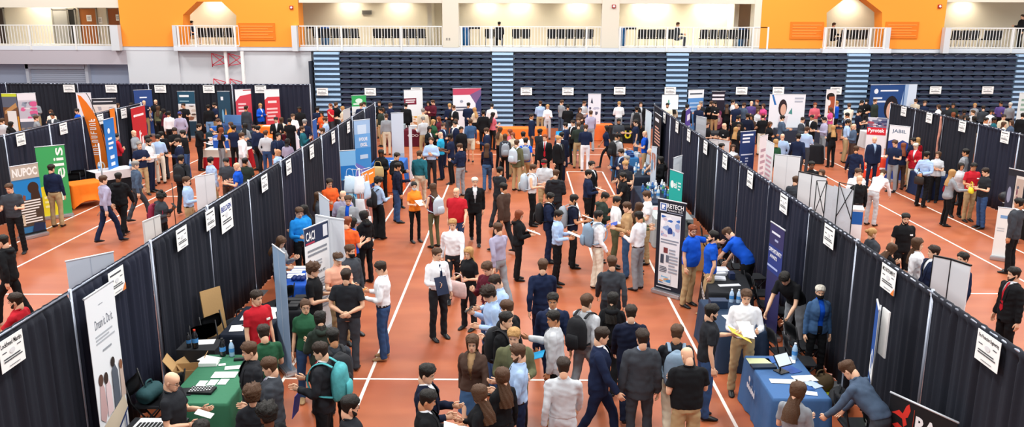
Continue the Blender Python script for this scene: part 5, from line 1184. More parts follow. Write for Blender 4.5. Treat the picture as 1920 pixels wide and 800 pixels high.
# near left chairs
chair(-5.05,10.75,-100,'black folding chair behind bald man, left drape'); chair(pz.x,pz.y,90,'black folding chair holding the teal duffel bag')
chair(-4.98,13.0,60,'grey backed folding chair beside the dark navy table, left row'); chair(-5.0,12.5,40,'second folding chair left of red polo man, nearer one'); chair(-4.55,14.75,-120,'folding chair tilted beside the rucksacks on left row')
flat(-4.6,9.55,.5,.3,0,'e6e7e8','white keyboard like tray at bottom left table corner','tray','tray',z=.7,t=.02,items=[('r',.08+.1*i,.1,.15+.1*i,.6,'17181b') for i in range(9)])
tag(finish((lambda b:(box(b,-.35,-.3,0,.35,.3,.7),b)[1])(bmesh.new()),'storage_case',mat('202226',.5),None,(-4.6,9.45,0)),'dark case under the white tray at bottom left','case')
# orange table in left aisle
table(-13.35,24.75,.95,.72,48,'f07a1e','bright orange fitted cloth table in left aisle',arch=.22)
table(-13.5,26.85,1.3,.65,50,'17191f','black cloth table with pale top in left aisle',top='e3e2e6')
bottle(-13.75,26.6,TZ,'c8d8ea','water bottle on left end of pale topped table',1.3); bottle(-12.9,27.0,TZ,'c8d8ea','left of two water bottles before the man in red sweater',1.4); bottle(-12.8,27.05,TZ,'c8d8ea','right of two water bottles before the man in red sweater',1.4)
chair(-14.05,25.4,20,'grey folding chair left of the pale topped table'); chair(-14.15,26.0,30,'dark folding chair behind pale topped table, left aisle')
table(-11.1,31.3,1.7,.8,0,'c01f2a','red cloth table with white runner in the left aisle',top='e9e4d8')
p=at(312,250,1.2); r=empty('tabletop_display',(-11.3,31.5,TZ)); bm=bmesh.new(); box(bm,-.4,-.2,0,.4,.2,.45); finish(bm,'display_case',mat('2457b4',.5),r); bm=bmesh.new(); box(bm,-.36,-.24,.3,.36,-.2,.4); finish(bm,'title_strip',mat('c9d6f2',.5),r); tag(r,'blue case with pale title strip on the red table','display')
table(-12.6,35.9,1.9,.8,0,'1b3340','dark teal cloth table in front of the back drape',items_front=[('r',.05,.3,.2,.75,'dfe6ea'),('l',.4,.5,.9,.7,1,'a9bcc8')])
p=(-12.9,36.0); flat(-13.2,36.0,.5,.3,0,'2a63b8','blue leaflet box on the dark teal table','box','leaflet_box',t=.2)
table(-11.3,37.8,1.6,.8,0,'f07a2a','orange cloth table before the red banner, back left'); flat(-11.3,37.8,.9,.4,0,PAPER,'white sheets on the orange table before the red banner')
table(-10.2,34.6,1.6,.7,0,'e8702a','orange cloth table in the crowd at back left'); table(-13.3,38.4,1.4,.7,0,'3a4f78','blue cloth table beside the red banner at back drape')
flat(-13.3,38.5,.9,.05,0,'5b84b8','pale blue table screen by the red banner','screen','tabletop_screen',t=.4)
table(-18.8,37.2,3.0,.8,0,'8a4a2c','rust orange cloth table at far back left'); table(-21.0,37.0,1.2,.8,0,'33363f','dark cloth table beside the rust orange one'); flat(-18.0,37.0,.4,.25,0,'c8323a','red box on the table at far back left','box','box',t=.1); flat(-17.2,37.1,.6,.3,0,PAPER,'white papers near the red box, far back left')
table(-7.75,37.5,1.2,.7,0,'f07a2a','orange cloth table behind black sweater man, back')
table(-5.05,37.0,1.6,.8,0,'5a1626','maroon cloth table with white link pattern',items_front=[('e',.62,.68,.05,.07,'e4d8dc'),('e',.62,.68,.035,.045,'5a1626'),('e',.72,.68,.05,.07,'e4d8dc'),('e',.72,.68,.035,.045,'5a1626'),('e',.82,.68,.05,.07,'e4d8dc'),('e',.82,.68,.035,.045,'5a1626')])
flat(-5.3,37.0,.4,.4,0,'8fa0a8','grey model on the maroon table','model','tabletop_model',t=.2); flat(-4.7,37,.35,.3,0,'c9d0d4','pale box on the maroon table','box','box',t=.15)
table(-4.55,28.7,1.1,1.4,0,'2c66b8','blue cloth table with white brochures, centre left'); 
for k in range(7): flat(-4.85+.22*(k%3),28.3+.35*(k//3),.2,.26,k*9,'dfe9f6' if k%2 else '4a90d8','glossy brochure on the blue table, centre left',grp if False else 'brochure','brochure')
for o in [o for o in COL.objects if o.name.startswith('brochure')]: o['group']='glossy brochures on the centre left blue table'
table(-4.3,27.2,.8,.7,0,'e0642c','orange cloth stand below the blue brochure table',h=.7)
table(.15,37.6,2.2,.8,0,'f0752a','bright orange cloth table at back centre'); table(-1.6,36.4,1.0,.7,0,'ef7f3a','second orange cloth table left of the back centre one')
table(2.15,36.0,1.0,.8,0,'1b8fd0','bright blue cloth table at back centre'); flat(2.2,36.1,.5,.4,0,'dce6ee','pale boxes on the bright blue table','box','box',t=.35)
pz=at(1122,232,.75); table(pz.x,pz.y,1.3,.7,0,'ea6f34','orange cloth table beside the white and purple banner')
pz=at(1178,236,.75); r=table(pz.x,pz.y,1.7,.8,0,'141518','black cloth table with yellow letters TU',items_front=[('t','TU',.04,.2,.3,.55,.8,'d8d02a')])
table(3.95,30.4,.8,1.7,0,'3f86c8','pale blue cloth table in front of the blue polo man, right row')
for k in range(8): flat(3.85+.25*(k%3),29.7+.32*(k//3)*1.2,.16,.2,k*11,('e9eef4','24427a','c9d2dc')[k%3],'small display item on the pale blue table, right row','display item','display_item',t=.06+.03*(k%3))
for o in [o for o in COL.objects if o.name.startswith('display_item')]: o['group']='display items on the pale blue table'
# bottles tables, right row
table(4.0,26.6,.9,1.4,0,'1d2636','dark navy cloth table before the leaning grey shirt man')
table(3.95,23.4,1.0,2.3,0,'1f2a3e','navy cloth table crowded with bottles, right row')
rr=random.Random(4)
for k in range(22):
    bottle(3.6+rr.random()*.7,22.6+rr.random()*1.7,TZ,('c9d8e4','3a6ab0','e6eaee','4a9a6a','1f2430')[k%5],'small bottle among the crowd of bottles on navy table',1.0+.5*rr.random())['group']='bottles on the navy table, right row'
for k in range(10):
    bottle(3.7+rr.random()*.7,26.1+rr.random()*1.0,TZ,('e6eaee','2c3036','8fb0c8')[k%3],'small bottle on the dark navy table by the leaning man',.9+.4*rr.random())['group']='bottles on the dark navy table'
r=bottle(4.15,21.9,TZ,'1d6f6a','teal tumbler on near end of the grey table, right row',1.6,'1d6f6a','tumbler')
table(3.95,21.1,.95,1.5,0,'9aa0a2','grey cloth table behind the man in white tee',top='a9adae')
flat(3.8,20.9,.4,.5,12,PAPER,'white poster sheet on the grey table, right row'); flat(3.75,21.5,.3,.3,-20,'d98a86','pink leaflet on the grey table, right row')
chair(4.45,19.6,100,'black folding chair behind the teal esi banner, farther one'); chair(4.6,19.0,80,'black folding chair behind the teal esi banner, nearer one')
carton(4.25,18.6,.5,.4,.55,10,'large open brown box between chairs behind RETECH banner'); chair(4.5,17.6,110,'black folding chair right of the brown box behind RETECH banner'); chair(4.75,17.3,100,'second folding chair right of brown box, nearer the drape')
# RETECH table
table(4.08,15.4,.8,1.5,-8,'1c1e22','black cloth table reading RETECH in front of men in blue')
bm=bmesh.new(); mm=[plain('e6e8ec')]; graphic(bm,mm,1.3,.7,[('t','RETECH',.02,.22,.55,.95,.78,'e6e8ec'),('l',.25,.38,.9,.46,1,'c9ccd2'),('e',.1,.72,.05,.1,'e6e8ec')],0,lambda u,v,y:(y,-u,v)); o=finish(bm,'cloth_print',mm,None,(3.62,15.33,0),math.radians(-8)); tag(o,'white RETECH lettering on the aisle side of the black cloth','lettering')
for k,(x,y,w,h_,a_,t_) in enumerate(((3.98,15.8,.3,.24,10,.05),(3.93,15.5,.28,.22,-10,.03),(4.05,15.1,.42,.12,8,.01),(4.05,15.95,.34,.3,0,.07))): flat(x,y,w,h_,a_,'dfe2e8','clear wrapped papers on the RETECH table, '+['second from back','middle','nearest','farthest back'][k],'papers','paper_stack',t=t_)
flat(4.2,15.55,.1,.18,0,'1e2a4a','small dark device on RETECH table','device','device',t=.12)
chair(4.95,16.6,100,'black folding chair behind the three men in blue, far one'); chair(4.78,15.55,95,'black folding chair behind the three men in blue, near one'); chair(4.75,14.9,80,'folding chair right of the bending man in blue'); chair(4.95,14.55,80,'folding chair near drape, left of the purple banner')
# navy table
table(3.72,13.55,.8,1.55,0,'25364e','slate navy cloth table left of the man in white shirt')
bottle(3.85,14.15,TZ,'b9d2ec','left of two water bottles on the slate navy table',1.2); bottle(3.97,14.12,TZ,'b9d2ec','right of two water bottles on the slate navy table',1.2)
flat(3.55,13.9,.3,.2,0,'20304a','dark leaflet holder on slate navy table','holder','leaflet_holder',t=.14); flat(3.65,13.35,.22,.3,10,PAPER,'white papers on the slate navy table'); flat(3.8,13.2,.14,.3,-10,'17181b','black holder on the slate navy table','holder','leaflet_holder',t=.08)
# denim blue table front
table(3.86,11.05,.78,1.45,0,'43699b','denim blue cloth table in the right foreground')
bm=bmesh.new(); mm=[plain('e4eaf4')]
gl=[('e',.28,.80,.03,.06,'e4eaf4')]
for k in range(6):
    u=.22+.055*k; v=.62-.0*k; gl+=[('e',u,v,.022,.06,'e4eaf4'),('r',u+.016,v-.05,u+.024,v+.14 if k%2 else v+.05,'e4eaf4')]
graphic(bm,mm,1.4,.72,gl,0,lambda u,v,y:(y,-u,v)); tag(finish(bm,'cloth_print',mm,None,(3.425,11.0,0)),'white vertical logo on the aisle side of denim blue cloth','lettering')
flat(3.62,11.55,.34,.2,0,'d7dfae','white and yellow sheet at far left of the denim table'); flat(3.62,11.33,.36,.14,3,'1b2a3e','dark leaflet tray behind the tablet, denim table','tray','tray',t=.03); flat(3.85,11.6,.2,.2,15,'2f5fa8','blue print leaflet at far end of the denim table')
flat(4.05,11.62,.26,.22,-20,PAPER,'white sheet near the bottle on denim table'); flat(4.0,11.25,.2,.24,25,'2b4f9a','blue and white card right of tablet stand'); flat(3.78,10.85,.4,.14,-3,'eef0e4','long white sheet in front of the tablet stand'); flat(4.1,10.95,.32,.2,8,PAPER,'white sheets at the right of denim table')
flat(3.95,10.62,.1,.12,0,'24559a','left of two small blue cards, denim table','card'); flat(4.07,10.64,.1,.12,0,'24559a','right of two small blue cards, denim table','card'); flat(4.0,10.48,.22,.12,-15,'d9dff0','white printed leaflet at near end of denim table'); flat(4.15,10.75,.16,.22,30,'b9cbe4','pale blue leaflet near right edge of denim table')
r=empty('tablet_stand',(3.84,11.17,TZ),.5); bm=bmesh.new(); box(bm,-.08,-.07,0,.08,.09,.012); tube(bm,[(0,.03,.01),(0,.04,.14)],.012,8); finish(bm,'stand_foot',DARKM,r); bm=bmesh.new(); R3=Matrix.Rotation(math.radians(-40),3,'X'); obox(bm,Vector((0,.0,.19)),(.135,.006,.1),R3); finish(bm,'tablet_case',DARKM,r); bm=bmesh.new(); obox(bm,Vector((0,0,.19))+R3@Vector((0,-.007,0)),(.12,.002,.085),R3); finish(bm,'tablet_screen',mat('c9d4e2',.2,emit=.3),r); tag(r,'black tablet tilted on a stand on the denim table','tablet')
bottle(4.17,11.63,TZ,'a9cbe8','water bottle at the far corner of denim table',1.25)
chair(4.35,12.6,95,'grey folding chair behind the denim table, left one'); chair(4.5,12.25,85,'grey folding chair behind the denim table, near one'); chair(4.75,12.9,100,'folding chair nearest the bending blurred man')
chair(4.55,10.15,90,'black folding chair at right of the woman in grey tee'); chair(4.8,9.9,80,'black folding chair nearest to the white blue banner'); duffel(4.75,12.05,.4,.3,.3,30,'5a4a34','olive brown bag on floor under the bent man'); duffel(4.85,11.5,.45,.3,.3,70,'2a2c30','black bag on floor between denim jacket woman and table')
carton(4.95,9.5,.45,.4,.45,8,'open brown box behind the black banner with letters RA')
r=flat(4.9,11.9,.2,.12,0,'b8c62a','small yellow green packet on floor behind denim table','packet','packet',z=0,t=.06)
# far right
table(13.35,30.0,1.2,.8,-20,'e0452c','red orange cloth table with white print, by the JABIL banner',items_front=[('p',[(0,.4),(.3,.95),(.4,.95),(.1,.3)],'f2eeee'),('l',.4,.4,.9,.6,1,'f2eeee')])
flat(13.3,30.1,.6,.4,-20,PAPER,'white papers on the red orange table'); bottle(13.55,29.5,TZ,'e4e6ea','white cup on the red orange table',1.2)
table(11.2,33.0,1.8,.8,0,'1c1e24','black cloth table left of the Pyrotek banner'); flat(11.3,32.9,.9,.4,0,PAPER,'white cards on the black table left of Pyrotek banner')
table(13.55,26.7,.9,1.2,0,'1d2d4f','navy cloth table with red emblem behind the woman in grey',top=None,items_front=[('e',.75,.5,.2,.25,'b8283a')]); flat(13.5,26.6,.5,.6,0,PAPER,'white box on the navy table with red emblem','box','box',t=.15)
table(13.85,21.5,.85,1.9,0,'141517','black cloth table with white top at the right edge',top='d9d8d6')
for k in range(5): flat(13.6+.2*(k%2),21.0+.35*k,.22,.2,k*15,('4a86b8','17181b','a8653a','e2e4e6','2a2c30')[k],'item on the white topped table at right edge, '+['nearest','second','third','fourth','farthest'][k],'display item','display_item',t=.12)
bm=bmesh.new(); ellips(bm,(0,0,.12),(.22,.2,.16),None,14,8); tag(finish(bm,'dark_helmet',mat('26282c',.4),None,(13.6,22.6,TZ)),'round dark object at the far end of right edge table','display item')
table(21.2,36.0,6.0,.8,0,'a08a74','brown cloth table beyond the far right drape')
flat(18.8,38.0,1.6,.5,0,PAPER,'long white covered table top by the blue backdrop','table','table_sheet',z=.9,t=.04)
for k in range(4):
    bm=bmesh.new(); tube(bm,[((-.7 if k%2 else .7),(-.2 if k//2 else .2),-.9),((-.7 if k%2 else .7),(-.2 if k//2 else .2),0)],.02,6); finish(bm,'table_leg',METAL,[o for o in COL.objects if o.name.startswith('table_sheet')][0])
table(16.6,36.9,2.4,.8,0,'d3d6da','silver grey cloth table beyond the far right drape'); table(22.5,33.0,3.4,.8,0,'a9c2bf','pale green cloth table at far right')
table(7.9,36.5,2.2,.8,0,'26282d','black cloth table before the bleachers, right of the screen'); table(12.8,37.5,2.2,.8,0,'2b3140','dark cloth table before the white photo backdrop')
duffel(-4.0,16.6,.4,.22,.45,20,'b0693c','brown paper bag on floor beside the bright blue shirts','bag','paper_bag')
bm=bmesh.new(); tube(bm,[(0,0,.02),(0,0,1.25)],.012,6); box(bm,-.12,-.12,0,.12,.12,.015); p=at(330,425,0); tag(finish(bm,'tripod_stick',DARKM,None,(p.x,p.y,0)),'thin black stand in front of woman with red backpack','stand')
# red bunting strip on the far right drape
bm=bmesh.new(); tube(bm,[(0,0,2.4),(.02,-.02,2.0),(-.02,-.02,1.5),(.01,-.03,1.0),(0,-.02,.7)],[.03,.05,.03,.05,.06],8,sub=3); tag(finish(bm,'hanging_ribbon',mat('c98a78',.6,vary=.5,bscale=9),None,(14.5,28.5,0),smooth=True),'red and white ribbon hanging at the gap in far right drape','ribbon')
# ---------------------------------------------------------------- people: where the crown of each head stands, facing, pose, hair, clothes
PD='''
80 184 m F ax sb,beard S:grey P:khaki 1
98 210 m F fc sk J:dgrey:white P:dgrey 2
110 201 f F fc lb T:cream P:black 1
144 202 m FL fc sd T:blue P:khaki 1
189 192 m F st sg S:white P:dgrey 1
220 192 f R fc lb T:black P:black 1
19 225 f BR fc lk H:black P:black 2
3 221 m B st sb S:lgrey P:denim 1
66 215 m BR wk sb S:grey P:dgrey 1
246 191 m F fc sk T:black P:black 2
284 184 m FR st xb T:navy P:khaki 1 badge
304 182 m F tk xb,beard,glasses T:black P:black 1
296 197 f B st lb S:olive P:black 1
344 192 m F fc sd T:black P:black 1
337 208 m B pk sb S:lilac P:grey 1 cap=blue
316 207 m B st sk S:white P:black 2
305 202 f BR fc lk T:maroon P:black 2
403 191 m FL fc sk,beard T:navy P:khaki 1 badge
393 194 m B f1 sk S:black P:ljeans 2
461 197 m B st sd S:dgrey P:dgrey 2
380 227 m R rc sd H:black P:black 1 paper
412 220 m FL ph sb T:black P:black 1
420 235 f BR rc lr T:black P:grey 1
329 239 m FR ph sd T:black P:black 1
341 240 m L rc sk T:black P:jeans 1 badge
334 257 m FL fc sd J:navy:white P:navy 1
251 242 m R ax xb S:grey P:grey 1
261 264 m FR ax sg T:navy P:khaki 1 | person with grey hair in navy polo, arms crossed, before the red banner
277 258 m R fc sd,beard S:white P:navy 1 | bearded person in white shirt, right of grey-haired navy polo man, left aisle
293 250 m B fc sk S:lblue P:cream 2 | person in light blue shirt and cream trousers facing away, near red banner
300 246 m BL fc sk J:black:white P:dgrey 2
279 251 m B st sk S:lgrey P:black 2
441 231 m B st sk T:navy P:black 2
458 229 f B fc lk S:grey P:dgrey 1
452 247 m BR wk sb S:white P:lgrey 1
476 233 m L fc sd S:navy P:dgrey 1
433 227 f FL fc lb T:orange P:black 1
493 192 f FR fc lo J:blue:white P:navy 1
561 199 m F st sk H:black P:black 3
555 209 m FR fc sb S:white P:black 1
518 218 m F fc sk J:black:white P:black 1
530 217 f B st lb S:cream P:maroon 1
542 220 m B fc sk T:black P:black 2
571 222 m B pk sg S:navy P:navy 1 cap=grey
522 248 m FR wk sk T:navy P:black 1 pack=navy
567 235 m R tk sb,beard S:teal P:dgrey 1
610 218 m L fc sb S:lblue P:navy 1
595 199 m B st sk J:navy:white P:navy 2
603 207 f F fc lk T:rorange P:black 2
620 193 m FL tk sr T:red P:dgrey 1
629 191 m BR ax sb S:black P:dgrey 1
638 200 f L fc lo S:beige P:khaki 1
676 192 m B fc sb J:navy:white P:navy 1
683 190 m F fc sd S:lblue P:black 1
711 188 m F fc sd,beard H:black P:khaki 1
716 201 m FL st sk S:dgreen P:khaki 2
548 257 f B fc mk S:lilac P:black 3
498 243 m B pk sb S:lgrey P:jeans 1
520 277 m R fc xb S:lblue P:khaki 2
483 234 m B wk sk S:navy P:black 1
605 238 m L fc sb T:aqua P:khaki 1
732 192 m BR st sb S:navy P:navy 1
722 201 f B st lb S:grey P:khaki 1
761 192 m B st sk J:black:white P:black 1
803 188 f F fc lk T:maroon P:khaki 1
812 186 m FL fc sb S:maroon P:black 1
843 193 m B f1 so S:navy P:dgrey 1
851 196 m FL fc sb J:black:white P:black 1
878 191 m B fc sk J:navy:white P:navy 2
890 200 f BL fc lo S:beige P:black 1
922 193 m B fc sk S:white P:black 1
922 208 f BR fc lk T:rose P:black 1
908 205 m B pk sk J:black:white P:black 2
913 238 m L fc sb J:navy:white P:navy 1
823 217 f FL fc lr S:maroon P:black 1
808 221 f FR fc lo S:green P:black 1
805 235 f FR fc mk J:black:white P:black 1
836 228 m FR fc sb J:navy:lblue P:navy 1
847 227 m FL st sk J:navy:white P:navy 1
865 236 m FR pk sk S:black P:black 2
826 245 m L fc xb T:aqua P:dnavy 1 | bald person in bright aqua tee facing left, by the blue brochure table
808 256 m F ax sb S:lblue P:charcoal 1 | person in pale blue shirt with arms crossed, left of the bright aqua tee man
845 249 m L fc sk T:navy P:black 3 | person in navy polo and black trousers, right of the aqua tee man
863 267 m BL fc sb S:navy P:grey 1 | person in navy sweater and grey trousers facing away, beyond floor line
882 222 m B wk sb S:denim K:beige 2
855 221 f F fc lb S:cream P:khaki 1
947 249 f B wk lb H:dgrey P:black 1 pack=grey
793 202 m B st sg S:beige P:dgrey 1
797 218 m BL fc sg S:lgrey P:khaki 1
957 240 f FL fc lr T:rose P:black 1
724 212 m B st sb S:grey P:beige 1
937 236 f BR fc lb S:tan P:black 1
1013 188 m B fc sb S:lblue P:khaki 1
1027 194 f F fc lo S:white P:lgrey 1
1053 186 m BR fc sb T:grey P:slate 1
1066 195 m B fc sk J:black:white P:black 2
1098 190 m FR fc sb S:lgrey P:dgrey 1
1104 187 m R rc so T:blue P:navy 1
1086 200 f FR fc lb S:brown P:black 1
1108 206 m B wk sb S:lilac P:grey 1
1161 189 m B fc so S:white P:grey 1
997 212 m R st sd J:navy:white P:dgrey 2
981 245 m B st sk S:white P:khaki 2
985 257 m B wk sk T:blue P:khaki 1 pack=grey
1064 227 m L fc sk J:navy:white P:navy 1
1074 224 m FL fc sd J:black:white P:black 1
1087 229 m B fc sb S:dgreen P:khaki 1
1096 231 m B fc sb S:navy P:white 1 | person in navy sweater and white trousers facing away, centre of the hall
1140 235 f L wk lk T:navy L:black 2
1163 222 m F fc sk,beard S:dgrey P:olive 2
1192 222 m L rc sd T:navy P:denim 1
1192 197 m B st sk S:grey P:black 2 pack=black
1158 248 m BR fc sk S:lgrey P:dgrey 2 pack=black
1025 251 m F st sr J:black:white:red P:black 1 | red-haired person in black suit and red tie, facing the camera
1045 253 m FR st so J:black:white:black P:black 1 | blond person in black suit and dark tie beside red tie man
1012 240 m BR wk sk J:charcoal:white P:black 3
962 246 f F fc lr S:beige P:khaki 1
970 260 m BR st sb J:olive:white P:khaki 1 pack=lgrey
1053 246 m B st sk J:dnavy:white P:dnavy 1
1083 220 m F fc sb S:dgrey P:black 1
1166 277 m FL fc sd J:navy:lblue P:navy 1 badge | person in navy suit with pale blue shirt, behind the navy bottle table
1202 190 m F st sd J:black:lgrey P:black 1
1254 191 m F fc sk,beard S:cream P:dgrey 1
1262 195 f B fc lk S:beige P:black 2
1293 195 m BR st sk H:black P:black 2
1307 194 m BR st xb S:navy P:navy 1
1315 188 m FL fc sg T:charcoal P:khaki 1
1331 187 m BR fc sb H:black P:khaki 1
1341 189 m FL fc sk,beard T:black P:tan 1 badge
1363 194 f B fc lb J:black:black P:black 1
1375 186 m R tk sd S:white P:black 1
1383 192 m F st xg T:navy P:black 1
1393 192 m BR fc sb S:slate P:navy 1
1411 187 m B fc xb S:purple P:black 1
1418 187 m FL st sr S:brown P:black 1
1432 193 f FL fc mb T:pink P:black 1
1210 243 m L fc xo T:blue P:khaki 1 | bald person in royal blue polo standing behind pale blue table, right row
1357 228 m FL fc xg T:black P:khaki 1 badge | bald person in black polo standing behind the low white panel
1329 228 m FR fc sb T:black P:khaki 1
1384 215 m BR fc sk J:black:white P:black 2
1402 211 m B pk sk J:dnavy:white P:navy 2
1412 213 f FL fc lk T:brown P:black 2
1421 203 f FR fc lb S:lgrey P:black 1
1429 212 m B ax sk T:black P:cream 1 cap=red
1379 236 f BR fc lo T:black P:black 1
1386 231 f F fc lb S:black P:black 1
1354 267 m FR st sk T:black P:black 1
1375 269 f F st mb S:white P:black 1
1382 290 m FR st sb T:black P:black 1
1455 187 m R st sk S:dgrey P:dgrey 2
1480 195 f L fc pb T:pink P:black 1 cap=olive
1498 190 f B st lk S:cream P:black 1 cap=tan
1529 191 m F fc sr S:rose P:beige 1
1567 188 m BL fc so T:blue P:black 1
1559 200 f L fc lb T:pink P:khaki 1
1593 193 m B wk sb S:cream P:khaki 1
1616 187 m FR fc sk S:black P:black 1 badge
1611 204 m R fc sk T:dnavy P:black 1
1629 185 m B fc sk S:black P:dgrey 1
1638 184 m FR st sb H:dgreen P:black 1
1590 210 m L fc sk J:navy:white P:navy 2
1590 223 m R fc sk S:lblue P:khaki 2
1602 230 m L fc xg S:slate P:brown 1 | bald person in slate blue sweater and brown trousers, left of Pyrotek banner
1547 218 m L fc sk S:lilac P:grey 1 | dark-haired person in lilac shirt and grey trousers facing left, right aisle
1563 233 f B fc lo S:black P:black 1 | blonde person all in black facing away, middle of the right aisle
1523 214 m FL fc sk J:black:white P:black 2
1514 221 m FR fc sd J:dgrey:white P:black 1
1513 236 m BR fc sb S:lblue P:dgrey 1
1467 215 m R fc sk J:slate:white P:slate 1
1444 226 f FR fc lb S:black P:black 2
1455 259 f B fc mo S:green P:black 1
1474 250 m B pk xr S:lblue P:jeans 1
1491 248 m B wk sk S:navy P:slate 1
1641 254 m F st xb J:navy:lblue P:navy 1 | balding person in navy suit with open collar before the Pyrotek banner
1606 272 m B wk sb S:navy P:navy 2 | brown-haired person in navy walking away, left of the balding navy suit man
1681 259 m FL fc sb T:navy P:grey 1 | person in navy polo handing things over, below the JABIL banner
1698 266 f B fc lr T:navy P:brown 1 | auburn-haired person facing away below the JABIL banner
1711 259 m L fc sk T:dnavy P:khaki 1 | dark-haired person in dark navy polo facing left under JABIL banner
1722 256 f B fc mo T:red P:cream 1
1729 268 f FL fc sw J:red:white P:cream 1
1739 282 m BR bh sk S:lblue P:black 2 | person in light blue shirt facing away, hands behind holding a dark bag
1760 282 f FL ax mb T:lgrey P:black 1 | person in pale grey tee with arms folded, right of the JABIL banner
1811 277 m BL st sk S:grey P:dgrey 2
1803 303 f F st lk T:lgrey P:black 2 | long black-haired person in grey and white tee, smiling at camera, right aisle
1830 305 m F fc sk T:red P:khaki 2 badge | person in red polo and khaki trousers, right aisle
1848 310 m L fc sd T:charcoal P:jeans 1 shoe=black | person in charcoal tee and blue jeans facing the red polo man
1785 316 f R rc lo W:grey:white L:black 1 | blonde person in grey cardigan reaching to a yellow bag, right aisle
1911 369 m BL st sk J:dgrey:white P:black 2 | person in dark grey suit facing away at the right frame edge
1609 313 m F fc sb S:white P:khaki 1 | brown-haired person in white shirt with khaki trousers behind black vest man
1612 326 m B st xb S:black P:navy 1 | bald person in black facing away beside the pop-up frame
1493 328 m BR st sb S:dgrey P:dgrey 1 | person in dark grey between two white panels beyond the right drape
1528 302 m F st sk S:black P:black 3
1536 314 f FL st lb T:black P:black 1
1662 326 m BR ln sb S:white P:lgrey 1 | person in white shirt and pale trousers bent over, right aisle floor
1700 397 m F st sk,beard T:black P:black 1 badge | person in black polo with white badge facing camera, right aisle
1638 423 f R st uo J:dgrey:black P:black 1 | blonde person with hair bun and grey jacket behind the right drape
1668 453 f R ph lb S:black P:black 1 | brown-haired person looking down, behind right drape near the black polo man
1722 443 m FR st lb S:white:-:slate P:black 1 | long-haired person in white shirt with slate tie behind right drape
1753 458 m L st sd J:navy:white P:navy 1 | short-haired person in navy behind the top of white two panel board
1805 470 m L st sk J:navy:white P:dnavy 1 | dark-haired person behind right end of the white two panel board
1903 498 m L st sk,beard J:black:white:red P:black 1 | bearded person in black suit and red tie at right edge
1718 184 m BR st sb S:beige P:black 1
1735 188 m F st sb S:navy P:black 1
1764 195 f L fc lb S:white P:black 1
1775 194 m BR fc sk S:charcoal P:black 2
1788 192 m F fc sk S:dgreen P:black 2
1788 209 f B st mr S:lgrey P:black 1
1800 213 f F st mk S:white P:black 1
1815 218 m B st sk S:white P:black 1
1829 192 f F fc lo S:grey P:black 1
1838 208 m L st sb S:lgrey P:black 1
1827 216 f B st lk S:charcoal P:black 2
1850 219 m FR st sk S:white P:navy 2
1868 219 m FR st sk S:teal P:black 3
1883 213 m F fc sd S:beige P:black 1
1881 226 f FR st lb S:cream P:black 1
1897 224 f L st mb S:slate P:dgrey 1
1878 189 m FL fc sk S:purple P:black 2
1895 191 m B st sw S:grey P:black 1
1911 209 m BR st sk J:black:white P:black 1
1809 204 m B st sk S:brown P:black 3
1845 197 m B fc sd S:dgrey P:black 1
1858 204 f F fc lk S:white P:black 2
743 284 m FR fc sd H:black P:black 1
742 303 m R rc sk S:dnavy P:jeans 2 | dark-haired person in dark navy shirt and jeans left of the orange polo person
776 337 f FR fc pk T:orange L:black 1 mask=lgrey | person in orange polo with pale face mask and black leggings
812 341 f BL fc lb V:maroon L:olive 1 pack=lgrey shoe=black | person in maroon tank top and olive leggings with pale backpack
856 349 h F wk xo T:red P:jeans 1 | bald heavyset person in red polo and jeans, centre aisle
890 330 m F wk sw J:black:white P:black 1 | pale-haired person in black suit walking toward camera beside red polo
936 311 m BR wk sk J:charcoal:white P:charcoal 2 | dark-haired person in charcoal jacket walking away, right of black suit
913 267 f B wk lb S:dnavy P:denim 1 | long brown-haired person in dark navy and jeans walking away, centre aisle
945 341 m BL wk sk J:brown:white P:charcoal 2 | person in brown jacket walking away, left of grey vest backpack
786 281 m B wk sb S:teal P:beige 1 | person in teal shirt and beige trousers facing away by the blue table
714 278 f F fc mk H:black P:black 3 | dark-haired person in black hoodie holding a tan bag
707 328 f BR fc ck S:lblue WP:black 1 pack=black | curly-haired person in light blue shirt, wide black trousers and black backpack
617 332 m FR fc sd,glasses T:rorange P:black 1 | person in red-orange tee with glasses beside the left drape
597 357 f R st lb S:dgrey P:dgrey 1 | brown-haired person in dark grey behind narrow white banner
643 354 m B f1 xo S:lilac P:grey 1 | bald person in lilac shirt behind the grey cardigan man
652 363 m F fc sb W:grey:blue P:dgrey 1 badge | person in grey cardigan over royal blue shirt, left row
560 385 m FR fc sb S:sky P:black 1 | brown-haired person in bright blue pullover beside CACI banner
571 381 f FL fc lk S:sky P:black 1 | long dark-haired person in bright blue, behind CACI banner
661 404 f BR fc mk T:blue P:black 1 | black-haired person in royal blue top between orange tee and tote bag
650 404 m B fc sr T:rorange P:black 1 | red-haired person in red-orange tee facing the CACI panel
681 393 f BL fc mk H:black P:black 1 | person in black holding a leafy print tote bag
520 437 f R ph lb S:grey P:navy 1 | long brown-haired person in grey top by left drape, beyond silver banner
592 484 m R fc cb,glasses T:black P:black 1 badge | curly-haired person in black polo before the CACI banner
630 474 m FR fc sb T:peach P:khaki 1 cap=grey | person in peach tee and grey cap
653 459 m FR st sb,beard S:dgrey P:dgrey 1 mask=black | person in dark grey tee with black face mask
649 501 h B bh sd T:charcoal P:dgrey 1 | person in charcoal tee, hands behind back, facing away
714 485 m L fc sd,glasses S:white P:jeans 1 shoe=tan | person in white shirt, navy trousers and tan shoes standing alone
849 407 m F wk so S:white P:charcoal 1 | person in white shirt walking, behind the navy tie man
825 457 m FR f1 sb S:white:-:navy P:charcoal 1 | person in white shirt and navy tie walking toward camera
873 466 f FL fc lo T:black P:charcoal 1 | blonde person in black top carrying a colourful bag
921 486 m FL ph sb S:maroon P:jeans 1 | brown-haired person in maroon shirt looking down at a phone
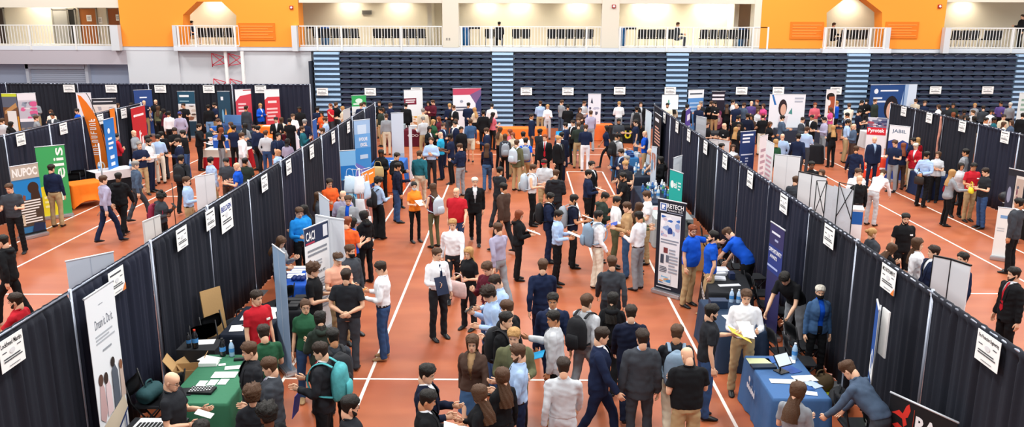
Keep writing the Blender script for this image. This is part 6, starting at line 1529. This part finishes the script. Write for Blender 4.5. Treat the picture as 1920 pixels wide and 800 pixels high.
935 508 m FL ph sd S:lblue P:navy 1 | person in pale shirt looking down beside the maroon shirt person
928 534 m L ph cd S:lblue P:jeans 1 | dark curly-haired person in light blue shirt holding a phone
950 558 m BL fc sb J:black:white P:black 1 | brown-haired person in black suit facing away, below light blue shirt
951 582 m FR st sk H:black P:black 1 pack=black | black-haired person in black hoodie with black backpack, centre
965 612 m F fc so J:olive:white P:black 1 | person in olive blazer over white shirt
972 640 m L fc sb,beard S:lblue:-:black P:navy 1 | bearded person in light blue shirt and black tie
934 692 f BL st lb S:black P:black 1 | curly brown-haired person in black, behind the long-haired person
908 709 f L fc lb S:black P:black 1 | long brown-haired person in black at bottom centre
886 622 f F wk mb J:brown:tan G:denim 1 | person in dark brown jacket and denim skirt
800 683 m R fc sk J:dnavy:white P:navy 1 | black-haired person in navy suit looking right, lower centre
797 721 m R fc sk J:black:white:black P:black 2 | person in black suit and black tie, lowest centre left
655 738 m R st sk,beard,glasses T:charcoal P:black 1 | bearded person with glasses in charcoal tee, bottom
605 632 m L fc sd J:charcoal:white:red P:black 1 pack=teal | person in charcoal suit wearing teal patterned backpack
619 618 m BL st sk S:dgrey P:black 2 pack=charcoal | dark-haired person with charcoal backpack beyond the teal backpack
571 556 f F st pb,glasses T:green P:jeans 1 shoe=tan | person in green tee and jeans facing the camera
599 580 f BL fc mk H:dgreen P:black 1 | black-haired person in dark green facing away beside green tee person
493 606 m BL fc sd T:green P:black 1 | dark-haired person in green tee facing away by the silver banner
480 541 m FR st sd T:red P:black 1 badge | person in red polo behind the dark navy table
474 647 m FL st sb J:charcoal:black P:black 1 | person in charcoal between green tee man and the suited man
497 657 m L fc sb J:dgrey:white:lilac P:black 1 | person in dark grey suit and lilac tie beside the green table
472 714 f B st cb S:charcoal P:black 1 | curly light brown-haired person facing away at bottom left
497 751 m BL st ck,glasses S:black P:black 3 | curly black-haired person with glasses at bottom left
318 692 m R fc xb,glasses T:charcoal P:black 1 | bald person with glasses in charcoal tee beside green table
374 784 f F st lk T:black P:black 2 | black-haired person whose head top shows at bottom left edge
33 546 m L rc sd,beard,glasses T:red P:black 1 | bearded person in red tee behind the left drape
6 438 m L wk sk H:black P:black 1 | person in black at left frame edge, walking
17 341 m F fc sb T:dgrey P:black 1 | person in dark grey polo beside the NUPOC banner
95 306 m B st sd S:navy P:khaki 1 cap=black | person in navy sweater, black cap and khaki trousers before elis banner
191 327 m BR wk sb S:lilac P:navy 1 | person in lilac shirt and navy trousers walking away, left aisle
220 322 m B wk sk H:black P:black 3 | person in black walking away beside the lilac shirt
251 300 m BR wk sg S:slate P:dgrey 1 | person in slate blue shirt walking, right of person in black
297 355 f R ph ak H:dgrey P:black 3 pack=maroon | person with high hair puff, grey jacket and maroon backpack
349 329 m R f1 sb S:lblue P:khaki 1 | person in light blue shirt and khaki trousers beside white panel
338 289 m B wk sk H:charcoal P:black 2 pack=black | person with black backpack walking away, left aisle
395 293 m BR st sk S:lblue P:khaki 1
424 293 m F fc sk T:dgrey P:brown 1 | person in dark grey polo facing camera left of the royal blue polo
444 302 m L fc xo T:blue P:navy 1 | bald person in royal blue polo behind the left drape
459 294 m B st sk T:dgreen P:black 2
217 249 m BR ax sk S:red P:black 1 | black-haired person in red sweater with arms folded, left aisle
1000 305 m R fc sb V:white P:black 1 pack=lgrey | brown-haired person in white shirt with pale grey backpack, centre
1020 297 m F fc sd T:lgrey P:khaki 2 cap=red | person in pale grey tee and red cap
1042 316 m B fc sb H:charcoal P:charcoal 1 | brown-haired person in charcoal jacket facing away, right of red cap
1110 300 m FR st sk J:black:white P:black 1 | black-haired person in black jacket behind navy sweater person
1103 316 m R fc sk S:navy P:black 1 paper | person in navy sweater holding papers between the floor lines
1072 360 m R fc sk,beard T:dnavy P:black 2 paper pack=grey | bearded person in dark navy polo with papers
1033 361 m R fc sk J:navy:white P:navy 2 pack=black | person in navy suit wearing black backpack, facing right
1046 391 m R fc sk S:lblue P:black 2 paper | person in light blue shirt and black trousers holding papers
972 391 f R fc mr,glasses H:black P:black 1 paper | red-haired person with glasses in black holding papers
1178 290 m FL st sg T:navy P:black 1
1173 299 m FL fc so T:charcoal P:black 1 | blond person in charcoal polo by the bottle table
1172 321 m L rc sk,beard T:black P:black 2 | bearded person in black polo reaching left by the bottle table
1138 361 m R ph sk H:dgreen P:black 2 | black-haired person in dark green jacket in the group left of RETECH
1151 364 m R fc sk S:white P:olive 2 | black-haired person in white shirt and olive trousers, RETECH queue
1177 376 m L fc sb S:tan P:denim 1 folder | brown-haired person in tan jacket holding a blue folder
1194 373 f R fc lb S:olive P:black 1 | long brown-haired person behind tan jacket person
1123 392 m R tk sk S:white P:cream 2 pack=slate | person in white shirt and cream trousers with slate blue backpack
1213 357 m L fc sb T:white P:khaki 1 | person in white tee and khaki trousers left of the RETECH banner
1199 394 m BL fc sk S:white P:grey 2 | black-haired person in white shirt and grey trousers facing away
1210 286 m L ln xb T:dgrey P:dgrey 1 | bald person in dark grey tee leaning over the bottle table
1240 291 f L fc lk H:black P:navy 1 | long black-haired person in black behind the bottle table
1297 418 h FR sh sr,beard,glasses T:blue P:khaki 1 badge | bearded person with glasses in royal blue polo, arm on the next man
1336 430 m L pk sk,beard T:blue P:khaki 1 shoe=tan | dark-bearded person in royal blue polo and khaki trousers
1353 437 m BL ln sb T:blue P:black 1 | person in royal blue polo bending over the black table
1399 541 m F fc sb S:white P:khaki 1 paper | person in white long sleeved shirt behind the denim blue table
1331 565 m R rc sk,beard T:charcoal P:jeans 1 | bearded person in charcoal polo with yellow folder
1486 528 m FL ln sk T:black P:grey 1 | person in black polo bending over folding chairs
1591 531 f F st sw W:denim:blue P:black 1 mask=black side=L | white-haired person in denim jacket with black face mask
1496 711 f BR fc lb T:grey P:black 1 | long brown-haired person in grey tee at the denim table
1568 690 m BL ln sb S:slate P:dgrey 1 | person in slate blue shirt bending, right of grey tee
1294 648 h B ph xr T:black K:khaki 1 | bald person in black polo and khaki shorts facing away
1270 607 m B wk sb S:charcoal P:beige 2 pack=slate | person in charcoal with slate backpack walking away
1018 484 m B wk sb S:navy P:navy 1 | brown-haired person in navy sweater walking away, centre
1037 545 m F wk sk J:navy:white P:navy 2 | dark-haired person in navy suit behind the pale suit
1042 577 m L rc sk J:lgrey:white:navy P:black 2 shoe=tan folder=aqua | person in pale grey suit jacket reaching left
1100 549 m BR wk sb S:lgrey P:grey 1 pack=black | person in pale grey shirt with backpack walking away, centre right
1149 545 f B wk lk H:black P:black 1 | long black-haired person in black walking away
1184 570 m B wk sd J:dnavy:white P:dnavy 1 | person in dark navy suit walking away behind dark grey suit
1127 613 m R wk sd J:navy:white P:navy 1 | person in navy suit looking right, lower centre
1203 611 m B st sd J:dgrey:lblue P:dgrey 1 | person in dark grey suit facing away, lower centre right
1057 669 m B wk sd S:lgrey P:lgrey 1 | person in pale grey shirt facing away at bottom centre
1148 478 m B wk sb S:dgrey P:charcoal 1 | person in dark grey walking away among the RETECH queue
935 416 m BL wk sb S:lilac P:grey 1 | person in lilac shirt walking away, left of red-haired person
'''
LM=[]  # landmarks for phrases
for o in COL.objects:
    if o.parent is None and 'label' in o and o.get('category') in ('banner','table','flag','screen','display board','display frame','sign') :
        LM.append(o)
SHORT={}
def near_phrases(px,py,Y,X):
    L=[]
    for nm_,lx,ly in LMP:
        d=math.hypot(px-lx,(py-ly)*1.6)
        L.append((d,nm_,lx))
    L.sort()
    out=[]
    for d,nm_,lx in L[:8]:
        if abs(px-lx)<7: out.append(('directly below the ' if py>[l for l in LMP if l[0]==nm_][0][2]-4 else 'beside the ')+nm_)
        else: out.append(('just left of the ' if px<lx else 'just right of the ')+nm_ if abs(px-lx)<30 else ('left of the ' if px<lx else 'right of the ')+nm_)
    return out
LMP=[('yellow-topped brown banner',16,180),('pink photo banner',50,180),('red triangle banner',156,180),('wide photo backdrop',195,188),('blue slanted-shape banner',267,175),('teal people banner',348,180),('dark teal banner',419,180),('red and white banner by pole',455,180),('white-topped red banner',509,178),('green-topped banner',672,184),('maroon title banner',775,178),('pink and navy big banner',876,180),('orange centre table',970,232),('bright blue table',1045,235),('white and purple banner',1115,195),('glowing white screen',1257,186),('light blue banner',1306,180),('pink starburst banner',1348,182),('smiling photo backdrop',1478,195),('slim rust banner',1560,178),('big blue backdrop',1677,180),('Pyrotek banner',1645,235),('JABIL banner',1688,245),('navy text banner',1403,262),('red figure banner',258,240),('EVOLVE EXCEL banner',679,245),('slim pale banner',745,230),('end of left drape',707,200),('end of right drape',1222,200),('maroon table',785,238),('black TU table',1178,235),('silver banner back',1316,225),('white edge banner',1915,190),('far right drape end',1665,200),('white panel left aisle',385,345),('blue brochure table',758,285),('red white-topped table',340,275),('rust orange table',65,225),('far left drape',190,225),('narrow blue banner',590,235),('back drape end',580,190),('green silver table',1880,215),('esi banner',1270,330)]
spec=[];seen=set();taken=set()
for ln in PD.strip().splitlines():
    lab=None
    if '|' in ln: ln,lab=ln.split('|'); lab=lab.strip()
    t=ln.split(); x,y=float(t[0]),float(t[1]); hh=t[5].split(',')
    s=dict(px=x,py=y,sex=t[2],face=FACE[t[3]],pose=t[4],hair=hh[0],ex=hh[1:]+t[9:],top=t[6].split(':'),bot=t[7].split(':'),skin=t[8],fc=t[3])
    for e in t[9:]:
        if e.startswith('shoe='): s['shoe']=e[5:]
    s['tee']='tee' in (lab or '')
    rr=random.Random(int(x*13+y*7)); s['h']=(1.66 if s['sex']=='f' else 1.77)+rr.uniform(-.03,.04); s['face']+=rr.uniform(-12,12)
    if lab and s['py']>300: s['face']+=rr.uniform(-4,4)
    s['lab']=lab
    d=0
    top=s['h']*(1.0 if s['pose']!='ln' else .80)+(.02 if s['hair'][0] in 'ca' else 0)
    if s['pose']=='ln':
        # leaning: crown is forward of the feet
        P=at(x,y,top); a=math.radians(s['face']); fx,fy=math.sin(a),-math.cos(a); P=Vector((P.x-fx*.62,P.y-fy*.62,0))
    else: P=at(x,y,top)
    s['X'],s['Y']=P.x,P.y
    s['lod']=0 if y>400 else (1 if y>262 else 2)
    spec.append(s)
# never two people in one spot: nudge apart along depth
for it in range(60):
    mv=False
    for i,a in enumerate(spec):
        for b_ in spec[i+1:]:
            dx=a['X']-b_['X'];dy=a['Y']-b_['Y'];d=math.hypot(dx,dy)
            m=.56 if a['lod']==2 else .47
            if d<m:
                mv=True; k=(m-d)/2+.01; sg=1 if dy>=0 else -1
                ux,uy=(dx/d,dy/d) if d>.02 else (0,1)
                ux*=.5; uy=uy if abs(uy)>.5 else sg*.9
                a['X']+=ux*k;a['Y']+=uy*k;b_['X']-=ux*k;b_['Y']-=uy*k
    if not mv: break
OBST=[]
for o in COL.objects:
    if o.parent is None and (o.name.startswith('exhibit_table') or o.name.startswith('banner_stand') or o.name.startswith('poster_stand') or o.name.startswith('display_board')):
        tb=o.name.startswith('exhibit_table'); xs=[];ys=[]
        for c in o.children:
            if c.type=='MESH' and len(c.data.vertices):
                for v in c.data.vertices:
                    q_=c.matrix_basis@v.co if not tb else v.co; xs.append(q_.x);ys.append(q_.y)
        if xs: OBST.append((Matrix.Rotation(-o.rotation_euler.z,3,'Z'),o.location.copy(),min(xs),max(xs),min(ys),max(ys)))
for it in range(3):
    for s in spec:
        for Rm,L0,x0,x1,y0,y1 in OBST:
            if s['pose']=='ln' or s['lab']: continue
            v=Rm@(Vector((s['X'],s['Y'],0))-Vector((L0.x,L0.y,0))); m=.2
            if x0-m<v.x<x1+m and y0-m<v.y<y1+m:
                cand=[(v.x-(x0-m),Vector((-1,0,0))),((x1+m)-v.x,Vector((1,0,0))),(v.y-(y0-m),Vector((0,-1,0))),((y1+m)-v.y,Vector((0,1,0)))]
                best=None
                for d_,n_ in cand:
                    w_=Rm.transposed()@n_; cost=d_*(.45+abs(w_.x)*1.0)
                    if best is None or cost<best[0]: best=(cost,d_,w_)
                s['X']+=best[2].x*best[1]; s['Y']+=best[2].y*best[1]
def clear_rows():
  for s in spec:
    # keep clear of drape rows
    for xr_,y0,y1 in((-5.56,5,32.1),(5.2,5,31.9),(-14.45,18,31.7),(14.62,19,32.8)):
        if y0<s['Y']<y1 and abs(s['X']-xr_)<.36: s['X']=xr_+(.36 if (s['X']>xr_ and 'side=L' not in s['ex']) else -.36)
    if s['Y']>39.25 and s['X']<-9.8: s['Y']=39.25
    if s['Y']>42.2: s['Y']=42.2
clear_rows()
HN={'k':'black','d':'dark','b':'brown','o':'blond','r':'red','g':'grey','w':'white'}
GN={'T':'polo','S':'shirt','J':'suit','H':'jacket','V':'vest','D':'dress','W':'cardigan'}
FN={'F':'facing camera','FR':'turned right','FL':'turned left','R':'facing right','L':'facing left','B':'seen from behind','BR':'seen from behind','BL':'seen from behind'}
for i,s in enumerate(spec):
    if s['lod']==2: s['seed']=i%3
    elif s['lod']==1: s['seed']=1+i%5
    else: s['seed']=1+i%40
    if s['lab']: s['label']=s['lab']; taken.add(s['label']); continue
    h='bald' if s['hair'][0]=='x' else HN[s['hair'][1]]+'-haired'
    if s['hair'][0]=='l': h='long '+h
    c=CN.get(s['top'][1],s['top'][1])
    base='%s person in %s %s, %s'%(h,c,GN[s['top'][0]],FN[s['fc']].replace('seen from behind','back turned'))
    s['base']=base
for s in spec:
    if s['lab']: continue
    for ph in near_phrases(s['px'],s['py'],s['Y'],s['X']):
        L=s['base']+', '+ph
        if len(L.replace('-',' ').split())>17: L=s['base'].replace(', back turned','').replace(', facing camera','')+', '+ph
        if L not in taken: break
    taken.add(L); s['label']=L
keys=set()
for s in spec:
    for k in person_keys(s): keys.add(k)
eval_parts(sorted(keys))
from mathutils.bvhtree import BVHTree
_g={}
def geo_of(s):
    k=('body',s['pose'],s['sex'],s['seed'],s['lod'])
    if k not in _g:
        me=PM[k]; v=np.empty(len(me.vertices)*3); me.vertices.foreach_get('co',v); _g[k]=(v.reshape(-1,3),[tuple(p_.vertices) for p_ in me.polygons][::(3 if s['lod']==0 else 2 if s['lod']==1 else 1)])
    V,P_=_g[k]; a=math.radians(s['face']); c,n_=math.cos(a),math.sin(a); sc=s['h']/1.75
    W=np.empty_like(V); W[:,0]=(V[:,0]*c-V[:,1]*n_)*sc*1.12+s['X']; W[:,1]=(V[:,0]*n_+V[:,1]*c)*sc*1.12+s['Y']; W[:,2]=V[:,2]*sc
    return BVHTree.FromPolygons(W.tolist(),P_)
tr=[geo_of(s) for s in spec]
for it in range(6):
    moved=set()
    for i,a in enumerate(spec):
        for j in range(i+1,len(spec)):
            b_=spec[j]
            if abs(a['X']-b_['X'])>1.3 or abs(a['Y']-b_['Y'])>1.3: continue
            if len(tr[i].overlap(tr[j]))>3:
                f_,n_=(i,j) if a['Y']>b_['Y'] else (j,i)
                for q_,k_ in((f_,.045),(n_,-.035)):
                    s=spec[q_]; s['Y']+=k_*1.2; s['X']+=k_*s['X']/s['Y']
                    dxx=spec[f_]['X']-spec[n_]['X']; s['X']+=(.012 if dxx>0 else -.012)*(1 if q_==f_ else -1)
                    s['Y']=min(s['Y'],42.3 if s['X']>-9.8 else 39.25); moved.add(q_)
    for q_ in moved: tr[q_]=geo_of(spec[q_])
    if not moved: break
del tr
clear_rows()
PAPC=0
packs={}
def hand_mid(s,R,both=True):
    a=R['arm']; w=[a[0][2]+a[0][4]*.1,a[1][2]+a[1][4]*.1]; 
    if both: p=(w[0]+w[1])/2
    else: p=w[0] if (s['seed']%2)==0 else w[1]
    sc=s['h']/1.75; M_=Matrix.Translation((s['X'],s['Y'],0))@Matrix.Rotation(math.radians(s['face']),4,'Z')@Matrix.Scale(sc,4)
    return M_@p
for s in spec:
    b_,R=make_person(s)
    who=s['label']
    for e in s['ex']:
        if e.startswith('pack='):
            c=e[5:]; hexc={'teal':'4fa6ac','maroon':'8a2440','lgrey':'b9c6d2','grey':'8f969f','slate':'7d93a8','black':'1b1c20','charcoal':'26272b','navy':'1c2a44'}[c]
            if c not in packs: pk=pack_object(hexc); packs[c]=pk
            else: pk=copy_tree(packs[c])
            sc=s['h']/1.75*(1 if s['sex']!='f' else .95); pk.location=(s['X'],s['Y'],0); pk.rotation_euler=(0,0,math.radians(s['face'])); pk.scale=(sc,sc,sc)
            tag(pk,(CN.get(c,c) if c!='teal' else 'teal patterned')+' backpack worn by '+' '.join(who.split()[:13]).rstrip(','),'backpack')
        if e=='paper' or e.startswith('folder'):
            c='f4f4f2' if e=='paper' else ('1e3f9a' if e=='folder' else '28a0d6'); p=hand_mid(s,R); nm_='paper_sheet' if e=='paper' else 'folder'
            bm=bmesh.new(); box(bm,-.11,-.15,-.003,.11,.15,.003); o=finish(bm,nm_,plain(c),None,p+Vector((0,0,.03)),math.radians(s['face'])); o.rotation_euler=(.35,.1,math.radians(s['face'])); tag(o,('white papers' if e=='paper' else 'royal blue folder' if e=='folder' else 'bright blue folder')+' held by '+' '.join(who.split()[:12]).rstrip(','),'papers' if e=='paper' else 'folder')
S=lambda l:[s for s in spec if (s['lab'] or '').startswith(l)][0]
def short16(l):
    return l
def carry(lab,bmf,name,m,dz,label,cat,both=True,rot=(0,0,0),off=(0,0)):
    s=S(lab); R=rig(s['pose'],s['sex'],s['seed']); p=hand_mid(s,R,both); bm=bmesh.new(); bmf(bm); o=finish(bm,name,m,None,p+Vector((off[0],off[1],dz))); o.rotation_euler=(rot[0],rot[1],math.radians(s['face'])+rot[2]); tag(o,label,cat); return o
sack=lambda w,h,t:(lambda b:(tube(b,[(0,0,-h),(0,0,-h*.8),(0,0,-h*.3),(0,0,0)],[(w*.45,t*.5),(w*.5,t),(w*.5,t*.8),(w*.42,t*.2)],16,sub=2),tube(b,[(-w*.3,0,-.01),(-w*.2,0,.14),(w*.2,0,.14),(w*.3,0,-.01)],.008,6,Vector((0,1,0)),sub=3)))
sheet=lambda w,h:(lambda b:box(b,-w/2,-h/2,-.003,w/2,h/2,.003))
carry('person in black holding a leafy',sack(.42,.42,.07),'tote_bag',mat('cfd6c4',.7,.3,8,vary=.5),-.12,'pale tote bag with green leaf print held by person in black','bag',True,off=(.12,-.05))
carry('blonde person in black top',sack(.4,.3,.08),'shoulder_bag',mat('d6b8b4',.7,.3,9,vary=.4),-.02,'pink and yellow bag carried by blonde person in black top','bag',off=(0,-.05))
carry('dark-haired person in black hoodie',sack(.36,.34,.06),'paper_bag',mat('cdb27c',.7,.3,9),.1,'tan bag held by dark-haired person in black hoodie','bag',off=(0,-.08))
carry('person in light blue shirt facing away, hands',sack(.32,.24,.05),'document_bag',mat('2a2422',.5),-.02,'dark bag held behind by person in light blue shirt','bag')
carry('blonde person in grey cardigan',sack(.24,.16,.08),'gift_bag',mat('e4d834',.5,.3,9),.08,'small yellow bag held out by blonde person in grey cardigan','bag',False)
carry('bearded person in charcoal polo',sheet(.28,.34),'folder',plain('d9c04a'),.0,'yellow folder held by bearded person in charcoal polo','folder',False,(.5,0,0))
carry('person in white shirt, navy',sheet(.09,.2),'leaflet',plain('f08a2c'),.05,'small orange leaflet held by person in white shirt standing alone','leaflet',rot=(.6,0,0))
carry('bald person with glasses',sheet(.12,.2),'leaflet',PAPER,.03,'white leaflet held by bald person beside green table','leaflet',rot=(.3,0,0))
carry('person in white shirt and navy tie',sheet(.24,.32),'folder',plain('1e2944'),.0,'dark navy folder carried by person in navy tie','folder',False,(1.2,0,0))
carry('person in orange polo',sheet(.2,.28),'paper_sheet',PAPER,.03,'white sheet held by person in orange polo with mask','papers',rot=(.3,0,0))
carry('person in maroon tank',sheet(.22,.3),'paper_sheet',PAPER,.03,'white papers held by person in maroon tank top','papers',rot=(.5,0,0))
carry('person in charcoal suit wearing teal',sheet(.24,.32),'folder',plain('2147b4'),-.3,'royal blue folder held low by person with teal patterned backpack','folder',rot=(1.4,0,0))
carry('person in black suit and black tie',sheet(.26,.34),'paper_sheet',PAPER,.03,'white papers held by person in black tie at lowest centre','papers',rot=(.3,0,0))
carry('person with high hair puff',sheet(.08,.15),'mobile_phone',plain('1a1b1e'),.05,'dark phone held by person with high hair puff','phone',False,(.8,0,0))
carry('dark curly-haired',sheet(.08,.15),'mobile_phone',plain('1a1b1e'),.04,'dark phone held by dark curly-haired person','phone',False,(.6,0,0))
carry('person in white long sleeved',sheet(.22,.3),'paper_sheet',PAPER,.06,'second white sheet held by person in white long sleeved shirt','papers',rot=(.5,.1,.4))
# people up on the balcony
def balcony_person(px,yy,face,pose,hair,top,bot,skin,lab,z=zfl):
    s=dict(px=px,py=0,sex='m',face=FACE[face],pose=pose,hair=hair,ex=[],top=top.split(':'),bot=bot.split(':'),skin=skin,fc=face,h=1.76,X=wx(px,60,yy),Y=yy,lod=2,seed=0,z=z,label=lab)
    for k in person_keys(s):
        if k not in PM: BK.add(k)
    BP.append(s)
BK=set();BP=[]
balcony_person(359,45.0,'R','si','sd','T:navy','K:khaki','1','seated person in navy with bare legs in the left octagonal opening')
balcony_person(936,44.9,'B','si','sk','H:black','P:black','2','seated person in black behind the railing, between the middle pillars')
balcony_person(1269,44.9,'R','si','sb','J:dgrey:white','P:dgrey','1','seated person in dark suit behind the railing, right of second pillar')
balcony_person(1561,45.0,'R','si','sb','H:black','P:black','1','seated person in black in the right octagonal opening')
balcony_person(1913,44.5,'L','f1','sd','H:black','P:black','1','standing person in black on balcony at the far right edge')
eval_parts(sorted(BK))
for s in BP: make_person(s)
# ---------------------------------------------------------------- light
w=bpy.data.worlds.new('world'); SC.world=w; w.use_nodes=True; bg=w.node_tree.nodes['Background']; bg.inputs[0].default_value=(.90,.95,1,1); bg.inputs[1].default_value=.55
for ix in range(5):
    for iy in range(5):
        l=bpy.data.lights.new('bay','AREA'); l.energy=760; l.size=2.2; l.shape='SQUARE'; l.color=(1,.975,.94)
        o=bpy.data.objects.new('high_bay_lamp',l); COL.objects.link(o); o.location=(-24+12*ix,4+8.6*iy,12.5)
SC.view_settings.view_transform='Standard'; SC.view_settings.look='None'; SC.view_settings.gamma=1; SC.view_settings.exposure=0.0; SC.view_settings.use_curve_mapping=False
SC.cycles.max_bounces=6
for o in COL.objects:
    if o.parent is None and 'label' in o:
        wl=o['label'].split()
        if len(wl)>16:
            o['label']=' '.join(wl[:16]).rstrip(',')
            while o['label'].split()[-1].lower() in('the','a','by','of','with','and','in','on','left','right','just','facing','below','beside'): o['label']=' '.join(o['label'].split()[:-1]).rstrip(',')
